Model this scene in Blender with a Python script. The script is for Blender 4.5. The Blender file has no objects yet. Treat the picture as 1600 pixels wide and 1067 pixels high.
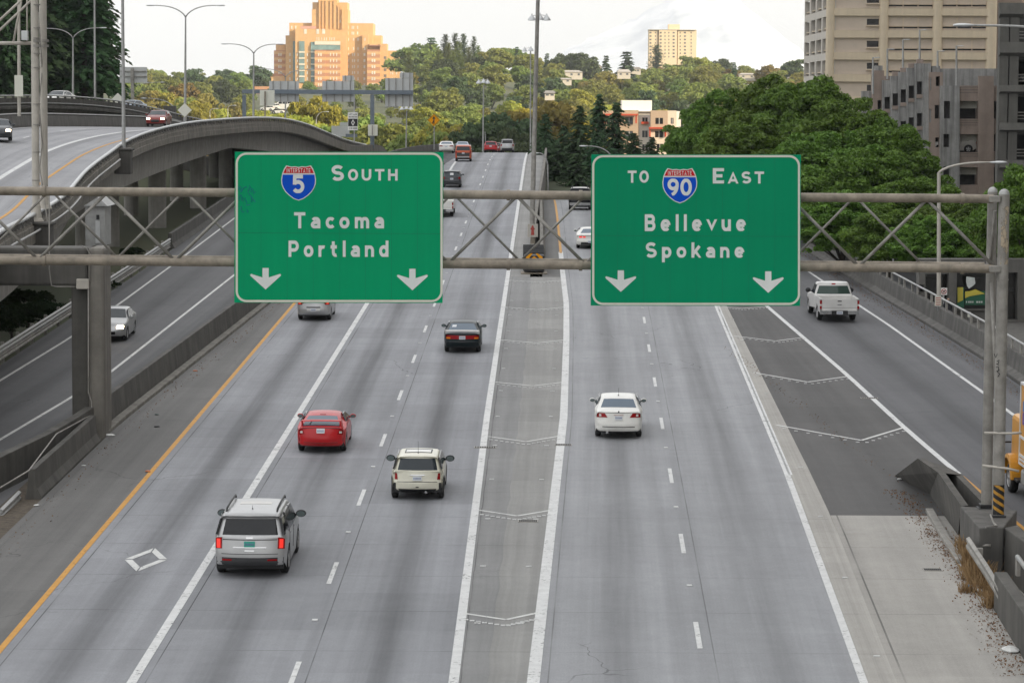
import bpy, bmesh, math, random
import numpy as np
from mathutils import Vector, Matrix
from mathutils.geometry import delaunay_2d_cdt

SC = bpy.context.scene
COL = SC.collection
R = random.Random(7)
rad = math.radians

# ------------------------------------------------------------------ camera
FPX, PW, PH = 4300.0, 1600.0, 1067.0
PITCH, ROLL = rad(4.96), 0.006
cam = bpy.data.cameras.new('camera')
cam.sensor_width = 36.0
cam.lens = FPX / PW * 36.0
cam.clip_start, cam.clip_end = 1.0, 60000.0
CAM = bpy.data.objects.new('camera', cam)
COL.objects.link(CAM)
CAM.matrix_world = Matrix.Rotation(math.pi/2 - PITCH, 4, 'X') @ Matrix.Rotation(ROLL, 4, 'Z')
SC.camera = CAM
CM = CAM.matrix_world.to_3x3()

# ------------------------------------------------------------------ light
SUN_EL, SUN_AZ = rad(20.0), math.atan2(0.85, -0.52)      # azimuth from +Y towards +X
world = bpy.data.worlds.new('World')
SC.world = world
world.use_nodes = True
wn = world.node_tree.nodes
sky = wn.new('ShaderNodeTexSky')
sky.sky_type = 'NISHITA'
sky.sun_disc = False
sky.sun_elevation, sky.sun_rotation = SUN_EL, SUN_AZ
sky.air_density, sky.dust_density, sky.ozone_density = 1.0, 3.0, 1.0
hsv = wn.new('ShaderNodeHueSaturation')
hsv.inputs['Saturation'].default_value = 0.6
world.node_tree.links.new(sky.outputs[0], hsv.inputs['Color'])
# thin bright cloud over the clear sky, thicker towards the horizon
wl = world.node_tree.links.new
tc = wn.new('ShaderNodeTexCoord'); mp = wn.new('ShaderNodeMapping'); mp.inputs['Scale'].default_value = (1, 1, 6)
cn = wn.new('ShaderNodeTexNoise'); cn.inputs['Scale'].default_value = 2.2; cn.inputs['Detail'].default_value = 6
cr = wn.new('ShaderNodeValToRGB'); cr.color_ramp.elements[0].position = .2; cr.color_ramp.elements[0].color = (.78, .78, .78, 1); cr.color_ramp.elements[1].position = .8; cr.color_ramp.elements[1].color = (.95, .95, .95, 1)
cm = wn.new('ShaderNodeMix'); cm.data_type = 'RGBA'; sz = wn.new('ShaderNodeSeparateXYZ'); wl(tc.outputs['Generated'], sz.inputs[0])
cz = wn.new('ShaderNodeMapRange'); cz.inputs[1].default_value = 0.0; cz.inputs[2].default_value = .55; wl(sz.outputs[2], cz.inputs[0])
cg = wn.new('ShaderNodeMix'); cg.data_type = 'RGBA'; cg.inputs[6].default_value = (4.75, 4.83, 4.8, 1); cg.inputs[7].default_value = (6.7, 6.75, 6.85, 1)
wl(cz.outputs[0], cg.inputs[0]); wl(cg.outputs[2], cm.inputs[7])
wl(tc.outputs['Generated'], mp.inputs[0]); wl(mp.outputs[0], cn.inputs['Vector']); wl(cn.outputs['Fac'], cr.inputs[0]); wl(cr.outputs[0], cm.inputs[0])
wl(hsv.outputs[0], cm.inputs[6]); wl(cm.outputs[2], wn['Background'].inputs[0])
wn['Background'].inputs[1].default_value = 0.15
sun = bpy.data.lights.new('sun', 'SUN')
sun.energy, sun.angle, sun.color = 5.0, rad(0.5), (1.0, 0.85, 0.60)
SUN = bpy.data.objects.new('sun', sun)
COL.objects.link(SUN)
sdir = Vector((math.sin(SUN_AZ)*math.cos(SUN_EL), math.cos(SUN_AZ)*math.cos(SUN_EL), math.sin(SUN_EL)))
SUN.rotation_euler = sdir.to_track_quat('Z', 'Y').to_euler()
SUN.location = (60, -60, 120)
SC.view_settings.view_transform = 'Standard'
SC.view_settings.look = 'None'
SC.view_settings.exposure = 0.62
SC.view_settings.gamma = 1.0
SC.cycles.use_denoising = True
SC.cycles.max_bounces = 6
SC.cycles.transparent_max_bounces = 12

# ------------------------------------------------------------------ picture -> place
RH, RG = 15.3, 0.0295                     # camera height over the carriageway, its grade
def ray(px, py):
    return CM @ Vector(((px-PW/2)/FPX, -(py-PH/2)/FPX, -1.0))
def W(px, py, Y):
    d = ray(px, py)
    return d * (Y/d.y)
def G(px, py, dz=0.0):
    d = ray(px, py)
    t = (-RH+dz) / (d.z - RG*d.y)
    return d * t
def plane(y): return -RH + RG*y
def lerp(a, b, t): return a + (b-a)*t
def sstep(a, b, x):
    t = max(0.0, min(1.0, (x-a)/(b-a)))
    return t*t*(3-2*t)

# ------------------------------------------------------------------ objects
def tag(o, label=None, cat=None, group=None, kind=None):
    if label: o['label'] = label
    if cat: o['category'] = cat
    if group: o['group'] = group
    if kind: o['kind'] = kind
    return o
WROOTS = []
def thing(name, label, cat, loc=(0, 0, 0), rz=0.0, group=None, local=False):
    """Empty at a thing's base; unless local, its parts are modelled in place and re-based at the end"""
    o = bpy.data.objects.new(name, None)
    COL.objects.link(o)
    o.location, o.rotation_euler = loc, (0, 0, rz)
    o.empty_display_size = 0.5
    if not local: WROOTS.append(o)
    return tag(o, label, cat, group)
def copy_tree(o, parent=None):
    c = o.copy()
    COL.objects.link(c)
    c.parent = parent
    for ch in o.children: copy_tree(ch, c)
    return c

class MB:
    """collects faces and links them as one mesh object"""
    def __init__(s): s.v, s.f, s.m, s.uv = [], [], [], None
    def face(s, pts, m=0):
        b = len(s.v); s.v += [tuple(p) for p in pts]; s.f.append(tuple(range(b, b+len(pts)))); s.m.append(m)
        return s
    def add(s, vs, fs, m=0):
        b = len(s.v); s.v += [tuple(p) for p in vs]
        for f in fs: s.f.append(tuple(b+i for i in f)); s.m.append(m)
        return s
    def box(s, c, d, m=0, mat=None, taper=1.0):
        hx, hy, hz = d[0]/2, d[1]/2, d[2]/2
        vs = [Vector((x*(taper if z > 0 else 1), y*(taper if z > 0 else 1), z)) for z in (-hz, hz) for x, y in ((-hx, -hy), (hx, -hy), (hx, hy), (-hx, hy))]
        if mat is not None: vs = [mat @ v for v in vs]
        vs = [v + Vector(c) for v in vs]
        return s.add(vs, [(3, 2, 1, 0), (4, 5, 6, 7), (0, 1, 5, 4), (1, 2, 6, 5), (2, 3, 7, 6), (3, 0, 4, 7)], m)
    def bb(s, x0, x1, y0, y1, z0, z1, m=0):
        return s.box(((x0+x1)/2, (y0+y1)/2, (z0+z1)/2), (abs(x1-x0), abs(y1-y0), abs(z1-z0)), m)
    def tube(s, pts, r, n=8, m=0, cap=True):
        pts = [Vector(p) for p in pts]
        rs = r if isinstance(r, (list, tuple)) else [r]*len(pts)
        b = len(s.v); up = None
        for i, p in enumerate(pts):
            t = (pts[min(i+1, len(pts)-1)] - pts[max(i-1, 0)]).normalized()
            if up is None: up = Vector((0, 0, 1)) if abs(t.z) < .9 else Vector((1, 0, 0))
            a = t.cross(up).normalized(); c = a.cross(t).normalized(); up = c
            for k in range(n):
                q = 2*math.pi*k/n
                s.v.append(tuple(p + (a*math.cos(q) + c*math.sin(q))*rs[i]))
        for i in range(len(pts)-1):
            for k in range(n):
                k2 = (k+1) % n
                s.f.append((b+i*n+k, b+i*n+k2, b+(i+1)*n+k2, b+(i+1)*n+k)); s.m.append(m)
        if cap:
            s.f.append(tuple(b+k for k in range(n-1, -1, -1))); s.m.append(m)
            e = b+(len(pts)-1)*n
            s.f.append(tuple(e+k for k in range(n))); s.m.append(m)
        return s
    def lathe(s, prof, n=16, mat=None, m=0, cap=True):
        """prof = [(radius, z)], about local z"""
        b = len(s.v); M = mat or Matrix()
        for r, z in prof:
            for k in range(n):
                q = 2*math.pi*k/n
                s.v.append(tuple(M @ Vector((r*math.cos(q), r*math.sin(q), z))))
        for i in range(len(prof)-1):
            for k in range(n):
                k2 = (k+1) % n
                s.f.append((b+i*n+k, b+i*n+k2, b+(i+1)*n+k2, b+(i+1)*n+k)); s.m.append(m)
        if cap:
            s.f.append(tuple(b+k for k in range(n-1, -1, -1))); s.m.append(m)
            e = b+(len(prof)-1)*n
            s.f.append(tuple(e+k for k in range(n))); s.m.append(m)
        return s
    def sweep(s, path, sec, m=0, closed=True, cap=True, lat=None):
        """path of points; section = [(right, up)]; right is horizontal, to the right of travel"""
        path = [Vector(p) for p in path]; b = len(s.v); n = len(sec)
        for i, p in enumerate(path):
            t = path[min(i+1, len(path)-1)] - path[max(i-1, 0)]; t.z = 0; t.normalize()
            rt = Vector((t.y, -t.x, 0))
            for a, u in sec: s.v.append(tuple(p + rt*a + Vector((0, 0, u))))
        for i in range(len(path)-1):
            for k in range(n if closed else n-1):
                k2 = (k+1) % n
                s.f.append((b+i*n+k, b+(i+1)*n+k, b+(i+1)*n+k2, b+i*n+k2)); s.m.append(m)
        if cap and closed:
            s.f.append(tuple(b+k for k in range(n))); s.m.append(m)
            e = b+(len(path)-1)*n
            s.f.append(tuple(e+k for k in range(n-1, -1, -1))); s.m.append(m)
        return s
    def prism(s, poly, fn, d, m=0):
        """flat polygon [(a,b)] put in place by fn(a,b,h), thickness d"""
        n = len(poly); b = len(s.v)
        s.v += [tuple(fn(x, y, 0)) for x, y in poly] + [tuple(fn(x, y, d)) for x, y in poly]
        s.f.append(tuple(b+n-1-i for i in range(n))); s.m.append(m)
        s.f.append(tuple(b+n+i for i in range(n))); s.m.append(m)
        for i in range(n):
            j = (i+1) % n
            s.f.append((b+i, b+j, b+n+j, b+n+i)); s.m.append(m)
        return s
    def mesh(s, name, mats, smooth=False, recalc=True):
        me = bpy.data.meshes.new(name)
        me.from_pydata(s.v, [], s.f)
        for mt in (mats if isinstance(mats, (list, tuple)) else [mats]): me.materials.append(mt)
        if any(s.m): me.polygons.foreach_set('material_index', s.m)
        if recalc:
            bm = bmesh.new(); bm.from_mesh(me)
            bmesh.ops.recalc_face_normals(bm, faces=bm.faces[:])
            bm.to_mesh(me); bm.free()
        if smooth:
            me.polygons.foreach_set('use_smooth', [True]*len(me.polygons))
        me.update()
        return me
    def build(s, name, mats, parent=None, smooth=False, bevel=0, angle=None, recalc=True):
        me = s.mesh(name, mats, smooth, recalc)
        o = bpy.data.objects.new(name, me)
        COL.objects.link(o)
        if parent is not None: o.parent = parent
        if smooth and angle:
            me.set_sharp_from_angle(angle=rad(angle))
        if bevel:
            b = o.modifiers.new('bevel', 'BEVEL'); b.width = bevel; b.segments = 2; b.limit_method = 'ANGLE'; b.angle_limit = rad(40)
        return o
def link(name, me, parent=None, loc=(0, 0, 0)):
    o = bpy.data.objects.new(name, me); COL.objects.link(o); o.location = loc
    if parent is not None: o.parent = parent
    return o

# ------------------------------------------------------------------ materials
def nodes(name):
    m = bpy.data.materials.new(name); m.use_nodes = True
    t = m.node_tree; b = t.nodes['Principled BSDF']
    return m, t, b
class NT:
    def __init__(s, t): s.t = t
    def n(s, typ, **kw):
        nd = s.t.nodes.new('ShaderNode'+typ)
        for k, v in kw.items():
            if k in nd.inputs.keys() if isinstance(k, str) else False: pass
            setattr(nd, k, v)
        return nd
    def l(s, a, b): s.t.links.new(a, b)
    def math(s, op, a, b=None, c=None, clamp=False):
        nd = s.t.nodes.new('ShaderNodeMath'); nd.operation = op; nd.use_clamp = clamp
        for i, x in enumerate((a, b, c)):
            if x is None: continue
            if isinstance(x, (int, float)): nd.inputs[i].default_value = x
            else: s.l(x, nd.inputs[i])
        return nd.outputs[0]
    def noise(s, vec, scale, detail=4, rough=.55, sc3=None):
        if sc3:
            mp = s.t.nodes.new('ShaderNodeMapping'); mp.inputs['Scale'].default_value = sc3
            s.l(vec, mp.inputs['Vector']); vec = mp.outputs[0]
        nd = s.t.nodes.new('ShaderNodeTexNoise')
        nd.inputs['Scale'].default_value = scale; nd.inputs['Detail'].default_value = detail; nd.inputs['Roughness'].default_value = rough
        s.l(vec, nd.inputs['Vector'])
        return nd.outputs['Fac']
    def ramp(s, fac, stops):
        nd = s.t.nodes.new('ShaderNodeValToRGB'); e = nd.color_ramp.elements
        while len(e) < len(stops): e.new(.5)
        for el, (p, c) in zip(e, stops):
            el.position = p; el.color = (c, c, c, 1) if isinstance(c, (int, float)) else (*c[:3], 1)
        s.l(fac, nd.inputs[0])
        return nd.outputs[0]
    def mix(s, fac, a, b, mode='MIX'):
        nd = s.t.nodes.new('ShaderNodeMix'); nd.data_type = 'RGBA'; nd.blend_type = mode
        for i, x in ((0, fac), (6, a), (7, b)):
            if isinstance(x, (int, float)): nd.inputs[i].default_value = x if i == 0 else (x, x, x, 1)
            elif isinstance(x, (tuple, list)): nd.inputs[i].default_value = (*x[:3], 1)
            else: s.l(x, nd.inputs[i])
        return nd.outputs[2]
    def bump(s, h, strength=.3, dist=.02):
        nd = s.t.nodes.new('ShaderNodeBump'); nd.inputs['Strength'].default_value = strength; nd.inputs['Distance'].default_value = dist
        s.l(h, nd.inputs['Height']); return nd.outputs[0]
    def obj(s): return s.t.nodes.new('ShaderNodeTexCoord').outputs['Object']
    def uv(s): return s.t.nodes.new('ShaderNodeTexCoord').outputs['UV']
    def geo(s): return s.t.nodes.new('ShaderNodeNewGeometry').outputs['Position']

def mat(name, col, rough=.6, metal=0.0, var=.18, scale=3.0, bump=0.0, spec=.5, coat=0.0, streak=0.0):
    """a plain surface with mottling of its own, optional vertical streaks and bump"""
    m, t, b = nodes(name); n = NT(t)
    c = n.geo()
    f = n.noise(c, scale, 5, .6)
    lo = tuple(x*(1-var) for x in col); hi = tuple(min(1, x*(1+var)) for x in col)
    cc = n.ramp(f, [(.3, lo), (.7, hi)])
    if streak:
        g = n.noise(c, 1.0, 4, .6, (2.2, 2.2, .12))
        cc = n.mix(n.ramp(g, [(.42, 0), (.68, streak)]), cc, tuple(x*.35 for x in col))
    n.l(cc, b.inputs['Base Color'])
    b.inputs['Roughness'].default_value = rough; b.inputs['Metallic'].default_value = metal
    b.inputs['Specular IOR Level'].default_value = spec
    if coat: b.inputs['Coat Weight'].default_value = coat; b.inputs['Coat Roughness'].default_value = .06
    if bump: n.l(n.bump(n.noise(c, scale*6, 4, .6), bump, .02), b.inputs['Normal'])
    return m
def emis(name, col, strength, base=(.8, .8, .8)):
    m, t, b = nodes(name)
    b.inputs['Base Color'].default_value = (*base, 1)
    b.inputs['Emission Color'].default_value = (*col, 1); b.inputs['Emission Strength'].default_value = strength
    return m

def slab_road(name, col, lane=3.65, slab=4.57, oil=.5, tone=.10, joint=1.0, seed=0.0):
    """concrete or asphalt carriageway; uv = (lanes across, metres along)"""
    m, t, b = nodes(name); n = NT(t)
    uv = n.uv(); p = n.geo()
    sx = t.nodes.new('ShaderNodeSeparateXYZ'); n.l(uv, sx.inputs[0]); u, v = sx.outputs[0], sx.outputs[1]
    fu = n.math('FRACT', u); fv = n.math('FRACT', n.math('DIVIDE', v, slab))
    # slab tone
    cx = t.nodes.new('ShaderNodeCombineXYZ'); n.l(n.math('FLOOR', u), cx.inputs[0]); n.l(n.math('FLOOR', n.math('DIVIDE', v, slab)), cx.inputs[1]); cx.inputs[2].default_value = seed
    wnz = t.nodes.new('ShaderNodeTexWhiteNoise'); wnz.noise_dimensions = '3D'; n.l(cx.outputs[0], wnz.inputs['Vector'])
    fine = n.noise(p, 22, 3, .7); big = n.noise(p, .22, 4, .6)
    streaks = n.noise(uv, 1.0, 5, .65, (9.0, .035, 1))
    streak2 = n.noise(uv, 1.0, 4, .6, (3.2, .016, 1))
    val = n.math('ADD', n.math('MULTIPLY', wnz.outputs[0], tone), 1-tone/2)
    val = n.math('MULTIPLY', val, n.math('ADD', n.math('MULTIPLY', fine, .50), .75))
    val = n.math('MULTIPLY', val, n.math('ADD', n.math('MULTIPLY', n.math('ADD', n.math('MULTIPLY', big, .6), n.math('MULTIPLY', n.noise(p, 1.7, 4, .65), .4)), .60), .70))
    val = n.math('MULTIPLY', val, n.math('ADD', n.math('MULTIPLY', streaks, .62), .69))
    # oil band down the middle of the lane, polished wheel paths beside it
    d = n.math('ABSOLUTE', n.math('SUBTRACT', fu, .5))
    band = n.ramp(d, [(0, 1), (.05, .85), (.19, 0)])
    bn = n.math('MULTIPLY', band, n.ramp(streak2, [(.33, .25), (.62, 1)]))
    val = n.math('MULTIPLY', val, n.math('SUBTRACT', 1, n.math('MULTIPLY', bn, oil)))
    w = n.ramp(n.math('ABSOLUTE', n.math('SUBTRACT', d, .27)), [(0, 1), (.12, 0)])
    val = n.math('MULTIPLY', val, n.math('ADD', n.math('MULTIPLY', w, .07), 1))
    if joint:
        j1 = n.math('LESS_THAN', n.math('ABSOLUTE', n.math('SUBTRACT', fv, .5)), .0035)
        j2 = n.math('LESS_THAN', n.math('ABSOLUTE', n.math('SUBTRACT', fu, .085)), .0042)
        jn = n.ramp(n.noise(uv, 1.0, 2, .5, (2, .2, 1)), [(.35, .25), (.6, 1)])
        jj = n.math('MULTIPLY', n.math('MAXIMUM', n.math('MULTIPLY', j1, .55), n.math('MULTIPLY', j2, .75)), n.math('MULTIPLY', jn, joint))
        val = n.math('MULTIPLY', val, n.math('SUBTRACT', 1, jj))
    # wandering cracks
    vor = t.nodes.new('ShaderNodeTexVoronoi'); vor.feature = 'DISTANCE_TO_EDGE'; vor.inputs['Scale'].default_value = .16
    ds = t.nodes.new('ShaderNodeVectorMath'); ds.operation = 'ADD'
    nz = t.nodes.new('ShaderNodeTexNoise'); nz.inputs['Scale'].default_value = .9; n.l(p, nz.inputs['Vector'])
    n.l(p, ds.inputs[0]); n.l(nz.outputs['Color'], ds.inputs[1]); n.l(ds.outputs[0], vor.inputs['Vector'])
    crack = n.math('MULTIPLY', n.math('LESS_THAN', vor.outputs['Distance'], .0026), n.ramp(n.noise(p, .11, 2, .5), [(.58, 0), (.66, .5)]))
    val = n.math('MULTIPLY', val, n.math('SUBTRACT', 1, crack))
    vm = t.nodes.new('ShaderNodeVectorMath'); vm.operation = 'SCALE'; vm.inputs[0].default_value = col
    n.l(val, vm.inputs['Scale'])
    n.l(vm.outputs[0], b.inputs['Base Color'])
    b.inputs['Roughness'].default_value = .78
    b.inputs['Specular IOR Level'].default_value = .35
    n.l(n.bump(fine, .25, .01), b.inputs['Normal'])
    return m

def paint(name, col, wear=.5, slope=.06):
    """road paint, worn through in places"""
    m, t, b = nodes(name); n = NT(t); p = n.geo()
    f = n.noise(p, 9, 4, .7); g = n.noise(p, 1.1, 3, .6)
    s = n.math('ADD', n.math('MULTIPLY', f, .65), n.math('MULTIPLY', g, .35))
    a = n.ramp(s, [(wear-slope, 0), (wear+slope, 1)])
    tr = t.nodes.new('ShaderNodeBsdfTransparent'); mx = t.nodes.new('ShaderNodeMixShader')
    c = n.ramp(n.noise(p, 3, 4, .6), [(.3, tuple(x*.82 for x in col)), (.7, col)])
    n.l(c, b.inputs['Base Color']); b.inputs['Roughness'].default_value = .65
    n.l(a, mx.inputs[0]); n.l(tr.outputs[0], mx.inputs[1]); n.l(b.outputs[0], mx.inputs[2])
    n.l(mx.outputs[0], t.nodes['Material Output'].inputs[0])
    return m

def leafmat(name, a, b_, trans=.35, scale=.35, hue=.03, sheen=.0):
    m, t, b = nodes(name); n = NT(t)
    oi = t.nodes.new('ShaderNodeObjectInfo'); p = n.geo()
    f = n.noise(p, scale, 3, .6); f2 = n.noise(p, 2.3, 2, .5)
    c = n.ramp(n.math('ADD', n.math('MULTIPLY', f, .6), n.math('MULTIPLY', f2, .4)), [(.34, a), (.64, b_)])
    hs = t.nodes.new('ShaderNodeHueSaturation')
    n.l(n.math('ADD', n.math('MULTIPLY', oi.outputs['Random'], hue*2), .5-hue), hs.inputs['Hue'])
    n.l(n.math('ADD', n.math('MULTIPLY', oi.outputs['Random'], .35), .82), hs.inputs['Value'])
    n.l(c, hs.inputs['Color'])
    df = t.nodes.new('ShaderNodeBsdfDiffuse'); tl = t.nodes.new('ShaderNodeBsdfTranslucent'); mx = t.nodes.new('ShaderNodeMixShader')
    n.l(hs.outputs[0], df.inputs[0]); n.l(hs.outputs[0], tl.inputs[0]); mx.inputs[0].default_value = trans
    n.l(df.outputs[0], mx.inputs[1]); n.l(tl.outputs[0], mx.inputs[2])
    gl = t.nodes.new('ShaderNodeBsdfGlossy'); gl.inputs['Roughness'].default_value = .45; gl.inputs['Color'].default_value = (.8, .85, .8, 1)
    m2 = t.nodes.new('ShaderNodeMixShader'); m2.inputs[0].default_value = sheen
    n.l(mx.outputs[0], m2.inputs[1]); n.l(gl.outputs[0], m2.inputs[2])
    n.l(m2.outputs[0], t.nodes['Material Output'].inputs[0])
    return m

M = {}
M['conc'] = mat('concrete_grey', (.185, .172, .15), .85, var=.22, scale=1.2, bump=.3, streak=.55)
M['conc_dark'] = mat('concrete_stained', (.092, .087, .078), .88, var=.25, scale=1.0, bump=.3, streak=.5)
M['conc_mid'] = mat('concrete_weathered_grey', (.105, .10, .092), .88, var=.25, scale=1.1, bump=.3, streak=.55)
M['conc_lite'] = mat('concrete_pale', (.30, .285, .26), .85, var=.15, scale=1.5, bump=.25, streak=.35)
M['galv'] = mat('galvanised_steel', (.36, .36, .35), .5, .35, var=.15, scale=4)
M['galv_dirty'] = mat('weathered_galvanised_steel', (.30, .285, .26), .6, .3, var=.3, scale=2.2, streak=.3)
M['steel_tan'] = mat('tan_painted_steel', (.44, .41, .36), .5, .1, var=.10, scale=2)
M['rust'] = mat('rust_streaked_pipe', (.25, .215, .17), .65, .2, var=.35, scale=2.6)
M['greysteel'] = mat('blue_grey_painted_steel', (.14, .17, .20), .5, .1, var=.1)
M['black'] = mat('black_plastic', (.012, .012, .013), .55, var=.2, scale=5)
M['rubber'] = mat('tyre_rubber', (.010, .010, .010), .8, var=.2, scale=8)
M['dark'] = mat('dark_void', (.012, .012, .012), .9, var=.1)
M['soil'] = mat('dark_soil', (.028, .025, .020), .95, var=.4, scale=1.0, bump=.5)
M['alum'] = mat('aluminium_sheet', (.55, .56, .56), .45, .5, var=.08)
M['white'] = mat('white_paint', (.80, .79, .76), .5, var=.04)
M['signback'] = mat('aluminium_sign_back', (.50, .51, .50), .55, .2, var=.08, scale=.8)
M['bark'] = mat('tree_bark', (.055, .045, .036), .95, var=.3, scale=6, bump=.4)
# ================================================================== lines of the road, each a polyline on the carriageway plane
class Line:
    def __init__(s, pts, dz=0.0):
        q = sorted([G(*p, dz) for p in pts], key=lambda v: v.y); s.y = [v.y for v in q]; s.x = [v.x for v in q]
    def __call__(s, Y):
        y, x = s.y, s.x
        if Y <= y[0]: i = 0
        elif Y >= y[-1]: i = len(y)-2
        else: i = max(k for k in range(len(y)-1) if y[k] <= Y)
        return x[i] + (x[i+1]-x[i])*(Y-y[i])/(y[i+1]-y[i])
class Off:
    def __init__(s, a, d): s.a, s.d = a, d
    def __call__(s, Y): return s.a(Y)+s.d
LB = Line([(0, 842), (185, 664), (400, 492)])            # foot of the left barrier
LY = Line([(0, 1015), (455, 480)])                       # yellow edge line
LW = Line([(205, 1067), (570, 480)])                     # white lane line
LD = Line([(463, 1045), (646, 563)])                     # broken line, left carriageway
LM = Line([(708.5, 1067), (761, 650), (795, 420)])       # left edge of the painted median
RM = Line([(833, 1067), (881, 650), (885, 530), (885, 475), (879, 425), (876, 393), (868, 310)])
RD = Line([(1090, 990), (1005, 490)])
RW = Line([(1350, 1067), (1230, 740), (1120, 480)])
RS = Line([(1402, 1067), (1300, 810), (1267, 740), (1136, 479)])
RI = Line([(1495, 738), (1415, 670), (1325, 587), (1200, 480)])
RO = Line([(1640, 690), (1537, 614), (1386, 506), (1337, 474), (1258, 421)])
RC = Line([(1640, 634), (1537, 563), (1462, 517), (1380, 468), (1250, 388)])   # foot of the ramp wall
EL = Line([(0, 594), (110, 527), (184, 476), (269, 414), (366, 341)])
ER = Line([(0, 686), (110, 621), (166, 586), (365, 430)])
EG = Line([(0, 570), (110, 497), (219, 424), (275, 385)])                      # foot of the guard rail
def crest(y0, row):
    """bend that sends the road over a brow seen at that row"""
    tr = -(row-160)/FPX
    lo, hi = 0.0, 0.01
    for _ in range(50):
        k = (lo+hi)/2
        m = max((plane(y) - k*max(0, y-y0)**2)/y for y in np.arange(y0, y0+250, 1.0))
        lo, hi = (k, hi) if m > tr else (lo, k)
    return lo
KL, KR = crest(285, 238), crest(205, 309)
def zl(y): return plane(y) - KL*max(0, y-285)**2
def zr(y): return plane(y) - KR*max(0, y-205)**2
def zflat(y): return plane(y)
YB = 58.0                                                 # nearest built row, under the frame's lower edge

def strip(name, edges, lanes, y0, y1, zf, m, dz=0.0, step=4.0, kind='structure', zs=None):
    """pavement sheet between edge curves; lanes = uv.x at each edge"""
    me = bpy.data.meshes.new(name)
    ys = list(np.arange(y0, y1, step)) + [y1]
    n = len(edges); vs, uvs, fs = [], [], []
    for y in ys:
        for k, e in enumerate(edges):
            vs.append((e(y), y, zf(y)+dz + (zs[k] if zs else 0))); uvs.append((lanes[k], y))
    for i in range(len(ys)-1):
        for k in range(n-1):
            fs.append((i*n+k, i*n+k+1, (i+1)*n+k+1, (i+1)*n+k))
    me.from_pydata(vs, [], fs)
    uv = me.uv_layers.new(name='lanes')
    for lp in me.loops: uv.data[lp.index].uv = uvs[lp.vertex_index]
    me.materials.append(m); me.update()
    o = link(name, me)
    if kind: o['kind'] = kind
    return o

M['road'] = slab_road('carriageway_concrete', (.232, .236, .250), oil=.58, tone=.17)
M['road_r'] = slab_road('carriageway_concrete_smooth', (.262, .265, .275), oil=.36, tone=.05, joint=.6, seed=3)
M['median'] = slab_road('median_concrete', (.24, .236, .226), oil=.0, tone=.16, seed=5)
M['ramp'] = slab_road('ramp_concrete', (.105, .105, .110), oil=.42, tone=.04, joint=.2, seed=8)
M['gore'] = slab_road('gore_asphalt', (.086, .083, .081), oil=.12, tone=.10, joint=.25, seed=9)
M['shoulder'] = slab_road('shoulder_asphalt', (.125, .122, .117), oil=.12, tone=.12, joint=.3, seed=11)
M['apron'] = slab_road('apron_concrete', (.33, .315, .29), oil=.0, tone=.08, joint=.8, seed=13)
M['express'] = slab_road('express_road_concrete', (.105, .105, .108), oil=.42, tone=.05, joint=.3, seed=15)  # base colour lowered to stand in for the viaduct's shade
M['asph'] = slab_road('street_asphalt', (.13, .13, .135), oil=.1, tone=.05, joint=.0, seed=17)
M['verge'] = mat('gritty_brown_verge', (.085, .068, .05), .95, var=.4, scale=5, bump=.5)
M['pw'] = paint('white_road_paint', (.64, .64, .63), .38)
M['pw_worn'] = paint('worn_white_road_paint', (.62, .62, .60), .38)
M['py'] = paint('yellow_road_paint', (.56, .27, .03), .36)

strip('left_carriageway', [Off(LY, 0), LW, LD, LM], [0, 1, 2, 3], YB, 430, zl, M['road'])
strip('left_shoulder', [LB, LY], [0, .95], YB, 430, zl, M['shoulder'])
strip('verge', [Off(LB, -2.6), Off(LB, .05)], [0, 1], YB, 96, zl, M['verge'], dz=-.03)
NOSE = G(835, 428).y
M['median2'] = slab_road('median_concrete_dark', (.20, .199, .197), oil=.0, tone=.16, seed=6)
LMM = lambda y: lerp(LM(y), RM(y), .42)+.04*math.sin(y*1.3)
strip('painted_median', [LM, LMM], [0, .42], YB, NOSE-2.0, zflat, M['median2'], step=2.0)
strip('painted_median', [LMM, RM], [.42, 1.02], YB, NOSE-2.0, zflat, M['median'], step=2.0)
LSW = lambda y: LM(y) + lerp(1.35, 2.3, sstep(165, 330, y))    # left road's right wall
strip('left_road_margin', [LM, LSW], [0.02, .6], NOSE-2.0, 430, zl, M['median'])
RSW = lambda y: RM(y) - 1.25
strip('right_road_margin', [RSW, RM], [.4, .98], NOSE-2.0, 330, zr, M['shoulder'])
strip('right_carriageway', [RM, RD, RW], [0, 1, 2], YB, 330, zr, M['road_r'])
strip('right_concrete_strip', [RW, RS], [0, .8], YB, 205, zflat, M['apron'])
YA = G(1350, 805).y
strip('gore_apron', [RS, lambda y: 26.0], [1.05, 3.9], YB, YA, zflat, M['apron'])
strip('gore_pavement', [RS, lambda y: max(RS(y)+.02, RI(y))], [1.1, 1.9], YA, 205, zflat, M['gore'])
RCI = lambda y: max(RS(y)+.04, RC(y))
strip('on_ramp', [lambda y: max(RS(y)+.02, RI(y)), lambda y: max(RS(y)+.03, RO(y)), RCI], [0, 1, 1.6], YA, 205, zflat, M['ramp'])
strip('on_ramp_near', [RI, RO, RC], [0, 1, 1.6], YB, YA, zflat, M['ramp'], dz=.02)
# express road on the far left, under the viaduct
strip('express_road', [EG, EL, ER, Off(LB, -1.1)], [-.6, 0, 1, 1.9], 70, 300, zflat, M['express'], dz=-.02)

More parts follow.
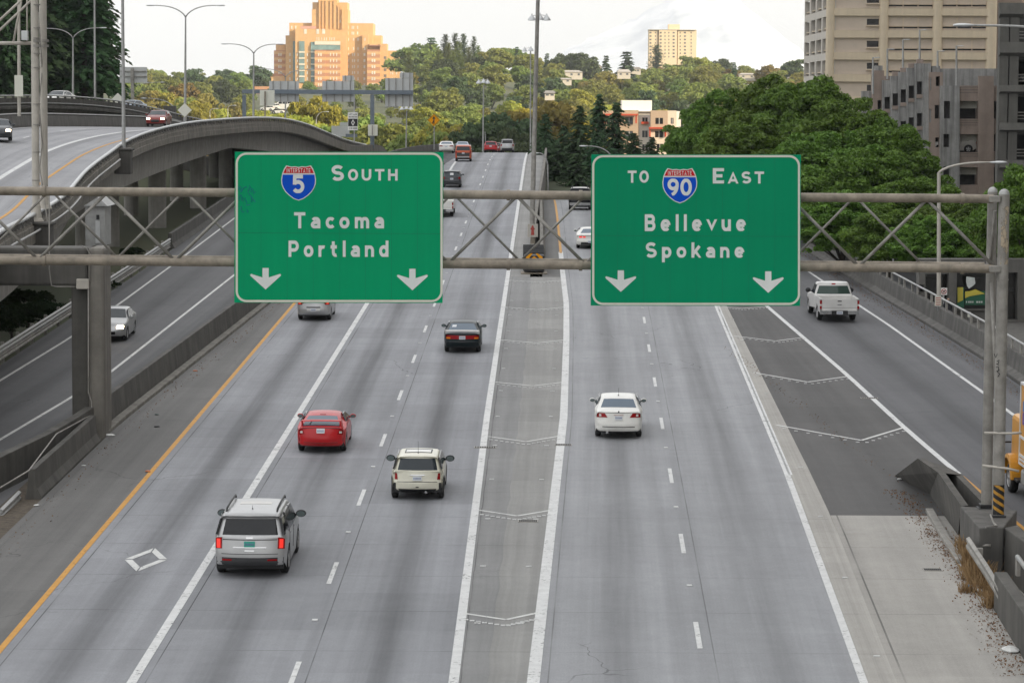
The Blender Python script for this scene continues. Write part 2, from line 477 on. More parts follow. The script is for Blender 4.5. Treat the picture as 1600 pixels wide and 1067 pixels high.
# ------------------------------------------------------------------ markings
MK = MB()
def along(e, y0, y1, w, zf, m=0, dz=.008, step=4.0, wv=None):
    ys = list(np.arange(y0, y1, step)) + [y1]
    for a, b in zip(ys[:-1], ys[1:]):
        wa = wv(a) if wv else w; wb = wv(b) if wv else w
        MK.face([(e(a)-wa/2, a, zf(a)+dz), (e(a)+wa/2, a, zf(a)+dz), (e(b)+wb/2, b, zf(b)+dz), (e(b)-wb/2, b, zf(b)+dz)], m)
def seg(a, b, w, m=0, dz=.009, zf=zflat, n=4):
    a = Vector(a); b = Vector(b); d = (b-a); d.z = 0; d.normalize(); s = Vector((d.y, -d.x, 0))*w/2
    for i in range(n):
        p, q = a.lerp(b, i/n), a.lerp(b, (i+1)/n)
        MK.face([(*(p-s).xy, zf(p.y-s.y)+dz), (*(p+s).xy, zf(p.y+s.y)+dz), (*(q+s).xy, zf(q.y+s.y)+dz), (*(q-s).xy, zf(q.y-s.y)+dz)], m)
along(LY, YB, 420, .17, zl, 2)
along(LW, YB, 420, .23, zl, 0)
along(LM, YB, 420, .24, zl, 0)
along(RM, YB, G(876, 394).y, .30, zr, 0)
along(RM, G(876, 396).y, 320, .17, zr, 2)
along(RW, YB, 205, .2, zr, 0)
along(Off(RW, .10), G(1232, 742).y, 165, .14, zr, 0)
along(RI, G(1497, 740).y, 190, .22, zflat, 0)
along(RO, 75, 190, .17, zflat, 0)
along(Off(RI, 0), YB, G(1500, 744).y, .13, zflat, 2, dz=.03)
along(EL, 70, 300, .15, zflat, 1, dz=-.012)
along(ER, 70, 300, .15, zflat, 1, dz=-.012)
# broken lines: a bar and two raised buttons per 12.19 m
def broken(e, row, px, zf, ymax):
    y0 = G(px, row).y
    y = y0 - 12.19*3
    while y < ymax:
        if y > YB: along(e, y-1.5, y+1.5, .13, zf, 0, step=1.5)
        for k, off in ((0, 6.1),):
            yy = y+off
            if yy > YB: MK.box((e(yy), yy, zf(yy)+.012), (.14, .22, .018), 0)
        y += 12.19
broken(LD, 777, 569, zl, 400)
broken(RD, 743, 1057, zr, 300)
# chevrons across the painted median and the gore
def chev(p0, p1, p2, w=.13, worn=1):
    a, b, c = G(*p0), G(*p1), G(*p2)
    seg(a, b, w, worn); seg(b, c, w, worn)
    for s, e_ in ((a, b), (b, c)):
        k = 7
        for i in range(k):
            q = s.lerp(e_, (i+.5)/k); y = q.y-.75
            MK.box((q.x, y, zflat(y)+.012), (.12, .1, .02), 0)
chev((724, 958), (791, 968), (841, 957))
chev((749, 797), (808, 806), (861, 797))
chev((763, 682), (822, 690), (876, 681))
chev((774, 597), (833, 603), (882, 597))
chev((782, 531), (838, 536), (886, 531))
chev((789, 480), (840, 484), (885, 480))
chev((794, 438), (842, 441), (880, 438))
chev((1213, 664), (1346, 688), (1412, 668), .14)
chev((1176, 582), (1262, 597), (1326, 588), .14)
chev((1147, 525), (1212, 533), (1257, 527), .13)
chev((1128, 479), (1160, 482), (1200, 479), .13)
# reflective studs beside the median lines
for e, o_ in ((LM, .42), (RM, -.5)):
    for k in range(13):
        y = 62 + 7.4*k
        MK.box((e(y)+o_, y, zflat(y)+.012), (.16, .11, .02), 0)
for k in range(9):
    y = 66+9.5*k
    MK.box((RW(y)+.55, y, zflat(y)+.012), (.15, .1, .02), 0)
# lane diamond
def dia(c, ln, wd, th, mi=0):
    c = Vector(c); d = Vector((.011, 1, 0)); s = Vector((1, -.011, 0))
    P = lambda a, b: (*(c+d*a+s*b).xy, zflat((c+d*a+s*b).y)+.009)
    o4 = [(ln, 0), (0, wd), (-ln, 0), (0, -wd)]; f = 1-th
    for i in range(4):
        a, b = o4[i], o4[(i+1) % 4]
        g = .04
        a2 = (lerp(a[0], b[0], g), lerp(a[1], b[1], g)); b2 = (lerp(b[0], a[0], g), lerp(b[1], a[1], g))
        MK.face([P(*a2), P(*b2), P(b2[0]*f, b2[1]*f), P(a2[0]*f, a2[1]*f)], mi)
dia(G(228, 874), 1.75, .62, .36, 1)
# stop-bar like seam at the white lane line end, right road
mk = MK.build('road_markings', [M['pw'], M['pw_worn'], M['py']], recalc=False)
mk['kind'] = 'structure'

# ------------------------------------------------------------------ ground and hill
HP = [(-400, -17), (0, -16.5), (300, -8.2), (340, -9), (430, -22), (520, -27), (640, -26), (800, -17), (1000, -10), (1200, -3), (1400, 4), (1600, 9), (1800, 10), (2000, 7), (2600, -20), (4000, -40), (9000, -60)]
def gz(x, y):
    for (a, za), (b, zb) in zip(HP[:-1], HP[1:]):
        if a <= y <= b: z = lerp(za, zb, (y-a)/(b-a)); break
    else: z = -60
    if y < 420: z -= .25
    # the bank under the viaduct and the wooded bank on the far left
    z += 2.0*sstep(-26, -40, x)*sstep(320, 200, y)
    z += 9.5*sstep(-32, -55, x)*sstep(230, 330, y)*sstep(620, 450, y)
    # street on the right is a little above
    z -= .6*sstep(26, 30, x)*sstep(250, 180, y)
    if y > 560:
        u = x/y*FPX+800
        z += (1.6*math.sin(u/93.0)+1.2*math.sin(u/41.0+1))*sstep(700, 1300, y)
        z += 8*sstep(610, 740, u)*sstep(900, 1400, y)*sstep(900, 780, u)
        z += 3*sstep(1000, 1060, u)*sstep(900, 1400, y)*sstep(1240, 1150, u)
        z -= 3*sstep(420, 300, u)*sstep(900, 1400, y)
    return z
def build_ground():
    ys = list(np.arange(-400, 60, 40)) + list(np.arange(60, 460, 8)) + list(np.arange(460, 2300, 40)) + list(np.arange(2300, 9001, 600))
    fr = [-1, -.62, -.4, -.28, -.21, -.17, -.14, -.115, -.095, -.08, -.065, -.05, -.035, -.02, -.005, .01, .025, .04, .055, .07, .085, .1, .12, .145, .175, .21, .28, .4, .62, 1]
    b = MB(); n = len(fr)
    for y in ys:
        wd = max(400, abs(y))*1.0
        for f in fr:
            x = f*wd if y > 0 else f*400
            b.v.append((x, y, gz(x, y)))
    for i in range(len(ys)-1):
        for k in range(n-1):
            b.f.append((i*n+k, i*n+k+1, (i+1)*n+k+1, (i+1)*n+k)); b.m.append(0)
    m, t, bs = nodes('hill_ground'); nn = NT(t); p = nn.geo()
    c = nn.ramp(nn.noise(p, .02, 5, .6), [(.35, (.045, .056, .024)), (.55, (.066, .072, .030)), (.7, (.085, .080, .04))])
    nn.l(c, bs.inputs['Base Color']); bs.inputs['Roughness'].default_value = .95
    o = b.build('ground', m, smooth=True, recalc=False); o['kind'] = 'structure'
build_ground()

strip('street', [lambda y: RC(y)+.95, lambda y: RC(y)+12, lambda y: 90], [0, 2, 12], 75, 240, zflat, M['asph'], dz=-.62)
# ================================================================== barriers and walls
JER = [(-.30, 0), (-.30, .08), (-.17, .28), (-.11, .82), (.11, .82), (.17, .28), (.30, .08), (.30, 0)]   # safety-shape section
def path(e, y0, y1, zf, off=0.0, step=4.0, dz=0.0):
    ys = list(np.arange(y0, y1, step)) + [y1]
    return [(e(y)+off, y, zf(y)+dz) for y in ys]
def wall(name, label, pth, sec, m, cat='wall', parent=None, bevel=.02):
    o = MB().sweep(pth, sec).build(name, m, parent, bevel=bevel)
    if parent is None: tag(o, label, cat)
    return o

# wall between the express road and the left shoulder, with its low kerb
YC = G(166, 684).y                                             # the viaduct column
t = thing('barrier_wall', 'stained concrete barrier wall between sunken express road and left shoulder', 'wall', (0, 0, 0))
MB().sweep(path(LB, YC+.6, 296, zl, -.5), [(-.22, -.2), (-.2, 1.02), (.05, 1.06), (.16, .05), (.16, -.2)]).build('wall', M['conc_dark'], t, bevel=.02)
MB().sweep(path(LB, YC+.6, 296, zl, -.17), [(-.15, -.1), (-.15, .16), (.15, .13), (.17, -.1)]).build('kerb', M['conc'], t, bevel=.02)
t = thing('retaining_wall', 'tall stained retaining wall left of the viaduct column', 'wall', (0, 0, 0))
RWL = Line([(0, 711), (90, 668), (139, 636), (166, 617)], 1.12)
MB().sweep(path(RWL, 70, YC+.2, zl, 0), [(-.16, -.4), (-.16, 1.12), (.16, 1.12), (.16, -.4)]).build('wall', M['conc_dark'], t, bevel=.02)
o = MB().sweep(path(LB, 87.4, YC-.8, zl, -.32), [(-.28, -.2), (-.16, .32), (-.10, .95), (.10, .95), (.16, .32), (.30, .06), (.30, -.2)]).build('jersey_barrier', M['conc_dark'], bevel=.02)
tag(o, 'weathered sloped concrete barrier left of yellow edge line, ending at bent rail', 'barrier')
# a short end of galvanised rail fixed to it
WB = [(-.02, -.16), (.05, -.12), (.05, -.05), (-.02, 0), (.05, .05), (.05, .12), (-.02, .16), (-.05, .16), (-.05, -.16)]
def rail_beam(mb, pts): mb.sweep(pts, WB)
t = thing('guardrail_end', 'short twisted galvanised rail end bolted to left barrier', 'guardrail')
b = MB()
p0, p1 = W(2, 803, 84.5), W(31, 774, 87.3)
rail_beam(b, [p0, p0.lerp(p1, .5), p1]); b.build('rail', M['galv'], t)
b = MB(); b.box(p0+Vector((-.1, .2, -.45)), (.15, .18, .9)); b.build('post', M['galv_dirty'], t)

# guard rail along the express road
t = thing('guardrail', 'long galvanised W-beam guard rail along the sunken express road', 'guardrail')
gp = [(EG(y)-.15, y, plane(y)+.55) for y in np.arange(85, G(268, 388).y, 3.8)]
b = MB(); rail_beam(b, gp); b.build('rail', M['galv'], t)
b = MB(); rail_beam(b, [(p[0]-.02, p[1], p[2]-.34) for p in gp]); b.build('lower_rail', M['galv_dirty'], t)
for p in gp[::1]:
    MB().box((p[0]-.14, p[1]+.6, p[2]-.25), (.14, .16, 1.0)).build('post', M['galv_dirty'], t)
wall('barrier_wall', 'weedy concrete barrier beyond end of express road guard rail', path(lambda y: EG(y), G(268, 388).y, 300, zflat, -.2), [(-.3, -.1), (-.2, .3), (-.14, 1.0), (.1, 1.0), (.14, .3), (.3, 0), (.3, -.1)], M['conc_dark'])

# walls either side of the gap beyond the crash cushion
Y0 = NOSE+5.0
t = thing('barrier_wall', 'concrete barrier on right edge of rising left carriageway', 'wall')
MB().sweep(path(LSW, Y0, 430, zl), [(-.2, -4), (-.2, .1), (-.06, .86), (.16, .86), (.2, -4)]).build('wall', M['conc'], t, bevel=.02)
t = thing('barrier_wall', 'concrete barrier left of yellow line on right carriageway', 'wall')
MB().sweep(path(RSW, Y0, 330, zr), [(-.16, -3), (-.14, .86), (.08, .86), (.22, .1), (.22, -3)]).build('wall', M['conc'], t, bevel=.02)
strip('ground_between_walls', [lambda y: LSW(y)+.15, lambda y: RSW(y)-.1], [0, 1], Y0-3, 330, lambda y: min(zl(y), zr(y)), M['soil'], dz=-.6)

# left barrier of the left carriageway near its brow
def curve(pts):                        # (px,py,Y) list -> smooth world path
    ws = [W(*p) for p in pts]; out = []
    for i in range(len(ws)-1):
        a, b, c, d = ws[max(i-1, 0)], ws[i], ws[i+1], ws[min(i+2, len(ws)-1)]
        for k in range(6):
            q = k/6
            out.append(.5*((2*b)+(c-a)*q+(2*a-5*b+4*c-d)*q*q+(3*b-a-3*c+d)*q**3))
    out.append(ws[-1]); return out
t = thing('barrier_wall', 'dark curving concrete barrier left of the white car on the brow', 'wall')
MB().sweep(curve([(600, 240, 298), (625, 233, 318), (655, 228, 336), (690, 225, 356)]), [(-.2, -1.4), (-.15, 0), (.1, 0), (.25, -1.4)]).build('wall', M['conc_dark'], t)
t = thing('barrier_wall', 'pale concrete barrier rising beside foot of the far sign column', 'wall')
MB().sweep(curve([(470, 243, 290), (520, 232, 306), (560, 227.5, 322), (590, 227, 334), (602, 236, 340)]), [(-.3, -3.4), (-.2, 0), (.2, 0), (.35, -3.4)]).build('wall', M['conc'], t)

# ================================================================== viaduct on the left
VP = [(-40, 402, 92), (0, 363, 107), (50, 337, 120), (100, 306, 135), (135, 267, 150), (170, 240, 162), (197, 221.5, 175), (232, 207, 190), (275, 196, 205), (325, 189, 222),
      (400, 184.5, 248), (445, 186.5, 265), (480, 195, 280), (505, 205, 292), (540, 219, 312), (572, 227, 335)]
VT = curve(VP)                                                 # top of the near parapet
PZ = .95
def tangents(p):
    out = []
    for i in range(len(p)):
        t_ = p[min(i+1, len(p)-1)] - p[max(i-1, 0)]; t_.z = 0; out.append(t_.normalized())
    return out
VTan = tangents(VT)
def side(i, lat, dz):                                          # lat metres to the left of the parapet
    t_ = VTan[i]; return VT[i] + Vector((-t_.y, t_.x, 0))*lat + Vector((0, 0, dz))
def sup(y): return .75*sstep(260, 190, y)                      # superelevation over the deck's width
DW = 12.6
via = thing('viaduct', 'curved concrete viaduct with stepped parapet carrying oncoming traffic', 'viaduct', (0, 0, 0))
# deck top with uv
me = bpy.data.meshes.new('deck'); vs, uvs, fs = [], [], []
LAT = [0.16, 2.6, 6.2, 9.8, DW]
acc = 0
for i in range(len(VT)):
    if i: acc += (VT[i]-VT[i-1]).length
    for k, l in enumerate(LAT):
        vs.append(tuple(side(i, l, -PZ+sup(VT[i].y)*l/DW))); uvs.append(([-.4, 0, 1, 2, 2.75][k], acc))
n = len(LAT)
for i in range(len(VT)-1):
    for k in range(n-1): fs.append((i*n+k, (i+1)*n+k, (i+1)*n+k+1, i*n+k+1))
me.from_pydata(vs, [], fs)
uv = me.uv_layers.new(name='lanes')
for lp in me.loops: uv.data[lp.index].uv = uvs[lp.vertex_index]
M['deck'] = slab_road('viaduct_deck_concrete', (.27, .27, .28), oil=.35, tone=.06, joint=.5, seed=21)
me.materials.append(M['deck']); me.update()
link('deck', me, via)
M['conc_par'] = mat('parapet_concrete', (.205, .188, .16), .88, var=.22, scale=1.4, bump=.3, streak=.6)
# fascia: parapet, stepped panels, ledge, girder
b = MB(); b.sweep(VT, [(0.0, -.30), (.0, -.46), (.05, -.48), (.05, -.80), (.10, -.80), (.10, -1.22), (.0, -1.30), (-.5, -1.30), (-.5, -PZ-.05), (-.16, -PZ-.05), (-.16, -.30)])
b.build('parapet', M['conc_par'], via, bevel=.015)
b = MB()
gi = [VT[0]+(VT[0]-VT[1]).normalized()*40] + VT
n = 4; base = len(b.v)
for p, t_ in zip(VT, VTan):
    # girder deepens towards its piers
    dep = 1.2 + .9*abs(math.sin((p.y-150)/34.0*1.2))
    l = Vector((-t_.y, t_.x, 0))
    for lat, dz in ((.75, -1.28), (.85, -1.3-dep), (2.0, -1.3-dep), (2.0, -1.28)): b.v.append(tuple(p+l*lat+Vector((0, 0, dz))))
for i in range(len(VT)-1):
    for k in range(4): b.f.append((i*4+k, (i+1)*4+k, (i+1)*4+(k+1) % 4, i*4+(k+1) % 4)); b.m.append(0)
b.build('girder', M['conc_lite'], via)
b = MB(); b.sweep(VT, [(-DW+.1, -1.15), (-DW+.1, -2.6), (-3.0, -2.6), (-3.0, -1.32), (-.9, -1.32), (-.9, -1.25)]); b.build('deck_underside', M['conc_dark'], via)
# steel hand rail on short posts, along the parapet
b = MB(); b.tube([v+Vector((0, 0, .02)) for v in VT], .10, 8); b.build('hand_rail', M['alum'], via, smooth=True)
acc = 0; pts = []
for i in range(1, len(VT)):
    L = (VT[i]-VT[i-1]).length; k = math.ceil(acc/1.35)
    while k*1.35 < acc+L:
        pts.append((VT[i-1].lerp(VT[i], (k*1.35-acc)/L))); k += 1
    acc += L
pts = pts[:195]
post = MB(); post.box((-.06, 0, -.17), (.15, .55, .32)); pm = post.mesh('rail_post', M['conc_dark'])
for p in pts[:100]: link('rail_post', pm, via, p)
b = MB()
for p in pts[100:]: b.box(p+Vector((-.06, 0, -.17)), (.15, .55, .32))
b.build('rail_post', M['conc_dark'], via)['kind'] = 'stuff'
# left wall of the near deck
LW2 = [side(i, DW, -PZ+sup(VT[i].y)) for i in range(len(VT))]
b = MB(); b.sweep(LW2, [(-.15, -.3), (-.13, .9), (.1, .9), (.22, .12), (.22, -.3)]); b.build('inner_wall', M['conc_dark'], via)
b = MB(); b.tube([p+Vector((0, 0, 1.02)) for p in LW2], .06, 6); b.build('inner_hand_rail', M['galv'], via, smooth=True)
# deck markings
DM = MB()
def dline(lat, w, m, i0=0, i1=None, dash=False):
    i1 = i1 or len(VT)-1
    for i in range(i0, i1):
        if dash and i % 3: continue
        q = []
        for ii, l in ((i, lat-w/2), (i, lat+w/2), (i+1, lat+w/2), (i+1, lat-w/2)):
            q.append(side(ii, l, -PZ+sup(VT[ii].y)*l/DW+.012))
        DM.face(q, m)
dline(2.6, .16, 2); dline(5.0, .3, 0); dline(8.6, .15, 0, dash=True); dline(12.0, .16, 0)
DM.build('viaduct_markings', [M['pw'], M['pw_worn'], M['py']], recalc=False)['kind'] = 'structure'
# piers, each under the deck where the picture shows it
def to_px(v):
    d = CM.transposed() @ Vector(v); return (PW/2 + FPX*d.x/-d.z, PH/2 - FPX*d.y/-d.z)
def pier(px, Y, w):
    i = min(range(len(VT)), key=lambda k: abs(VT[k].y-Y))
    lat = min(np.arange(.9, 11, .1), key=lambda l: abs(to_px(side(i, l, -2.5))[0]-px))
    p = side(i, lat, -2.2); zb = plane(p.y)-.8
    b = MB(); b.lathe([(w/2, zb), (w/2, p.z)], 14, Matrix.Translation((p.x, p.y, 0))); b.build('pier', M['conc_lite'], via, smooth=True, angle=40)
for px, Y, w in ((178, 196, .8), (246, 214, 1.4), (310, 236, 1.4), (352, 262, 1.3), (205, 226, 1.2), (276, 244, 1.2), (335, 280, 1.2), (130, 180, 1.2)): pier(px, Y, w)
# bent: column with a cap reaching left under the deck
YC2 = YC+.7
bent = []
p = W(110, 400, YC2); q = W(166, 400, YC2)
zc0, zc1 = W(130, 386, YC2).z, W(130, 446, YC2).z
b = MB()
zb = plane(YC2)-.3
b.bb(p.x+.05, p.x+.72, YC2-.2, YC2+1.5, zb+.2, zc0-.1)
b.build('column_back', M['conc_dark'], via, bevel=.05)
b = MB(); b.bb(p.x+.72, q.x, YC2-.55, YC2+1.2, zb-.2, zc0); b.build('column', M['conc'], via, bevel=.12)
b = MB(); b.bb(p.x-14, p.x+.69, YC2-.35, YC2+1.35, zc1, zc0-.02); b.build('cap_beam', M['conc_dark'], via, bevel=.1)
bx = MB(); w0 = W(119, 436, YC2-.6); w1 = W(139, 452, YC2-.6); bx.bb(w0.x, w1.x, YC2-.62, YC2-.36, w1.z, w0.z); bx.build('junction_box', M['steel_tan'], via, bevel=.03)
b = MB()
cp = [W(77, 300, YC2-.7), W(77, 420, YC2-.65), W(80, 446, YC2-.60), W(88, 448, YC2-.60), W(119, 448, YC2-.60)]
b.tube(cp, .024, 6); cp2 = [W(128, 385, YC2-.62), W(135, 388, YC2-.62), W(141, 398, YC2-.62), W(141, 440, YC2-.6)]; b.tube(cp2, .022, 6)
b.tube([W(138, 452, YC2-.62), W(138, 612, YC2-.62), W(143, 628, YC2-.62), W(143, 648, YC2-.75), W(88, 678, 92), W(45, 735, 84), W(0, 762, 80)], .024, 6)
b.build('conduit', M['galv_dirty'], via, smooth=True)
# lamp bracket ledges and pipe rail outside the parapet
b = MB(); pipe = []
for i in range(0, len(VT)):
    if VT[i].y < 168: pipe.append(side(i, -.32, -.62))
b.tube(pipe, .05, 6); b.build('pipe_rail', M['galv'], via, smooth=True)
def ledge(px, py, Y):
    p = W(px, py, Y); b = MB(); b.box(p+Vector((0, 0, -.75)), (1.0, 1.1, 1.5)); b.box(p+Vector((.0, 0, .02)), (1.2, 1.3, .14)); b.build('lamp_ledge', M['conc_dark'], via, bevel=.06)
    return p
LG1 = ledge(63, 350, 121); LG2 = ledge(193, 234, 170)

# second, higher viaduct behind
V2 = curve([(-60, 149, 252), (0, 150, 256), (50, 149.5, 262), (100, 150.5, 268), (150, 154, 275), (200, 160.5, 284), (250, 171.5, 296), (287, 181, 306), (330, 191, 318), (380, 205, 335)])
via2 = thing('viaduct', 'higher dark viaduct crossing in front of the conifers', 'viaduct')
b = MB(); b.sweep(V2, [(0, -.2), (0, -.95), (.12, -1.0), (.12, -1.25), (0, -1.3), (-.3, -1.9), (-9, -1.9), (-9, -1.0), (-.3, -1.0), (-.3, -.2)]); b.build('parapet', M['conc_dark'], via2, bevel=.02)
b = MB(); b.tube(V2, .07, 8); b.build('hand_rail', M['galv'], via2, smooth=True)
b = MB(); b.tube([v+Vector((.1, 0, -.72)) for v in V2], .05, 6); b.build('lower_rail', M['galv'], via2, smooth=True)
b = MB(); b.tube([v+Vector((-9, 0, -.1)) for v in V2], .07, 8); b.build('far_hand_rail', M['galv'], via2, smooth=True)
acc = 0; pts = []
for i in range(1, len(V2)):
    L = (V2[i]-V2[i-1]).length; k = math.ceil(acc/1.5)
    while k*1.5 < acc+L: pts.append(V2[i-1].lerp(V2[i], (k*1.5-acc)/L)); k += 1
    acc += L
for p in pts[:90]: link('rail_post', pm, via2, p+Vector((-.05, 0, 0)))
for px, Y in ((40, 262), (170, 280), (285, 308)):
    p = W(px, 180, Y); b = MB(); b.bb(p.x-2.5, p.x-1.2, Y+3, Y+4.5, plane(Y)-3, p.z+1.0); b.build('pier', M['conc_dark'], via2, bevel=.05)

# shrubs and plants under the viaduct come with the trees
# ramp wall on the right with its pipe rail
t = thing('ramp_wall', 'grey concrete wall with pipe rail along right side of ramp', 'wall')
wp = path(RC, 70, G(1250, 388).y, zflat, .55)
MB().sweep(wp, [(-.42, -.2), (-.40, .06), (-.08, .22), (.0, .95), (.28, .95), (.28, -.6)]).build('wall', M['conc_mid'], t, bevel=.02)
b = MB(); b.tube([(x+.12, y, z+1.42) for x, y, z in wp], .055, 8); b.build('pipe_rail', M['galv'], t, smooth=True)
for i, (x, y, z) in enumerate(wp):
    for dy in (0, 2.0):
        b = MB(); b.box((x+.12, y+dy, z+RG*dy+1.16), (.09, .24, .46)); b.build('rail_post', M['galv_dirty'], t)

# ================================================================== gore nose and pedestal under the gantry post
GY = 78.0
zp_ = W(1560, 806, GY).z
def H0(px, py): d = ray(px, py); return d*(zp_/d.z)
t = thing('gore_barrier', 'dark cracked concrete barrier nose between gore and ramp', 'barrier')
n0 = G(1400, 742); n1 = G(1492, 752)
b = MB()
zt = lambda px, py, Y: W(px, py, Y)
A = [G(1398, 737), G(1478, 742)]                                # front foot, left and right
left_top = [W(1434, 716, 87.6), W(1466, 738, 85.2), H0(1502, 790)]
left_foot = [G(1398, 743), G(1452, 772), G(1497, 836)]
for i in range(2):
    b.face([left_foot[i], left_foot[i+1], left_top[i+1], left_top[i]])
    a2, b2 = left_top[i]+Vector((.22, .1, 0)), left_top[i+1]+Vector((.22, .1, 0))
    b.face([left_top[i], left_top[i+1], b2, a2])
    fa, fb = Vector(left_foot[i])+Vector((.8, .2, -.1)), Vector(left_foot[i+1])+Vector((.8, .2, -.1))
    b.face([a2, b2, fb, fa])
# slanted nose
rt = [W(1478, 728, 87.0), W(1504, 742, 85.6), W(1552, 790, 80.5)]
rf = [G(1490, 746), G(1510, 760), G(1560, 806)]
b.face([left_foot[0], left_top[0], rt[0]])
b.face([left_foot[0], rt[0], rf[0]])
b.face([left_top[0], left_top[1], rt[1], rt[0]])
for i in range(2):
    b.face([rt[i], rt[i+1], rf[i+1], rf[i]])
    a2, b2 = rt[i]+Vector((-.22, .0, 0)), rt[i+1]+Vector((-.22, .0, 0))
    b.face([a2, b2, rt[i+1], rt[i]])
    b.face([a2, b2, b2+Vector((0, 0, -1)), a2+Vector((0, 0, -1))])
b.build('nose', M['conc_dark'], t)
# pedestal
ped = thing('post_pedestal', 'big concrete pedestal carrying the right gantry posts', 'pedestal')
z1 = W(1560, 806, GY).z
pl = W(1499, 806, GY).x; pr = W(1588, 806, GY).x
def H(px, py, z): d = ray(px, py); return d*(z/d.z)
def block(name, tops, zb, m, parent, bev=.04):
    b = MB(); n = len(tops); b.add([tuple(p) for p in tops]+[(p.x, p.y, zb) for p in tops], [tuple(range(n))[::-1], tuple(range(n, 2*n))]+[(i, (i+1) % n, n+(i+1) % n, n+i) for i in range(n)]); return b.build(name, m, parent, bevel=bev)
zg_ = plane(GY)-.7
PC = [H(1500.5, 790, z1), H(1530, 824.5, z1), H(1568, 823.5, z1), H(1589, 797, z1)]
block('block', PC, zg_, M['conc_mid'], ped)
e0 = H(1569.5, 824, z1-.03); e1 = H(1650, 880, z1-.03); sd = Vector((.35, .22, 0))
block('ramp_side_block', [e0, e1, e1+Vector((.35, .45, 0)), e0+Vector((.42, .5, 0))], zg_, M['conc_dark'], ped)
cx_, cy_ = PC[2].x, PC[2].y
b = MB(); b.tube([(cx_-.25, cy_+.7, z1+.25), (cx_-.2, cy_+.4, z1+.05), (cx_-.2, cy_-.06, z1+.05), (cx_-.5, cy_-.06, z1+.02), (cx_-.5, cy_-.06, z1-1.0)], .028, 6); b.tube([(cx_-.62, cy_-.08, z1-.5), (cx_-.36, cy_-.08, z1-.5)], .045, 6)
b.build('conduit', M['galv_dirty'], ped, smooth=True)
# wall along the ramp, near the camera, and its end rail
t = thing('ramp_edge_wall', 'dark concrete wall with end of pipe rail at lower right', 'wall')
wx0 = W(1574, 900, 73.5)
w0, w1 = W(1574, 893, 71.5), W(1640, 985, 64.0); w2 = w1+(w1-w0)*.8
MB().sweep([w2, w1, w0], [(-.34, -1.8), (-.34, 0), (.0, 0), (.0, -1.8)]).build('wall', M['conc_dark'], t, bevel=.03)
b = MB(); b.tube([w0+Vector((.2, -.3, .45)), w1+Vector((.2, 0, .45)), w2+Vector((.2, 0, .45))], .065, 8); b.build('pipe_rail', M['galv'], t, smooth=True)
for p in (w0+Vector((.2, -.4, .2)), w0.lerp(w1, .6)+Vector((.2, 0, .2))): MB().box(p, (.1, .22, .46)).build('rail_post', M['galv_dirty'], t)
# leaning rail in the dry grass
t = thing('guardrail', 'leaning galvanised guard rail half buried in dry grass', 'guardrail')
a, c = W(1512, 848, 76.4), W(1573, 945, 69.6)
b = MB(); b.sweep([a, a.lerp(c, .5)+Vector((0, 0, .03)), c], [(x*1.0, y*1.1) for x, y in WB]); b.build('rail', M['galv_dirty'], t)
for f in (.15, .6): MB().box(a.lerp(c, f)+Vector((.18, 0, -.35)), (.16, .16, .9)).build('post', M['galv_dirty'], t)
o = MB().sweep([G(1452, 800), G(1478, 845), G(1500, 880)], [(-.12, 0), (-.12, .13), (.12, .13), (.12, 0)]).build('kerb', M['conc_lite'], bevel=.02); o['kind'] = 'structure'
# ================================================================== lettering helper
def _arc(cx, cy, rx, ry, a0, a1, n=14): return [(cx+rx*math.cos(rad(lerp(a0, a1, k/n))), cy+ry*math.sin(rad(lerp(a0, a1, k/n)))) for k in range(n+1)]
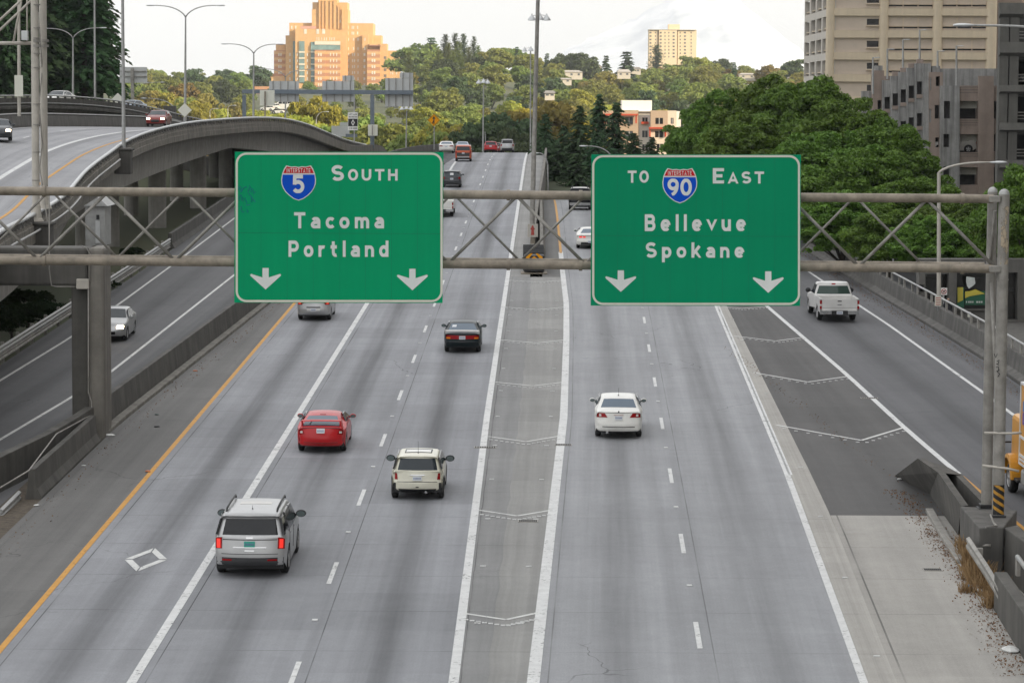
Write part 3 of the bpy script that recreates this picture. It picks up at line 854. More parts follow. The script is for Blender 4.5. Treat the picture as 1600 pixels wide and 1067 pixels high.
# road-sign alphabet as centre lines: (width, strokes, lowest, highest)
GLYPH = {
 'T': (.80, [[(0, .9), (.80, .9)], [(.40, .85), (.40, 0)]]), 'S': (.80, [_arc(.40, .70, .29, .20, 28, 270)+_arc(.40, .30, .30, .20, 90, -152)[1:]]), 'O': (.84, [_arc(.42, .5, .32, .40, 0, 360, 28)]),
 'U': (.80, [[(.1, 1), (.1, .4)]+_arc(.40, .40, .30, .30, 180, 360)[1:]+[(.70, 1)]]), 'H': (.80, [[(.1, 0), (.1, 1)], [(.70, 0), (.70, 1)], [(.1, .5), (.7, .5)]]),
 'E': (.70, [[(.1, 0), (.1, 1)], [(.1, .9), (.70, .9)], [(.1, .5), (.60, .5)], [(.1, .1), (.70, .1)]]), 'A': (.86, [[(.07, -.1), (.43, .90), (.79, -.1)], [(.20, .27), (.66, .27)]]),
 'B': (.76, [[(.1, 0), (.1, 1)], [(.1, .9), (.42, .9)]+_arc(.42, .71, .20, .19, 90, -90)[1:]+[(.1, .52)], [(.1, .521), (.44, .521)]+_arc(.44, .31, .22, .21, 90, -90)[1:]+[(.1, .1)]]),
 'P': (.74, [[(.1, 0), (.1, 1)], [(.1, .9), (.42, .9)]+_arc(.42, .66, .23, .24, 90, -90)[1:]+[(.1, .42)]]), 'R': (.76, [[(.1, 0), (.1, 1)], [(.1, .9), (.42, .9)]+_arc(.42, .68, .22, .22, 90, -90)[1:]+[(.1, .46)], [(.38, .46), (.70, -.1)]]),
 'I': (.2, [[(.1, 0), (.1, 1)]]), 'N': (.76, [[(.1, 0), (.1, 1)], [(.06, 1.08), (.70, -.08)], [(.66, 0), (.66, 1)]]),
 'a': (.66, [[(.56, 0), (.56, .42)]+_arc(.34, .42, .22, .19, 0, 152)[1:], [(.56, .375), (.31, .375)]+_arc(.31, .225, .21, .135, 90, 270)[1:]+[(.56, .09)]]), 'c': (.58, [_arc(.35, .35, .25, .26, 42, 318, 20)]),
 'o': (.70, [_arc(.35, .35, .25, .26, 0, 360, 26)]), 'm': (1.0, [[(.1, .7), (.1, 0)], _arc(.30, .40, .20, .21, 180, 0)+[(.50, 0)], _arc(.70, .40, .20, .21, 180, 0)+[(.90, 0)]]),
 'n': (.66, [[(.1, .7), (.1, 0)], _arc(.33, .38, .23, .23, 180, 0)+[(.56, 0)]]), 'r': (.50, [[(.1, .7), (.1, 0)], _arc(.36, .36, .26, .25, 180, 70)]),
 't': (.52, [[(.2, .95), (.2, .28)]+_arc(.38, .28, .18, .18, 180, 290)[1:], [(0, .61), (.46, .61)]]), 'l': (.2, [[(.1, 1), (.1, 0)]]), 'd': (.68, [_arc(.34, .35, .24, .26, 0, 360, 26), [(.58, 1), (.58, 0)]]),
 'e': (.70, [[(.1, .345), (.60, .345)], _arc(.35, .35, .25, .26, 0, 318, 22)]), 'v': (.66, [[(.03, .80), (.33, .10), (.63, .80)]]), 'u': (.66, [[(.1, .7), (.1, .32)]+_arc(.33, .32, .23, .23, 180, 360)[1:], [(.56, .7), (.56, 0)]]),
 'p': (.68, [[(.1, .7), (.1, -.3)], _arc(.34, .35, .24, .26, 0, 360, 26)]), 'k': (.66, [[(.1, 1), (.1, 0)], [(.58, .76), (.12, .24)], [(.27, .42), (.62, -.1)]]),
 '5': (.74, [[(.66, .9), (.16, .9), (.14, .46)], _arc(.36, .35, .28, .26, 140, -148, 20)]), '9': (.74, [_arc(.37, .66, .27, .25, 0, 360, 26), _arc(.14, .62, .50, .60, 0, -74)]), '0': (.76, [_arc(.38, .5, .28, .41, 0, 360, 28)]),
 'L': (.66, [[(.1, 1), (.1, 0)], [(.1, .1), (.66, .1)]]), 'F': (.66, [[(.1, 0), (.1, 1)], [(.1, .9), (.66, .9)], [(.1, .5), (.56, .5)]]), 'C': (.76, [_arc(.42, .5, .32, .40, 42, 318, 20)]), 'D': (.78, [[(.1, 0), (.1, 1)], [(.1, .9), (.36, .9)]+_arc(.36, .5, .32, .40, 90, -90)[1:]+[(.1, .1)]]), 'M': (.96, [[(.1, 0), (.1, 1)], [(.08, 1.1), (.48, .1), (.88, 1.1)], [(.86, 0), (.86, 1)]]),
 '2': (.72, [_arc(.36, .68, .27, .22, 160, -35)+[(.12, .1), (.68, .1)]]), ' ': (.4, [])}
LOWER = 'acomnreuvsp'
def text_mesh(s, spacing=1.18, bold=.022, w=.212):
    vs, fs, x = [], [], 0.0; d = []
    for k, ch in enumerate(s):
        wd, strokes = GLYPH[ch]; top = .70 if ch in LOWER else 1.0; bot = -.3 if ch == 'p' else 0
        for j, st in enumerate(strokes):
            n = len(st); closed = n > 20 and abs(st[0][0]-st[-1][0]) < 1e-6 and abs(st[0][1]-st[-1][1]) < 1e-6; b0 = len(vs)
            for i, p in enumerate(st):
                if closed: a, c = st[(i-1) % (n-1)], st[(i+1) % (n-1)]
                else: a, c = st[max(i-1, 0)], st[min(i+1, n-1)]
                d1 = Vector((p[0]-a[0], p[1]-a[1])); d2 = Vector((c[0]-p[0], c[1]-p[1]))
                if d1.length < 1e-9: d1 = d2
                if d2.length < 1e-9: d2 = d1
                d1.normalize(); d2.normalize(); t = (d1+d2).normalized(); m = 1/max(.45, t.dot(d1)); nx, ny = -t.y*w/2*m, t.x*w/2*m
                for sg in (1, -1):
                    yy = p[1]+sg*ny
                    if ch not in 'SCacoe0592' or True: yy = max(bot, min(top, yy)) if ch != 't' else max(0, min(.95, yy))
                    vs.append((x+p[0]+sg*nx, yy)); d.append(k*.05+j)
            for i in range(n-1): fs.append((b0+2*i, b0+2*i+1, b0+2*i+3, b0+2*i+2))
        x += wd+(spacing-1)*.9+.12
    v = np.array(vs); v = (v - v.min(0)) / (v.max(0) - v.min(0))
    return np.concatenate([v, np.array(d)[:, None]], 1), fs
def letters(mb, s, x0, x1, y0, y1, fn, m=0, **kw):
    """put the word into the box x0..x1, y0(top)..y1(bottom) of fn(px,py)"""
    v, f = text_mesh(s, **kw)
    mb.add([Vector(fn(x0+(x1-x0)*a, y1+(y0-y1)*b))-Vector((0, .0012*(d % 1 + int(d)), 0)) for a, b, d in v], f, m)
def rrect(x0, x1, y0, y1, r, n=8):
    out = []
    for cx, cy, a0 in ((x1-r, y0+r, -90), (x1-r, y1-r, 0), (x0+r, y1-r, 90), (x0+r, y0+r, 180)):
        for k in range(n+1):
            a = rad(a0+90*k/n); out.append((cx+r*math.cos(a), cy+r*math.sin(a)))
    return out
def ringface(mb, o_, i_, fn, m=0):
    n = len(o_)
    for k in range(n):
        j = (k+1) % n
        mb.face([fn(*o_[k]), fn(*o_[j]), fn(*i_[j]), fn(*i_[k])], m)
SHIELD = [(0, -.455), (.10, -.475), (.21, -.465), (.31, -.49), (.355, -.50), (.42, -.40), (.47, -.27), (.50, -.10), (.49, .03), (.45, .14), (.38, .25), (.28, .35), (.14, .45), (0, .50)]
def shield(cx, cy, w, h, f=1.0):
    q = [(cx+a*w*f, cy+b*h*f) for a, b in SHIELD]
    return q + [(2*cx-a, b) for a, b in q[-2:0:-1]]

def signmat(name, col, rough=.45):
    m, t, b = nodes(name); n = NT(t); p = n.geo()
    g = n.noise(p, .5, 3, .6); s = n.noise(p, 1, 4, .6, (6, 6, .25))
    v = n.math('ADD', n.math('MULTIPLY', g, .20), n.math('MULTIPLY', s, .16))
    vm = t.nodes.new('ShaderNodeVectorMath'); vm.operation = 'SCALE'; vm.inputs[0].default_value = col
    n.l(n.math('ADD', v, .87), vm.inputs['Scale']); n.l(vm.outputs[0], b.inputs['Base Color'])
    b.inputs['Roughness'].default_value = rough; b.inputs['Specular IOR Level'].default_value = .08
    return m
M['green1'] = signmat('green_sign_sheeting', (.000, .295, .125))
M['green2'] = signmat('green_sign_sheeting_darker', (.000, .245, .115))
M['letter'] = signmat('silver_white_lettering', (.66, .68, .66))
M['border'] = signmat('aged_cream_border', (.62, .62, .54))
M['shred'] = signmat('shield_red', (.52, .012, .020)); M['shblue'] = signmat('shield_blue', (.003, .075, .52))
M['graffiti'] = mat('blue_marker', (.004, .16, .25), .6, var=.3, scale=20)
M['seam'] = mat('panel_seam', (.002, .10, .05), .7)

GS = 77.55
def sign_panel(parent, x0, x1, y0, y1, words, sh, num, arrows, green, dy=0.0, graffiti=None, nbox=None):
    F = lambda d: (lambda px, py: W(px, py, GS-d))
    b = MB()
    c = [W(x0, y0, GS), W(x1, y0+.5, GS), W(x1-1.5, y1, GS), W(x0-1, y1-.5, GS)]
    th = Vector((0, .06, 0))
    b.face(c); b.face([p+th for p in c][::-1])
    for i in range(4): b.face([c[i], c[(i+1) % 4], c[(i+1) % 4]+th, c[i]+th])
    b.build('sign_panel', green, parent)
    b = MB(); o_ = rrect(x0+1.2, x1-1.4, y0+1.2, y1-1.4, 17); i_ = rrect(x0+4.6, x1-4.8, y0+4.6, y1-4.8, 13.6)
    ringface(b, o_, i_, F(.008)); b.build('border', M['border'], parent, recalc=False)
    for s, bx, kw in words:
        b = MB(); letters(b, s, *bx, F(.010), **kw); b.build('lettering', M['letter'], parent, recalc=False)
    # shield
    cx, cy, w, h = sh
    b = MB(); b.face([F(.010)(*p) for p in shield(cx, cy, w, h)]); so = b.build('shield', M['letter'], parent, recalc=False)
    b = MB()
    pts = shield(cx, cy, w, h, .945); k = cy-.262*h
    top = [p for p in pts if p[1] < k-1]; low = [p for p in pts if p[1] >= k+2]
    # red crown
    L = sorted([p for p in pts if p[1] < k-1], key=lambda p: p[0])
    b.face([F(.016)(*p) for p in [(L[0][0]-2.3, k-1)]+L+[(L[-1][0]+2.3, k-1)]]); b.build('shield_crown', M['shred'], so, recalc=False)
    b = MB(); Rr = [p for p in pts if p[0] >= cx and p[1] > k+1.5]; Rr.sort(key=lambda p: p[1])
    Ll = [p for p in pts if p[0] < cx and p[1] > k+1.5]; Ll.sort(key=lambda p: -p[1])
    e = w*.455
    b.face([F(.016)(*p) for p in [(cx-e, k+1.2), (cx+e, k+1.2)]+Rr+Ll]); b.build('shield_field', M['shblue'], so, recalc=False)
    b = MB(); letters(b, 'INTERSTATE', cx-.34*w, cx+.34*w, cy-.42*h, cy-.295*h, F(.022), spacing=1.14, w=.15)
    letters(b, num, *nbox, F(.022), spacing=1.0, bold=.012); b.build('shield_lettering', M['letter'], so, recalc=False)
    for ax in arrows:
        x, y = ax; b = MB()
        q = [(-4.9, 0), (4.9, 0), (4.9, 14.8), (22.6, 9.2), (24.2, 10.6), (23.6, 12.4), (0, 33.6), (-23.6, 12.4), (-24.2, 10.6), (-22.6, 9.2), (-4.9, 14.8)]
        P = [F(.010)(x+a, y+d) for a, d in q]
        b.add(P, [(0, 1, 2, 10), (10, 2, 6), (2, 3, 4, 5), (2, 5, 6), (10, 6, 7), (7, 8, 9), (7, 9, 10)]); b.build('arrow', M['letter'], parent, recalc=False)
    ym = y0+(y1-y0)*.535
    b = MB(); b.face([F(.004)(x0+2, ym), F(.004)(x1-2, ym+1.5), F(.004)(x1-2, ym+1.9), F(.004)(x0+2, ym+.4)])
    for k in range(1, 8):
        xx = x0+(x1-x0)*k/8; b.face([F(.003)(xx, y0+6), F(.003)(xx+.25, y0+6), F(.003)(xx+.25, y1-6), F(.003)(xx, y1-6)])
    b.build('panel_seam', M['seam'], parent, recalc=False)
    if graffiti:
        b = MB()
        for st in graffiti:
            b.tube([F(.006)(*p) for p in st], .009, 4)
        b.build('graffiti', M['graffiti'], parent)
    b = MB()
    for k in (.16, .5, .84):
        xx = x0+(x1-x0)*k
        a, c2 = W(xx, y0+4, GS), W(xx, y1-4, GS)
        b.bb(a.x-.05, a.x+.05, GS+.07, GS+.32, c2.z, a.z)
    b.build('sign_bracket', M['galv'], parent)
s1 = thing('overhead_sign', 'green overhead sign reading Interstate 5 South Tacoma Portland with blue scribble', 'road sign', W(530, 475, GS), group='green signs hung on the gantry')
def lp(o):                       # children are built in world space: keep them there under the Empty
    for ch in o.children_recursive: pass
gf = [[(372.5, 293), (374.5, 297), (376.5, 301), (377.5, 296.5), (375, 291.5), (372.5, 293)], [(377, 299.5), (380, 294.5), (384, 291.5), (385.5, 294)], [(387, 301), (389, 295), (390, 289.5), (392, 295.5), (393, 301)], [(393.5, 294.5), (395.5, 297), (396.5, 303), (399.5, 299)],
      [(388, 302), (391.5, 306), (395, 311), (399, 316)], [(373, 313), (374, 308), (376, 304.5)], [(377, 314), (378, 309), (377, 305)], [(380, 315), (379.5, 310), (382.5, 309), (384.5, 314), (386, 318)], [(392.5, 308), (392.5, 316.5), (396, 312)], [(384, 321), (388, 320.5), (391, 320)], [(377, 322), (376.5, 328), (379.5, 332), (382, 330)], [(385.5, 327), (386.5, 333), (388.5, 329)]]
sign_panel(s1, 367, 693, 237.5, 473.5,
           [('S', (518, 537.5, 258.3, 282.8), {'bold': .04}), ('OUTH', (543.8, 621.3, 264.5, 282.5), {'bold': .035, 'spacing': 1.22}), ('Tacoma', (459.5, 600, 331.8, 357), {'bold': .035, 'spacing': 1.3}), ('Portland', (450.8, 607, 376, 401.5), {'bold': .035, 'spacing': 1.3})],
           (466.5, 286.3, 54.5, 55), '5', [(415, 418.8), (644.4, 420)], M['green1'], graffiti=gf, nbox=(457.5, 475.5, 273.3, 302))
s2 = thing('overhead_sign', 'green overhead sign reading To Interstate 90 East Bellevue Spokane', 'road sign', W(1087, 478, GS), group='green signs hung on the gantry')
sign_panel(s2, 924, 1251.5, 241.5, 478,
           [('TO', (980.8, 1013.8, 266.8, 285.8), {'bold': .035, 'spacing': 1.15}), ('E', (1113.8, 1131.3, 263, 287), {'bold': .04}), ('AST', (1137, 1193.8, 268.3, 287), {'bold': .035, 'spacing': 1.2}), ('Bellevue', (1007.5, 1165.5, 335, 361.3), {'bold': .035, 'spacing': 1.3}), ('Spokane', (1009, 1163, 378.8, 410), {'bold': .035, 'spacing': 1.3})],
           (1062.2, 290.5, 54.5, 55), '90', [(970, 422.5), (1200.4, 424)], M['green2'], nbox=(1043, 1081, 279.5, 305.8))

# ================================================================== the gantry
gan = thing('sign_gantry', 'weathered tubular truss gantry spanning the freeway with two right hand posts', 'gantry', G(1558, 860))
GD = 1.5
top0, top1 = W(-60, 298.2, GY), W(1552, 311, GY)
bot0, bot1 = W(-60, 406.5, GY), W(1552, 420, GY)
back = Vector((0, GD, 0))
MB().tube([top0.lerp(top1, i/12) for i in range(13)], .125, 14).build('top_chord', M['rust'], gan, smooth=True, angle=50)
MB().tube([bot0.lerp(bot1, i/12) for i in range(13)], .125, 14).build('bottom_chord', M['rust'], gan, smooth=True, angle=50)
MB().tube([top0+back, top1+back], .085, 10).build('rear_top_chord', M['rust'], gan, smooth=True, angle=50)
MB().tube([bot0+back, bot1+back], .105, 10).build('rear_bottom_chord', M['rust'], gan, smooth=True, angle=50)
def node(px, t_, b_=None):
    f = (px+60)/1612.0
    return (top0.lerp(top1, f) if t_ else bot0.lerp(bot1, f))
zig = MB(); px = 60-213.6*1; k = 0
while px < 1560:
    for (a, ta), (c, tc) in (((px, 0), (px+106.8, 1)), ((px+106.8, 1), (px+213.6, 0))):
        if a > -70 and c < 1556: MB().tube([node(a, ta)+Vector((.06 if True else 0, -.01, -.09 if ta else .09)), node(c, tc)+Vector((-.06, -.01, -.09 if tc else .09))], .046, 8).build('diagonal', M['galv_dirty'], gan, smooth=True)
    for (a, ta), (c, tc) in (((px+5, 1), (px+111, 0)), ((px+113, 0), (px+218, 1))):
        if a > -70 and c < 1556: MB().tube([node(a, ta)+back+Vector((.05, 0, -.06 if ta else .08)), node(c, tc)+back+Vector((-.05, 0, -.06 if tc else .08))], .036, 8).build('rear_diagonal', M['galv_dirty'], gan, smooth=True)
    px += 213.6
b = MB()
for px in range(-40, 1550, 107):
    b.tube([node(px, 1), node(px, 1)+back], .035, 6); b.tube([node(px, 0), node(px, 0)+back], .035, 6)
b.build('cross_strut', M['galv_dirty'], gan, smooth=True)
b = MB()
for f in (.08, .46, .53, .60, .97):
    for p_, q_ in ((top0, top1), (bot0, bot1)):
        c = p_.lerp(q_, f); d = (q_-p_).normalized()*.05
        b.tube([c-d, c+d], .16, 14)
b.build('flange', M['rust'], gan, smooth=True, angle=50)
# posts
pf0, pf1 = W(1559, 812, GY-.15), W(1569, 304, GY-.15)
pr0, pr1 = W(1541, 795, GY+GD+.1), W(1551, 300, GY+GD+.1)
for nm, a, c, r in (('post', pf0, pf1, .165), ('rear_post', pr0, pr1, .15)):
    b = MB(); b.tube([a.lerp(c, i/10) for i in range(11)], [r*lerp(1.06, .96, i/10) for i in range(11)], 16)
    po = b.build(nm, M['galv_dirty'], gan, smooth=True, angle=50)
    MB().lathe([(r*.96*math.cos(rad(q)), r*.96*math.sin(rad(q))) for q in (0, 20, 40, 60, 75, 88)], 16, Matrix.Translation(c)).build('cap', M['galv'], po, smooth=True, angle=60)
    MB().box(a+Vector((0, 0, .02)), (.52, .52, .06)).box(a+Vector((0, 0, .10)), (.40, .40, .10)).build('base_plate', M['black'], po, bevel=.01)
    b = MB()
    for f in ((.44, .74) if nm == 'post' else (.5,)):
        b.tube([a.lerp(c, f)-Vector((0, 0, .02)), a.lerp(c, f)+Vector((0, 0, .02))], r*1.06, 16)
    b.build('band', M['galv_dirty'], po, smooth=True, angle=50)
b = MB()
for rows in (((1552, 311), 0), ((1552, 420), 0)):
    c = W(*rows[0], GY-.1); b.box(c+Vector((.02, -.02, 0)), (.30, .42, .17)); b.box(c+Vector((.05, GD*.5, 0)), (.10, GD, .10))
b.build('saddle', M['galv_dirty'], gan, bevel=.01)
b = MB(); b.tube([W(1555, 330, GY+.2), W(1547, 420, GY+GD)], .05, 8); b.tube([W(1549, 440, GY+GD), W(1557, 620, GY)], .05, 8); b.build('post_brace', M['galv_dirty'], gan, smooth=True)
# stains and paint on the front post
def wrap(y0, y1, w0, w1, m, name, rows=14, rag=.0, slant=None):
    """patch wrapped on the front of the front post between picture rows"""
    b = MB()
    def P(row, u):
        f = (812-row)/(812-304); c = pf0.lerp(pf1, f); a = u
        return c + Vector((math.sin(a)*.176, -math.cos(a)*.176, 0))
    for i in range(rows):
        r0, r1 = lerp(y0, y1, i/rows), lerp(y0, y1, (i+1)/rows)
        n = 8
        for k in range(n):
            u0, u1 = lerp(w0, w1, k/n), lerp(w0, w1, (k+1)/n)
            s = (lambda u: 0) if not slant else (lambda u: slant*u)
            b.face([P(r0+s(u0), u0), P(r0+s(u1), u1), P(r1+s(u1), u1), P(r1+s(u0), u0)])
    return b.build(name, m, gan, smooth=True, recalc=True)
M['yel'] = mat('yellow_warning_paint', (.42, .21, .02), .6, var=.3, scale=9)
wrap(756, 803, -1.1, 1.1, M['black'], 'warning_band')
pf0b = pf0
for k in range(4):
    b = MB()
    def P(row, u):
        f = (812-row)/(812-304); c = pf0.lerp(pf1, f)
        return c + Vector((math.sin(u)*.182, -math.cos(u)*.182, 0))
    n = 10
    for i in range(n):
        u0, u1 = lerp(-1.05, 1.05, i/n), lerp(-1.05, 1.05, (i+1)/n)
        r = 757+12.2*k
        cl = lambda v: max(756.5, min(802.5, v))
        q = [P(cl(r+6*u0), u0), P(cl(r+6*u1), u1), P(cl(r+6*u1+5.4), u1), P(cl(r+6*u0+5.4), u0)]
        b.face(q)
    b.build('warning_stripe', M['yel'], gan, recalc=False)
m, t_, bs = nodes('bird_lime_stain'); n_ = NT(t_); p_ = n_.geo()
a_ = n_.ramp(n_.noise(p_, 4.5, 5, .7, (1.5, 1.5, .7)), [(.47, 0), (.56, 1)])
tr = t_.nodes.new('ShaderNodeBsdfTransparent'); mx = t_.nodes.new('ShaderNodeMixShader')
bs.inputs['Base Color'].default_value = (.40, .33, .24, 1); bs.inputs['Roughness'].default_value = .9
n_.l(a_, mx.inputs[0]); n_.l(tr.outputs[0], mx.inputs[1]); n_.l(bs.outputs[0], mx.inputs[2]); n_.l(mx.outputs[0], t_.nodes['Material Output'].inputs[0])
wrap(322, 412, -.6, .75, m, 'stain')
b = MB()
for st in ([(553.5, 0), (556, 6), (558, 0)], [(557.5, 12), (561, 9), (560, 15), (556.5, 15), (560.5, 17)], [(556.5, 21), (560, 20), (560.5, 26), (557, 27)], [(561.5, 24), (558.5, 28), (562, 31), (559, 36)]):
    b.tube([W(1000+x, 553+y, GY-.34) for x, y in st], .012, 4)
b.build('graffiti', M['black'], gan)
# two horizontal conduit arms strapped to the posts
for q in ([W(1538, 676, GY-.2), W(1580, 677, GY-.36), W(1596, 676, GY-.36)], [W(1535, 727, GY-.2), W(1575, 732, GY-.36), W(1592, 736, GY-.36)]): MB().tube(q, .035, 8).build('strap_arm', M['steel_tan'], gan, smooth=True)

# ================================================================== tan mast arm on the viaduct, upper left
t = thing('sign_gantry', 'tan painted twin post gantry standing on the viaduct parapet', 'gantry', W(62, 350, 121))
PY = 121.0
for nm, x0, x1, dy in (('post', 56.5, 55.5, 0.0), ('rear_post', 69.5, 68.5, 1.3)):
    a, c = W(x0, 340 if not dy else 322, PY+dy), W(x1-2, -40, PY+dy)
    b = MB(); b.tube([a, c], .165, 14)
    po = b.build(nm, M['steel_tan'], t, smooth=True, angle=50)
    b = MB()
    for row in ((8, 44, 60, 84, 106, 163, 195, 238, 282) if not dy else ()):
        q = W(x0, row, PY); b.tube([q-Vector((0, 0, .025)), q+Vector((0, 0, .025))], .185, 14)
    for row in (64, 72): b.tube([W(x0, row-2, PY+dy), W(x0, row+2, PY+dy)], .19, 14)
    b.build('band', M['galv_dirty'], po, smooth=True, angle=50)
    b = MB(); b.lathe([(.34, 0), (.30, .12), (.26, .14), (.2, .7), (.17, .72)], 12, Matrix.Translation(W(x0, 346 if not dy else 326, PY+dy))); b.build('base', M['steel_tan'], po, smooth=True, angle=40)
b = MB(); b.tube([W(-60, 68, PY+.3), W(54, 68, PY+.3)], .085, 10); b.build('lower_chord', M['steel_tan'], t, smooth=True)
for (a, c, r) in (((-20, 50), (34, 0), .055), ((-20, 66), (50, 0), .055), ((21, 66), (33, 3), .05), ((42.5, 66), (42, -30), .035)):
    MB().tube([W(*a, PY+.3), W(*c, PY+.3)], r, 8).build('brace', M['steel_tan'], t, smooth=True)
MB().box(W(39, 56, PY+.2), (.28, .25, .42)).build('control_box', M['alum'], t, bevel=.02)
MB().tube([W(60, 20, PY+.5), W(66, 110, PY+1.2), W(61, 160, PY+.8), W(66, 225, PY+1.1), W(62, 262, PY+.9), W(72, 330, PY+.6), W(76, 372, PY-.2)], .03, 6).build('cable', M['galv_dirty'], t, smooth=True)

# ================================================================== street lamps
def poleobj(t, base, top, r0, r1, m, name='pole'):
    return MB().tube([base.lerp(top, i/6) for i in range(7)], [lerp(r0, r1, i/6) for i in range(7)], 10).build(name, m, t, smooth=True, angle=50)
def cobra(mb, tip, d, s=1.0):
    """flat lamp head at tip, pointing along d"""
    d = Vector(d); d.z = 0; d.normalize(); sd = Vector((-d.y, d.x, 0))
    sec = [(-.05, .06, .03), (.1, .10, .05), (.35, .17, .075), (.6, .16, .07), (.78, .10, .04)]
    b = len(mb.v); n = 8
    for l, w_, h in sec:
        for k in range(n):
            a = 2*math.pi*k/n
            mb.v.append(tuple(Vector(tip)+d*l*s+sd*math.cos(a)*w_*s+Vector((0, 0, math.sin(a)*h*s))))
    for i in range(len(sec)-1):
        for k in range(n): mb.f.append((b+i*n+k, b+i*n+(k+1) % n, b+(i+1)*n+(k+1) % n, b+(i+1)*n+k)); mb.m.append(0)
    mb.f.append(tuple(b+k for k in range(n))); mb.m.append(0); e = b+(len(sec)-1)*n; mb.f.append(tuple(e+k for k in range(n))); mb.m.append(0)
def arm(t, fork, tip, Y, m, r=.05):
    a, c = W(*fork, Y), W(*tip, Y)
    pts = []
    for i in range(9):
        q = i/8; e = 1-(1-q)**2.4
        pts.append(Vector((lerp(a.x, c.x, q**1.25), Y, lerp(a.z, c.z, e))))
    MB().tube(pts, [lerp(r*1.25, r*.8, i/8) for i in range(9)], 8).build('arm', m, t, smooth=True)
    b = MB(); cobra(b, pts[-1], pts[-1]-pts[-3]); b.build('lamp_head', M['alum'], t, smooth=True)
def lamp(label, Y, base, fork, tips, r0=.11, r1=.06, m=None, name='street_lamp', group='street lamps'):
    m = m or M['galv']
    b0, f0 = W(*base, Y), W(*fork, Y)
    t = thing(name, label, 'street lamp', b0, group=group)
    poleobj(t, b0, f0, r0, r1, m)
    for tp in tips: arm(t, fork, tp, Y, m)
    return t
lamp('tall grey double-arm street lamp above the near parapet, between conifers and brick tower', 256, (289, 200), (290, 27), ((242, 9), (338, 9)), .15, .07)
lamp('double-arm street lamp standing right in front of the dark conifers', 318, (114, 150), (114, 60), ((75, 45), (156, 44)), .13, .07)
lamp('double-arm street lamp rising left of the orange brick tower', 300, (396, 186), (396.5, 84), ((357, 69), (432, 69.5)), .13, .07)
lamp('double-arm street lamp seen against the brick tower, behind far sign bridge', 420, (446, 196), (446, 121), ((412, 108), (481, 109)), .13, .07)
lamp('far double-arm street lamp beside back of grey sign panel', 470, (200, 168), (200, 143), ((151, 129), (250, 129)), .13, .07)
lamp('single-arm lamp curving left beyond the dark red car', 350, (274, 178), (273, 170), ((229, 154),), .10, .05)
lamp('small single-arm lamp curving right in front of parked white vans', 560, (494, 194), (494, 186), ((508, 175),), .10, .06)
lamp('slim street lamp curving left beside the tall median pole', 262, (856, 306), (856, 258), ((842, 239.5),), .11, .07)
lamp('street lamp curving left in front of conifers, just above the right sign', 262, (957, 300), (956, 246), ((918, 228.5),), .11, .07)
lamp('tan street lamp in front of leafy trees beside the right gantry posts', 134, (1467, 478), (1467, 270), ((1548, 254),), .11, .085, M['steel_tan'])
lamp('near street lamp arm reaching in from the right edge over the dark garage', 105, (1668, 560), (1662, 52), ((1522, 40),), .12, .09)
for px, ft, lab in ((328, 170, 'tiny lamp nearest the double-arm lamp'), (356, 165, 'second tiny lamp by the orange trees')):
    lamp('far ' + lab + ' over the far road', 640, (px, 184), (px, ft+4), ((px+8, ft),), .1, .06, M['galv'])
def plainpole(name, label, cat, Y, base, top, r0, r1, m=None):
    t = thing(name, label, cat, W(*base, Y)); poleobj(t, W(*base, Y), W(*top, Y), r0, r1, m or M['galv']); return t
plainpole('street_lamp', 'tall silver pole on near parapet bracket, head above picture', 'street lamp', 170, (193.5, 232), (191, -60), .12, .085, M['galv'])
plainpole('street_lamp', 'slim silver pole standing at right end of conifers', 'street lamp', 268, (148.5, 154), (147.5, -50), .11, .08, M['galv'])
t = plainpole('sign_post', 'tan post carrying back of a narrow white sign, left of twin posts', 'sign post', 205, (30, 182), (29, -60), .13, .10, M['steel_tan'])
MB().bb(W(24, 118, 205).x, W(37, 118, 205).x, 204.6, 204.7, W(24, 151, 205).z, W(24, 118, 205).z).build('sign_panel', M['border'], t)

# high masts on the median: ring of dome lamps
def dome(mb, c, s=1.0):
    mb.lathe([(.05*s, .5*s), (.09*s, .32*s), (.2*s, .22*s), (.34*s, .02*s), (.36*s, -.08*s), (.05*s, -.1*s)], 10, Matrix.Translation(c))
def mast(label, Y, base, top, heads, r0, r1, m=None, s=1.0):
    t = thing('high_mast_lamp', label, 'mast lamp', W(*base, Y), group='high mast lamps')
    b0, p1 = W(*base, Y), W(*top, Y); poleobj(t, b0, p1, r0, r1, m or M['galv'])
    for hx, hy in heads:
        c = W(hx, hy, Y); b = MB(); dome(b, c, s); b.tube([c+Vector((0, 0, .3*s)), Vector((p1.x, p1.y, c.z+.42*s))], .04, 6); b.build('lamp_head', M['alum'], t, smooth=True, angle=50)
mast('thick grey high mast pole behind crash cushion, running out of picture top', 192, (831, 362), (842, -60), (), .19, .13, M['galv_dirty'])
mast('high mast lamp with three domes beside the thick median pole', 236, (829.5, 330), (844, -50), ((831, 31), (843.5, 30), (854, 31)), .11, .08, s=1.0)
mast('farther high mast lamp with two domes left of the thick pole', 345, (829, 236), (829, 80), ((819.5, 80), (829.5, 79)), .11, .08, s=1.0)
mast('high mast lamp with three domes in front of poplars', 352, (754.5, 240), (755.5, 133), ((748, 130), (755.5, 129), (762, 130)), .12, .08, s=1.0)
mast('high mast lamp with three domes right of far sign column', 400, (634.5, 232), (635.5, 173), ((628, 171), (635, 170), (642, 171)), .12, .08, s=1.0)
plainpole('street_lamp', 'thin lamp post just right of tall mast by the red car', 'street lamp', 430, (759, 240), (758, 206), .08, .06)

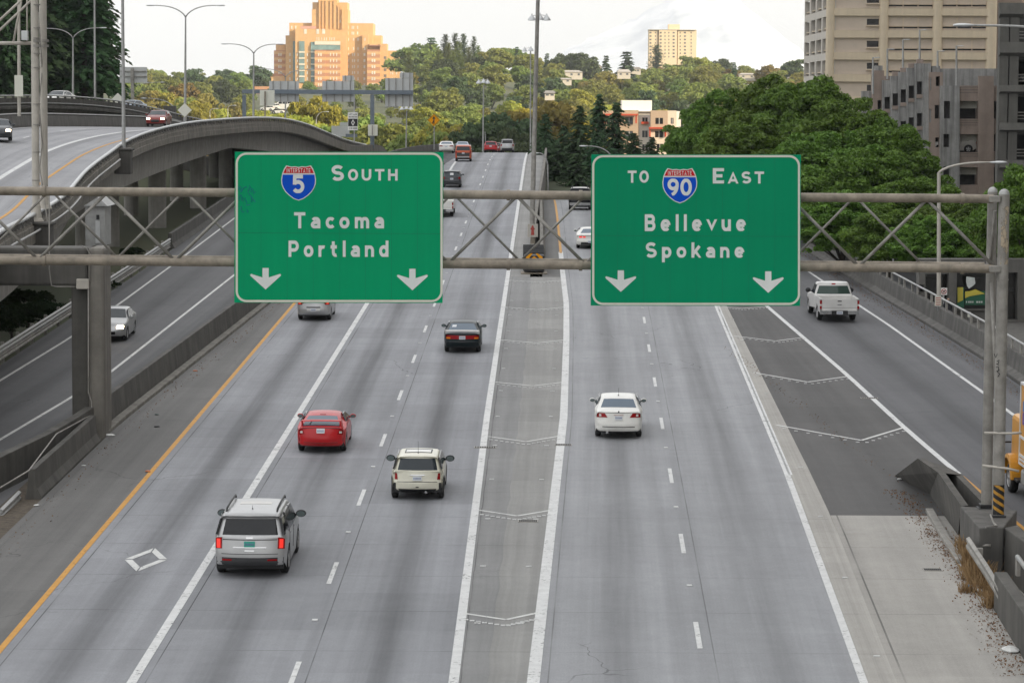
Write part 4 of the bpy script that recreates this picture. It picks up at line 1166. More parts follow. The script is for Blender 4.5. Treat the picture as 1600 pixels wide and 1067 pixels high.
# ================================================================== far sign bridge and other signs
fb = thing('sign_bridge', 'blue grey box-beam sign bridge with backs of four sign panels', 'sign bridge', W(580, 230, 330))
FY = 330.0
def wbox(x0, x1, y0, y1, Y0, Y1, name, m, parent, bevel=0):
    a, c = W(x0, y0, Y0), W(x1, y1, Y0)
    return MB().bb(a.x, c.x, Y0, Y1, c.z, a.z).build(name, m, parent, bevel=bevel)
wbox(378, 645, 140, 148.2, FY, FY+.6, 'beam', M['greysteel'], fb, .02)
wbox(378.5, 384, 148.2, 190, FY, FY+.6, 'column', M['greysteel'], fb, .02)
wbox(578.5, 584.5, 148.4, 232, FY, FY+.6, 'column', M['greysteel'], fb, .02)
for x0, x1, y0, y1 in ((420.5, 467, 127, 159.5), (503.5, 553.5, 127, 159.5), (602, 645.5, 122.5, 167), (535, 553, 118.5, 126.9), (624.5, 645.5, 114, 122.4)):
    o = wbox(x0, x1, y0, y1, FY+.75, FY+.8, 'sign_panel', M['signback'], fb)
    k = 2 if x1-x0 < 30 else 4
    for i in range(k):
        xx = lerp(x0, x1, (i+.5)/k); wbox(xx-.5, xx+.5, y0-.4, y1+.4, FY+.62, FY+.74, 'stiffener', M['galv_dirty'], o)
t = thing('square_sign', 'pale back of a square sign on a dark post above the near parapet', 'sign', W(414, 185, 255))
wbox(406, 429, 141, 165.5, 255, 255.06, 'sign_panel', M['border'], t); wbox(412.7, 415.2, 143, 188, 254.8, 254.95, 'post', M['rust'], t)
t = thing('wide_sign', 'grey back of a wide sign panel on one post, above upper viaduct', 'sign', W(206, 165, 345))
wbox(187, 230, 105, 130, 345, 345.1, 'sign_panel', M['signback'], t); wbox(204, 209, 107, 166, 344.3, 344.8, 'post', M['galv_dirty'], t)
for row in (111, 119): wbox(188, 229, row, row+1.5, 344.82, 344.98, 'stiffener', M['galv_dirty'], t)
def diamond(label, cx, cy, r, Y, m, face=None):
    t = thing('diamond_sign', label, 'road sign', W(cx, cy+r, Y), group='diamond signs')
    P = lambda a, b_, h: W(cx+a, cy+b_, Y)+Vector((0, h, 0))
    MB().prism([(0, -r), (r, 0), (0, r), (-r, 0)], P, .05).build('sign_panel', m, t)
    return t, P
diamond('tan back of diamond sign on the double-arm lamp pole', 288.5, 172.5, 11, 255.4, M['border'])
diamond('tan back of diamond sign behind the slim silver pole', 184, 155, 9.5, 300, M['border'])
M['signyel'] = signmat('yellow_sign_sheeting', (.80, .33, .005))
t, P = diamond('yellow diamond merge sign with black arrow, left of white car on the brow', 678, 188, 9.6, 347, M['signyel'])
b = MB(); Q = lambda a, b_: W(678+a, 188+b_, 347)+Vector((0, -.02, 0))
b.face([Q(-.8, 6), Q(.8, 6), Q(.8, -2), Q(-.8, -2)]); b.face([Q(-2.6, -2), Q(2.6, -2), Q(0, -6.2)]); b.face([Q(-3.2, 5), Q(-2.2, 5.6), Q(-.6, 2), Q(-.6, -.2)])
b.build('arrow', M['black'], t, recalc=False)
b = MB(); ro = [(0, -8.8), (8.8, 0), (0, 8.8), (-8.8, 0)]; ri = [(a*.94, c*.94) for a, c in ro]; ringface(b, ro, ri, Q); b.build('border', M['black'], t, recalc=False)
wbox(677.6, 679, 198, 234, 347.1, 347.2, 'post', M['galv'], t)
t = thing('lane_sign', 'white and black sign with white diamond, on a slim pole above the parapet', 'road sign', W(553, 222, 315))
wbox(543.5, 559, 176, 204, 315, 315.05, 'sign_panel', M['white'], t)
wbox(552.6, 554.4, 148, 224, 315.06, 315.2, 'post', M['galv'], t)
Q = lambda a, b_: W(a, b_, 314.97)
b = MB(); b.face([Q(544.1, 186), Q(558.5, 186), Q(558.5, 197.7), Q(544.1, 197.7)]); b.build('black_field', M['black'], t, recalc=False)
b = MB(); Q2 = lambda a, b_: W(a, b_, 314.94)
ro = [(551.5, 186.8), (554.2, 192), (551.5, 197.2), (548.8, 192)]; ri = [(551.5, 189), (553, 192), (551.5, 195), (550, 192)]; ringface(b, ro, ri, Q2); b.build('diamond_symbol', M['white'], t, recalc=False)
b = MB(); letters(b, 'LEFT LANE', 545.2, 557.6, 178, 180, Q2, spacing=1.1); letters(b, 'RESTRICTED', 545, 558, 182, 184.2, Q2, spacing=1.05); letters(b, '2 OR MORE', 545, 558, 199.6, 202, Q2, spacing=1.05)
b.build('lettering', M['black'], t, recalc=False)
t = thing('small_sign', 'small pale sign back strapped to the far sign bridge column', 'sign', W(583, 212, 329))
wbox(575, 590, 195, 212.5, 329.2, 329.25, 'sign_panel', M['border'], t); wbox(581, 582.5, 196, 212, 329.1, 329.19, 'stiffener', M['galv_dirty'], t)
t = thing('stepped_sign', 'stepped back of a big white sign rising behind the parapet end', 'sign', W(535, 214, 372))
wbox(518, 546, 197, 214, 372, 372.1, 'sign_panel', M['signback'], t); wbox(531, 546, 191.5, 196.9, 372, 372.1, 'sign_panel', M['signback'], t); wbox(530, 534, 214, 232, 372.2, 372.6, 'post', M['greysteel'], t)
wbox(540, 558, 209.5, 215, 371, 371.3, 'beam', M['greysteel'], t)

# ================================================================== crash cushion and hydrant panel at the median nose
cc = thing('crash_cushion', 'black ribbed crash cushion with yellow chevron at the median nose', 'crash cushion', G(835, 428))
Yn = G(835, 428).y
hw = .62
z0 = plane(Yn)
xc = (W(820, 425, Yn).x+W(849, 425, Yn).x)/2
def xx(Y): return xc + (W(835, 380, NOSE+6).x-W(834.5, 425, NOSE).x)*(Y-Yn)/6 + 0.0
b = MB(); b.bb(xc-hw, xc+hw, Yn, Yn+1.1, z0+.12, z0+1.12); b.build('nose_box', M['black'], cc, bevel=.05)
for k in range(7):
    y = Yn+1.2+k*.95
    MB().bb(xc-hw+.02, xc+hw-.02, y, y+.62, plane(y)+.12, plane(y)+1.1+.02*(k % 2)).build('cushion_bay', M['rubber'], cc, bevel=.03)
    MB().bb(xc-hw-.03, xc+hw+.03, y+.64, y+.82, plane(y)+.05, plane(y)+1.18).build('diaphragm', M['black'], cc, bevel=.02)
b = MB(); b.bb(xc-hw-.18, xc+hw+.18, Yn-.25, Yn+8, z0+.005, z0+.06); b.build('base_rail', M['rust'], cc)
b = MB(); Q = lambda px, py: W(px, py, Yn-.02)
M['orange'] = signmat('amber_reflective_sheeting', (.72, .30, .01))
for sgn in (-1, 1):
    q = [(0, 395.7), (5.5, 395.7), (10.4, 400), (10.4, 404.5), (5.5, 400.5), (2.0, 397.5)]
    b.face([Vector((xc+sgn*.022*a*1.0, Yn-.02, W(835, r, Yn).z)) for a, r in ((4, 396), (10, 396), (23, 401.5), (23, 406.5), (18, 406.5))])
b.face([Vector((xc+a, Yn-.02, W(835, r, Yn).z)) for a, r in ((-.24, 405), (0, 400.5), (.24, 405), (.24, 408), (-.24, 408))])
b.build('chevron', M['orange'], cc, recalc=False)
t = thing('hydrant_sign', 'rust edged cream board with red hydrant symbol behind the crash cushion', 'sign', W(832, 372, Yn+8.5))
wbox(824.5, 840.5, 350, 370.5, Yn+8.4, Yn+8.46, 'board', M['steel_tan'], t)
M['redp'] = mat('faded_red_paint', (.36, .05, .035), .6, var=.25, scale=6)
Q = lambda a, b_: W(a, b_, Yn+8.37)
b = MB(); b.face([Q(*p) for p in ((829.5, 367.5), (830.3, 359.5), (829, 359), (829, 356.5), (830.2, 356), (830.6, 353.5), (832.2, 352), (833.8, 353.5), (834.2, 356), (835.4, 356.5), (835.4, 359), (834.1, 359.5), (835, 367.5))]); b.build('hydrant_symbol', M['redp'], t, recalc=False)
wbox(829, 836, 370.6, 381, Yn+8.5, Yn+8.6, 'post', M['rust'], t)
# ================================================================== vehicles
def carpaint(name, col, metal=.0, rough=.4, coat=.28):
    if max(col) < .08 and not metal: coat, rough = .08, .3
    m, t, b = nodes(name); n = NT(t); p = n.obj()
    f = n.noise(p, 1.3, 3, .6)
    c = n.ramp(f, [(.3, tuple(x*.90 for x in col)), (.7, tuple(min(1, x*1.05) for x in col))])
    # road dirt low on the body
    sx = t.nodes.new('ShaderNodeSeparateXYZ'); n.l(p, sx.inputs[0])
    d = n.ramp(n.math('ADD', sx.outputs[2], n.math('MULTIPLY', f, .3)), [(.30, .25), (.55, 0)])
    n.l(n.mix(d, c, (.11, .10, .09)), b.inputs['Base Color'])
    b.inputs['Metallic'].default_value = metal; b.inputs['Roughness'].default_value = rough
    b.inputs['Specular IOR Level'].default_value = .35 if max(col) > .08 else .18; b.inputs['Coat Weight'].default_value = coat; b.inputs['Coat Roughness'].default_value = .05
    return m
def glassmat(name, col, rough=.06):
    m, t, b = nodes(name)
    b.inputs['Base Color'].default_value = (*col, 1); b.inputs['Roughness'].default_value = rough
    b.inputs['Specular IOR Level'].default_value = .4
    return m
M['glass'] = glassmat('tinted_car_glass', (.020, .028, .034))
M['glass_sky'] = glassmat('sky_reflection_car_glass', (.085, .12, .16))  # pale blue base is sky reflection painted into the glass
M['glass_dark'] = glassmat('privacy_car_glass', (.006, .007, .009))
M['glass_green'] = glassmat('green_tinted_car_glass', (.025, .05, .04))
def lens(name, col, em=0.0):
    m, t, b = nodes(name)
    b.inputs['Base Color'].default_value = (*col, 1); b.inputs['Roughness'].default_value = .25; b.inputs['Specular IOR Level'].default_value = .3
    if em: b.inputs['Emission Color'].default_value = (*col, 1); b.inputs['Emission Strength'].default_value = em
    return m
M['tail'] = lens('red_tail_lens', (.26, .004, .006)); M['tail_lit'] = lens('lit_red_tail_lens', (.70, .03, .02), .55)
M['clear'] = lens('clear_lens', (.6, .58, .55)); M['amber'] = lens('amber_lens', (.7, .2, .01))
M['head_lit'] = emis('lit_headlamp', (1.0, .78, .50), 9.0); M['chrome'] = mat('chrome_trim', (.62, .62, .62), .18, .95, var=.05)
M['rim'] = mat('alloy_rim', (.45, .45, .45), .35, .6, var=.1, scale=8)
M['plate'] = mat('white_licence_plate', (.60, .62, .64), .5, var=.06, scale=30); M['plate_green'] = mat('green_licence_plate', (.02, .30, .22), .5, var=.15, scale=20)
M['platetxt'] = mat('plate_lettering', (.10, .13, .25), .6); M['seat'] = mat('pale_headrest', (.26, .30, .27), .8)
M['trim'] = mat('grey_body_cladding', (.035, .035, .037), .6, var=.15, scale=6); M['mirror_glass'] = glassmat('mirror_glass', (.13, .16, .16), .05)

class Body:
    """car shell: centre-line profile (y from rear bumper, z) swept across, with tumblehome, plan taper, crown and rolled edges"""
    def __init__(s, prof, hw, belt, roof, tumble=.2, rtap=.06, ftap=.13, bowr=.17, bowf=.2, crown=.035, r=.11, wheels=(), low=.22, tuck=.05):
        s.prof, s.hw, s.belt, s.roof, s.tumble, s.rtap, s.ftap = [Vector((0, y, z)) for y, z in prof], hw, belt, roof, tumble, rtap, ftap
        s.bowr, s.bowf, s.crown, s.r, s.wheels, s.low, s.tuck = bowr, bowf, crown, r, wheels, low, tuck
        s.L = max(p.y for p in s.prof)
    def Wd(s, y, z):
        w = s.hw*(1 - s.rtap*max(0, (.9-y)/.9)**2 - s.ftap*max(0, (y-s.L+1.1)/1.1)**2)
        if z > s.belt: w *= 1 - s.tumble*((z-s.belt)/(s.roof-s.belt))
        else: w *= 1 - s.tuck*max(0, (s.belt-.12-z)/(s.belt-.12))**2
        return w
    def nrm(s, i):
        d = (s.prof[i+1]-s.prof[i]).normalized(); return Vector((0, -d.z, d.y))   # outward for a profile running rear -> top -> front
    def pt(s, p, n, t, off=0.0):
        w = s.Wd(p.y, p.z)
        x = t*w; y = p.y + s.bowr*t*t*max(0, -n.y) - s.bowf*t*t*max(0, n.y); z = p.z - s.crown*t*t*max(0, n.z)
        rho = min(.5, s.r/w); q = (abs(t)-(1-rho))/rho
        dr = s.r*(1-math.sqrt(max(0, 1-q*q))) if q > 0 else 0
        v = Vector((x, y, z)) - n*dr
        if off: v += n*off
        return v
    def samples(s):
        P = s.prof; out = []
        for i in range(len(P)):
            if i in (0, len(P)-1): out.append((P[i], s.nrm(min(i, len(P)-2)))); continue
            na, nb = s.nrm(i-1), s.nrm(i)
            c = min(.10, .38*(P[i]-P[i-1]).length, .38*(P[i+1]-P[i]).length)
            a = P[i]+(P[i-1]-P[i]).normalized()*c; b = P[i]+(P[i+1]-P[i]).normalized()*c
            for q in (0, .33, .67, 1): out.append(((a*(1-q)+P[i]*q)*(1-q)+(P[i]*(1-q)+b*q)*q, (na*(1-q)+nb*q).normalized()))
        return out
    def shell(s):
        S = s.samples(); T = [-1, -.985, -.96, -.93, -.85, -.6, -.3, 0, .3, .6, .85, .93, .96, .985, 1]
        mb = MB(); n = len(T)
        for p, nn in S:
            for t in T: mb.v.append(tuple(s.pt(p, nn, t)))
        for i in range(len(S)-1):
            for k in range(n-1): mb.f.append((i*n+k, i*n+k+1, (i+1)*n+k+1, (i+1)*n+k)); mb.m.append(0)
        # sides with wheel arches
        edge = [s.pt(p, nn, 1) for p, nn in S]
        bd = [(e.y, e.z) for e in edge]; bx = [e.x for e in edge]
        zb = min(s.low, bd[0][1], bd[-1][1])
        y1 = bd[-1][0]
        for wy, wr in sorted(s.wheels, reverse=True):
            R_ = wr+.06; zc = wr
            if zc >= R_ or True:
                h = max(0.02, zb-zc) if zb > zc else zb-zc
                a0 = math.asin(max(-1, min(1, (zb-zc)/R_)))
                N = 16
                for k in range(N+1):
                    a = lerp(a0, math.pi-a0, k/N)
                    bd.append((wy+R_*math.cos(a), zc+R_*math.sin(a))); bx.append(None)
        pts = [Vector((y, z)) for y, z in bd]; nb = len(pts)
        ed = [(i, (i+1) % nb) for i in range(nb)]
        def inside(y, z):
            c = False; j = nb-1
            for i in range(nb):
                a, b = pts[i], pts[j]
                if (a.y > z) != (b.y > z) and y < (b.x-a.x)*(z-a.y)/(b.y-a.y)+a.x: c = not c
                j = i
            return c
        ins = []
        yy = -.0
        while yy < s.L:
            zz = .1
            while zz < s.roof:
                if inside(yy, zz) and min((Vector((yy, zz))-q).length for q in pts) > .05: ins.append(Vector((yy, zz)))
                zz += .11
            yy += .16
        vo, eo, fo, ov, oe, of = delaunay_2d_cdt(pts+ins, ed, [], 1, 1e-5)
        xs = []
        for k, v in enumerate(vo):
            o_ = [q for q in ov[k] if q < nb and bx[q] is not None]
            xs.append(bx[o_[0]] if o_ else s.Wd(v.x, v.y))
        for sg in (1, -1):
            mb.add([(sg*x, v.x, v.y) for x, v in zip(xs, vo)], fo)
        return mb
    def front_or_rear(s, i, f): return s.prof[i].lerp(s.prof[i+1], f)
    def patch(s, mb, i, f0, f1, t0, t1, off=.006, m=0, na=3, nb=10, t0b=None, t1b=None, skirt=.03):
        """panel on profile segment i from fraction f0 to f1, across t0..t1 (t0b,t1b at f1)"""
        t0b = t0 if t0b is None else t0b; t1b = t1 if t1b is None else t1b
        n = s.nrm(i); g = []
        for a in range(na+1):
            q = a/na; p = s.front_or_rear(i, lerp(f0, f1, q))
            for b in range(nb+1):
                t = lerp(lerp(t0, t0b, q), lerp(t1, t1b, q), b/nb); g.append(s.pt(p, n, t, off))
        s.grid(mb, g, na, nb, n*-skirt, m)
    def grid(s, mb, g, na, nb, sk, m=0):
        w = nb+1; mb.add(g, [(a*w+b, a*w+b+1, (a+1)*w+b+1, (a+1)*w+b) for a in range(na) for b in range(nb)], m)
        bd = [b for b in range(w)] + [a*w+nb for a in range(1, na+1)] + [na*w+b for b in range(nb-1, -1, -1)] + [a*w for a in range(na-1, 0, -1)]
        for k in range(len(bd)):
            a, b = g[bd[k]], g[bd[(k+1) % len(bd)]]; mb.face([a, b, b+sk, a+sk], m)
    def zpatch(s, mb, z0, z1, t0, t1, off=.012, m=0, t0b=None, t1b=None, na=6, nb=8, front=False, skirt=.03):
        """panel on the rear (or front) face between two heights"""
        P = s.prof if not front else s.prof[::-1]
        def at(z):
            for a, b in zip(P[:-1], P[1:]):
                if (a.z-z)*(b.z-z) <= 0 and a.z != b.z:
                    d = (b-a).normalized(); n = Vector((0, -d.z, d.y)) if not front else Vector((0, d.z, -d.y))
                    return a.lerp(b, (z-a.z)/(b.z-a.z)), n
            return P[0], Vector((0, -1 if not front else 1, 0))
        t0b = t0 if t0b is None else t0b; t1b = t1 if t1b is None else t1b; g = []
        for a in range(na+1):
            q = a/na; p, n = at(lerp(z0, z1, q))
            for b in range(nb+1): g.append(s.pt(p, n, lerp(lerp(t0, t0b, q), lerp(t1, t1b, q), b/nb), off))
        s.grid(mb, g, na, nb, Vector((0, skirt if not front else -skirt, 0)), m)
    def sidepoly(s, mb, poly, off=.006, m=0, sgn=1):
        n = len(poly); g = []
        # fan of quads: subdivide towards the centre so that the panel follows the tumblehome
        c = (sum(p[0] for p in poly)/n, sum(p[1] for p in poly)/n)
        rings = []
        for q in (1, .5, 0.02): rings.append([(c[0]+(y-c[0])*q, c[1]+(z-c[1])*q) for y, z in poly])
        vs = [Vector((sgn*(s.Wd(y, z)+off), y, z)) for rg in rings for y, z in rg]
        fs = []
        for r_ in range(2):
            for k in range(n): fs.append((r_*n+k, r_*n+(k+1) % n, (r_+1)*n+(k+1) % n, (r_+1)*n+k))
        fs.append(tuple(2*n+k for k in range(n)))
        mb.add(vs, fs, m)
        for k in range(n): a, b = vs[k], vs[(k+1) % n]; d = Vector((-sgn*.04, 0, 0)); mb.face([a, b, b+d, a+d], m)

def wheel_parts(r, w=.22):
    k = (round(r, 3), w)
    if k in wheel_parts.c: return wheel_parts.c[k]
    X = Matrix.Rotation(math.pi/2, 4, 'Y')
    a = MB(); a.lathe([(r*.62, -w/2+.01), (r*.80, -w/2), (r*.95, -w/2+.02), (r, -w/2+.05), (r, w/2-.05), (r*.95, w/2-.02), (r*.80, w/2), (r*.62, w/2-.01)], 24, X, cap=False)
    b = MB(); b.lathe([(r*.64, w/2-.012), (r*.60, w/2-.005), (r*.58, w/2-.03)], 24, X, cap=False)
    b.lathe([(r*.60, w/2-.055), (r*.1, w/2-.05)], 20, X, m=1)
    for i in range(5):
        q = 2*math.pi*i/5; Rm = Matrix.Rotation(q, 4, 'X')
        pts = [Rm @ Vector((w/2-.022, y, z)) for y, z in ((-.055*r/.33, r*.1), (.055*r/.33, r*.1), (.045*r/.33, r*.6), (-.045*r/.33, r*.6))]
        b.face(pts); b.face([p-Vector((.03, 0, 0)) for p in pts][::-1])
        for u in range(4): b.face([pts[u], pts[(u+1) % 4], pts[(u+1) % 4]-Vector((.03, 0, 0)), pts[u]-Vector((.03, 0, 0))])
    b.lathe([(r*.14, w/2-.02), (r*.12, w/2-.005), (.01, w/2)], 12, X)
    wheel_parts.c[k] = (a.mesh('wheel', M['rubber'], True), b.mesh('rim', [M['rim'], M['black']], True))
    return wheel_parts.c[k]
wheel_parts.c = {}

def place(o, px, py, hd, dz=0.0, ref=None):
    p = G(px, py) if ref is None else ref
    o.location = p + Vector((0, 0, dz)); o.rotation_euler = hd

def heading(d):
    d = Vector(d); return (math.atan2(d.z, math.hypot(d.x, d.y)), 0, math.atan2(-d.x, d.y))

def vehicle(name, label, cat, sp, pos, hd, group='traffic on the freeway'):
    """sp: dict; car frame: origin on the ground under the rear axle, +y forward"""
    t = thing(name, label, cat, pos, group=group, local=True); t.rotation_euler = hd
    ry, fy, wr = sp['rear'], sp['front'], sp.get('wr', .33)
    B = Body(sp['prof'], sp['hw'], sp['belt'], sp['roof'], wheels=[(ry, wr), (fy, wr)], **sp.get('shape', {}))
    Z = Vector((0, -ry, 0))
    def fin(mb, nm, m, parent=None, smooth=True, angle=35):
        for i, v in enumerate(mb.v): mb.v[i] = (v[0], v[1]-ry, v[2])
        return mb.build(nm, m, parent or t, smooth=smooth, angle=angle)
    body = fin(B.shell(), 'body', sp['paint'], angle=50)
    g = sp.get('glass', M['glass'])
    iw, ff = sp['rear_win'][0], sp['rear_win']
    mb = MB(); B.patch(mb, ff[0], ff[1], ff[2], -ff[3], ff[3], t0b=-ff[4], t1b=ff[4]); rw = fin(mb, 'rear_window', ff[5] if len(ff) > 5 else g)
    fw = sp['windshield']
    mb = MB(); B.patch(mb, fw[0], fw[1], fw[2], -fw[3], fw[3], t0b=-fw[4], t1b=fw[4]); fin(mb, 'windshield', g)
    for poly in sp.get('side_win', ()):
        for sg in (1, -1):
            mb = MB(); B.sidepoly(mb, poly, sgn=sg); fin(mb, 'side_window', sp.get('side_glass', g))
    # wheels and the dark floor between them
    tm, rm = wheel_parts(wr, sp.get('ww', .22))
    for wy in (ry, fy):
        for sg in (1, -1):
            x = sg*(B.Wd(wy, wr)-sp.get('ww', .22)/2+sp.get('wout', 0.0))
            w_ = link('wheel', tm, t, (x, wy-ry, wr)); w_.rotation_euler = (0, 0, 0 if sg > 0 else math.pi)
            link('rim', rm, w_)
    mb = MB(); mb.bb(-sp['hw']*.90, sp['hw']*.90, .32, ry-wr-.1, sp.get('low', .24), .55); mb.bb(-sp['hw']*.62, sp['hw']*.62, ry-wr-.1, ry+wr+.1, .24, .62)
    mb.bb(-sp['hw']*.9, sp['hw']*.9, ry+wr+.1, fy-wr-.1, .2, .55); mb.bb(-sp['hw']*.60, sp['hw']*.60, fy-wr-.1, B.L-.4, .22, .6)
    fin(mb, 'underbody', M['black'], smooth=False)
    # lamps
    for q in sp.get('tails', ()):
        z0, z1, t0, t1, t0b, t1b, m = q[:7]
        for sg in (1, -1):
            mb = MB(); B.zpatch(mb, z0, z1, sg*t0, sg*t1, t0b=sg*t0b, t1b=sg*t1b); tl = fin(mb, 'tail_light', m)
            for k in q[7:]:
                mb = MB(); B.zpatch(mb, k[0], k[1], sg*k[2], sg*k[3], off=.018, na=3, nb=3); fin(mb, 'lamp_segment', k[4], tl)
    for q in sp.get('heads', ()):
        z0, z1, t0, t1, t0b, t1b, m = q
        for sg in (1, -1):
            mb = MB(); B.zpatch(mb, z0, z1, sg*t0, sg*t1, t0b=sg*t0b, t1b=sg*t1b, front=True, off=.02); fin(mb, 'headlight', m)
    # panels: (name, kind, args, material)
    for nm, kind, a, m in sp.get('panels', ()):
        mb = MB()
        if kind == 'z': B.zpatch(mb, *a)
        elif kind == 'zf': B.zpatch(mb, *a, front=True)
        elif kind == 's':
            for sg in (1, -1): B.sidepoly(mb, a, off=.01, sgn=sg)
        else: B.patch(mb, *a)
        fin(mb, nm, m)
    if 'plate' in sp:
        z, pm = sp['plate'][:2]; pw = .155/sp['hw']
        mb = MB(); B.zpatch(mb, z-.075, z+.075, -pw, pw, off=.028, na=2, nb=3); pl = fin(mb, 'licence_plate', pm)
        mb = MB()
        for k in range(6): B.zpatch(mb, z-.03, z+.03, -pw*.8+k*pw*.28, -pw*.8+k*pw*.28+pw*.15, off=.033, na=2, nb=1)
        fin(mb, 'plate_lettering', M['platetxt'], pl)
    if 'crack' not in sp:            # shut line of the boot or tailgate
        z = sp.get('shut')
        if z:
            mb = MB(); B.zpatch(mb, z-.008, z+.008, -.82, .82, off=.004, na=1, nb=10); fin(mb, 'shut_line', M['black'])
    # mirrors
    my, mz = sp['mirror'][:2]; ms = sp['mirror'][2] if len(sp['mirror']) > 2 else 1.0
    mm = sp['mirror'][3] if len(sp['mirror']) > 3 else sp['paint']
    for sg in (1, -1):
        x = sg*(B.Wd(my, mz)+.14*ms)
        Mx = Matrix.Translation((x, my, mz)) @ Matrix.Diagonal((.13*ms, .07*ms, .095*ms, 1))
        mb = MB(); mb.lathe([(math.cos(rad(a)), math.sin(rad(a))) for a in (-88, -60, -35, -10, 10, 35, 60, 88)], 12, Mx)
        mb.tube([(sg*(B.Wd(my, mz)-.05), my+.04, mz-.05), (x-sg*.06, my+.02, mz-.03)], .028, 6)
        mo = fin(mb, 'wing_mirror', mm, angle=60)
        Mx2 = Matrix.Translation((x, my-.066*ms, mz)) @ Matrix.Rotation(math.pi/2, 4, 'X') @ Matrix.Diagonal((.105*ms, .072*ms, 1, 1))
        mb = MB(); mb.lathe([(1, 0), (1, .006)], 12, Mx2); fin(mb, 'mirror_glass', M['mirror_glass'], mo)
    for fn in sp.get('extra', ()): fn(B, fin, body)
    return t

# ---- extras
def x_antenna(y, h=.25, x=0.0, zoff=0.0):
    def f(B, fin, body):
        p = next(B.front_or_rear(i, .5) for i in range(len(B.prof)-1) if B.prof[i].y <= y <= B.prof[i+1].y and B.prof[i].z > B.belt)
        z = B.roof-.02+zoff
        mb = MB(); mb.tube([(x, y, z-.03), (x, y+.02, z+.03)], [.035, .02], 8); mb.tube([(x, y, z), (x, y-.10, z+h)], [.006, .004], 5); fin(mb, 'antenna', M['black'])
    return f
def x_rails(y0, y1, z, x, m=None):
    def f(B, fin, body):
        for sg in (1, -1):
            mb = MB(); mb.tube([(sg*x, y0, z-.05), (sg*x, y0+.12, z+.03), (sg*x, (y0+y1)/2, z+.05), (sg*x, y1-.12, z+.03), (sg*x, y1, z-.05)], .028, 8); fin(mb, 'roof_rail', m or M['black'])
    return f
def x_spoiler(y, z, hw_, m, ch=.20, posts=.8, h=.18):
    def f(B, fin, body):
        mb = MB(); sec = [(-.5, 0), (-.3, .035), (.2, .05), (.5, .03), (.5, .01), (.1, .0)]
        n = len(sec); T = [-1, -.94, -.5, 0, .5, .94, 1]
        for t in T:
            for a, b in sec: mb.v.append((t*hw_, y+ch*a+.05*t*t, z+b-.02*t*t))
        for i in range(len(T)-1):
            for k in range(n): mb.f.append((i*n+k, i*n+(k+1) % n, (i+1)*n+(k+1) % n, (i+1)*n+k)); mb.m.append(0)
        mb.f += [tuple(range(n)), tuple((len(T)-1)*n+k for k in range(n-1, -1, -1))]; mb.m += [0, 0]
        for sg in (1, -1): mb.box((sg*hw_*.97, y+.04, z-h/2+.02), (.05, ch*.95, h))
        fin(mb, 'spoiler', m)
    return f
def x_seats(pts):
    def f(B, fin, body):
        for x, y, z in pts:
            mb = MB(); mb.box((x, y, z), (.26, .02, .15)); fin(mb, 'headrest', M['seat'])
    return f
def x_wiper(seg, f0, t0, t1):
    def f(B, fin, body):
        p = B.front_or_rear(seg, f0); n = B.nrm(seg); q = B.front_or_rear(seg, f0+.28)
        mb = MB(); mb.tube([B.pt(p, n, t0, .02), B.pt(q, n, t1, .02)], .012, 5); fin(mb, 'wiper', M['black'])
    return f
def x_exhaust(x, y=.05, z=.27):
    def f(B, fin, body):
        mb = MB(); mb.tube([(x, y-.02, z), (x, y+.3, z)], .045, 10); fin(mb, 'exhaust', M['chrome'])
    return f
def x_flares(w=.07):
    def f(B, fin, body):
        for wy, wr in B.wheels:
            for sg in (1, -1):
                mb = MB(); N = 16; R0 = wr+.045
                for k in range(N):
                    for_ = []
                    a0, a1 = lerp(-.25, math.pi+.25, k/N), lerp(-.25, math.pi+.25, (k+1)/N)
                    q = [(R0, a0), (R0+w, a0), (R0+w, a1), (R0, a1)]
                    pts = [(wy+r_*math.cos(a), wr+r_*math.sin(a)) for r_, a in q]
                    P = [Vector((sg*(B.Wd(y, z)+(.03 if i in (0, 3) else .008)), y, z)) for i, (y, z) in enumerate(pts)]
                    mb.face(P); mb.face([P[0], P[3], P[3]-Vector((sg*.06, 0, 0)), P[0]-Vector((sg*.06, 0, 0))])
                fin(mb, 'wheel_arch_trim', M['black'])
    return f

def V(px, py): return G(px, py)
dL = (G(570, 480)-G(205, 1067)); dLm = (G(795, 420)-G(708.5, 1067)); dD = (G(646, 563)-G(463, 1045))
dR = (G(1005, 490)-G(1090, 990))
dRamp = G(1300, 520)-G(1450, 640)
def brow(zf, x, y):
    return Vector((x, y, zf(y)))
def slope(zf, e, y):
    return (e(y+1.5)-e(y-1.5), 3.0, zf(y+1.5)-zf(y-1.5))
def on_left(px, py):
    """point on the left carriageway incl. its brow, seen at a pixel"""
    d = ray(px, py); t = 60.0; best = None
    for y in np.arange(62, 425, .25):
        p = d*(y/d.y)
        if p.z <= zl(y): return Vector((p.x, y, zl(y)))
        e = p.z-zl(y)
        if best is None or e < best[0]: best = (e, Vector((p.x, y, zl(y))))
    return best[1]
def P(name, col, metal=0.0, rough=.32): 
    M[name] = carpaint(name, col, metal, rough); return M[name]
P('paint_silver', (.42, .42, .42), .55, .34); P('paint_red', (.45, .006, .010)); P('paint_cream', (.68, .655, .54)); P('paint_green', (.006, .012, .014))
P('paint_white', (.72, .71, .67)); P('paint_pearl', (.58, .57, .55)); P('paint_orange', (.52, .085, .022)); P('paint_grey', (.055, .058, .062), .3); P('paint_black', (.012, .013, .015))
P('paint_blue', (.25, .31, .38), .4); P('paint_maroon', (.20, .022, .018)); P('paint_champ', (.50, .48, .45), .4)

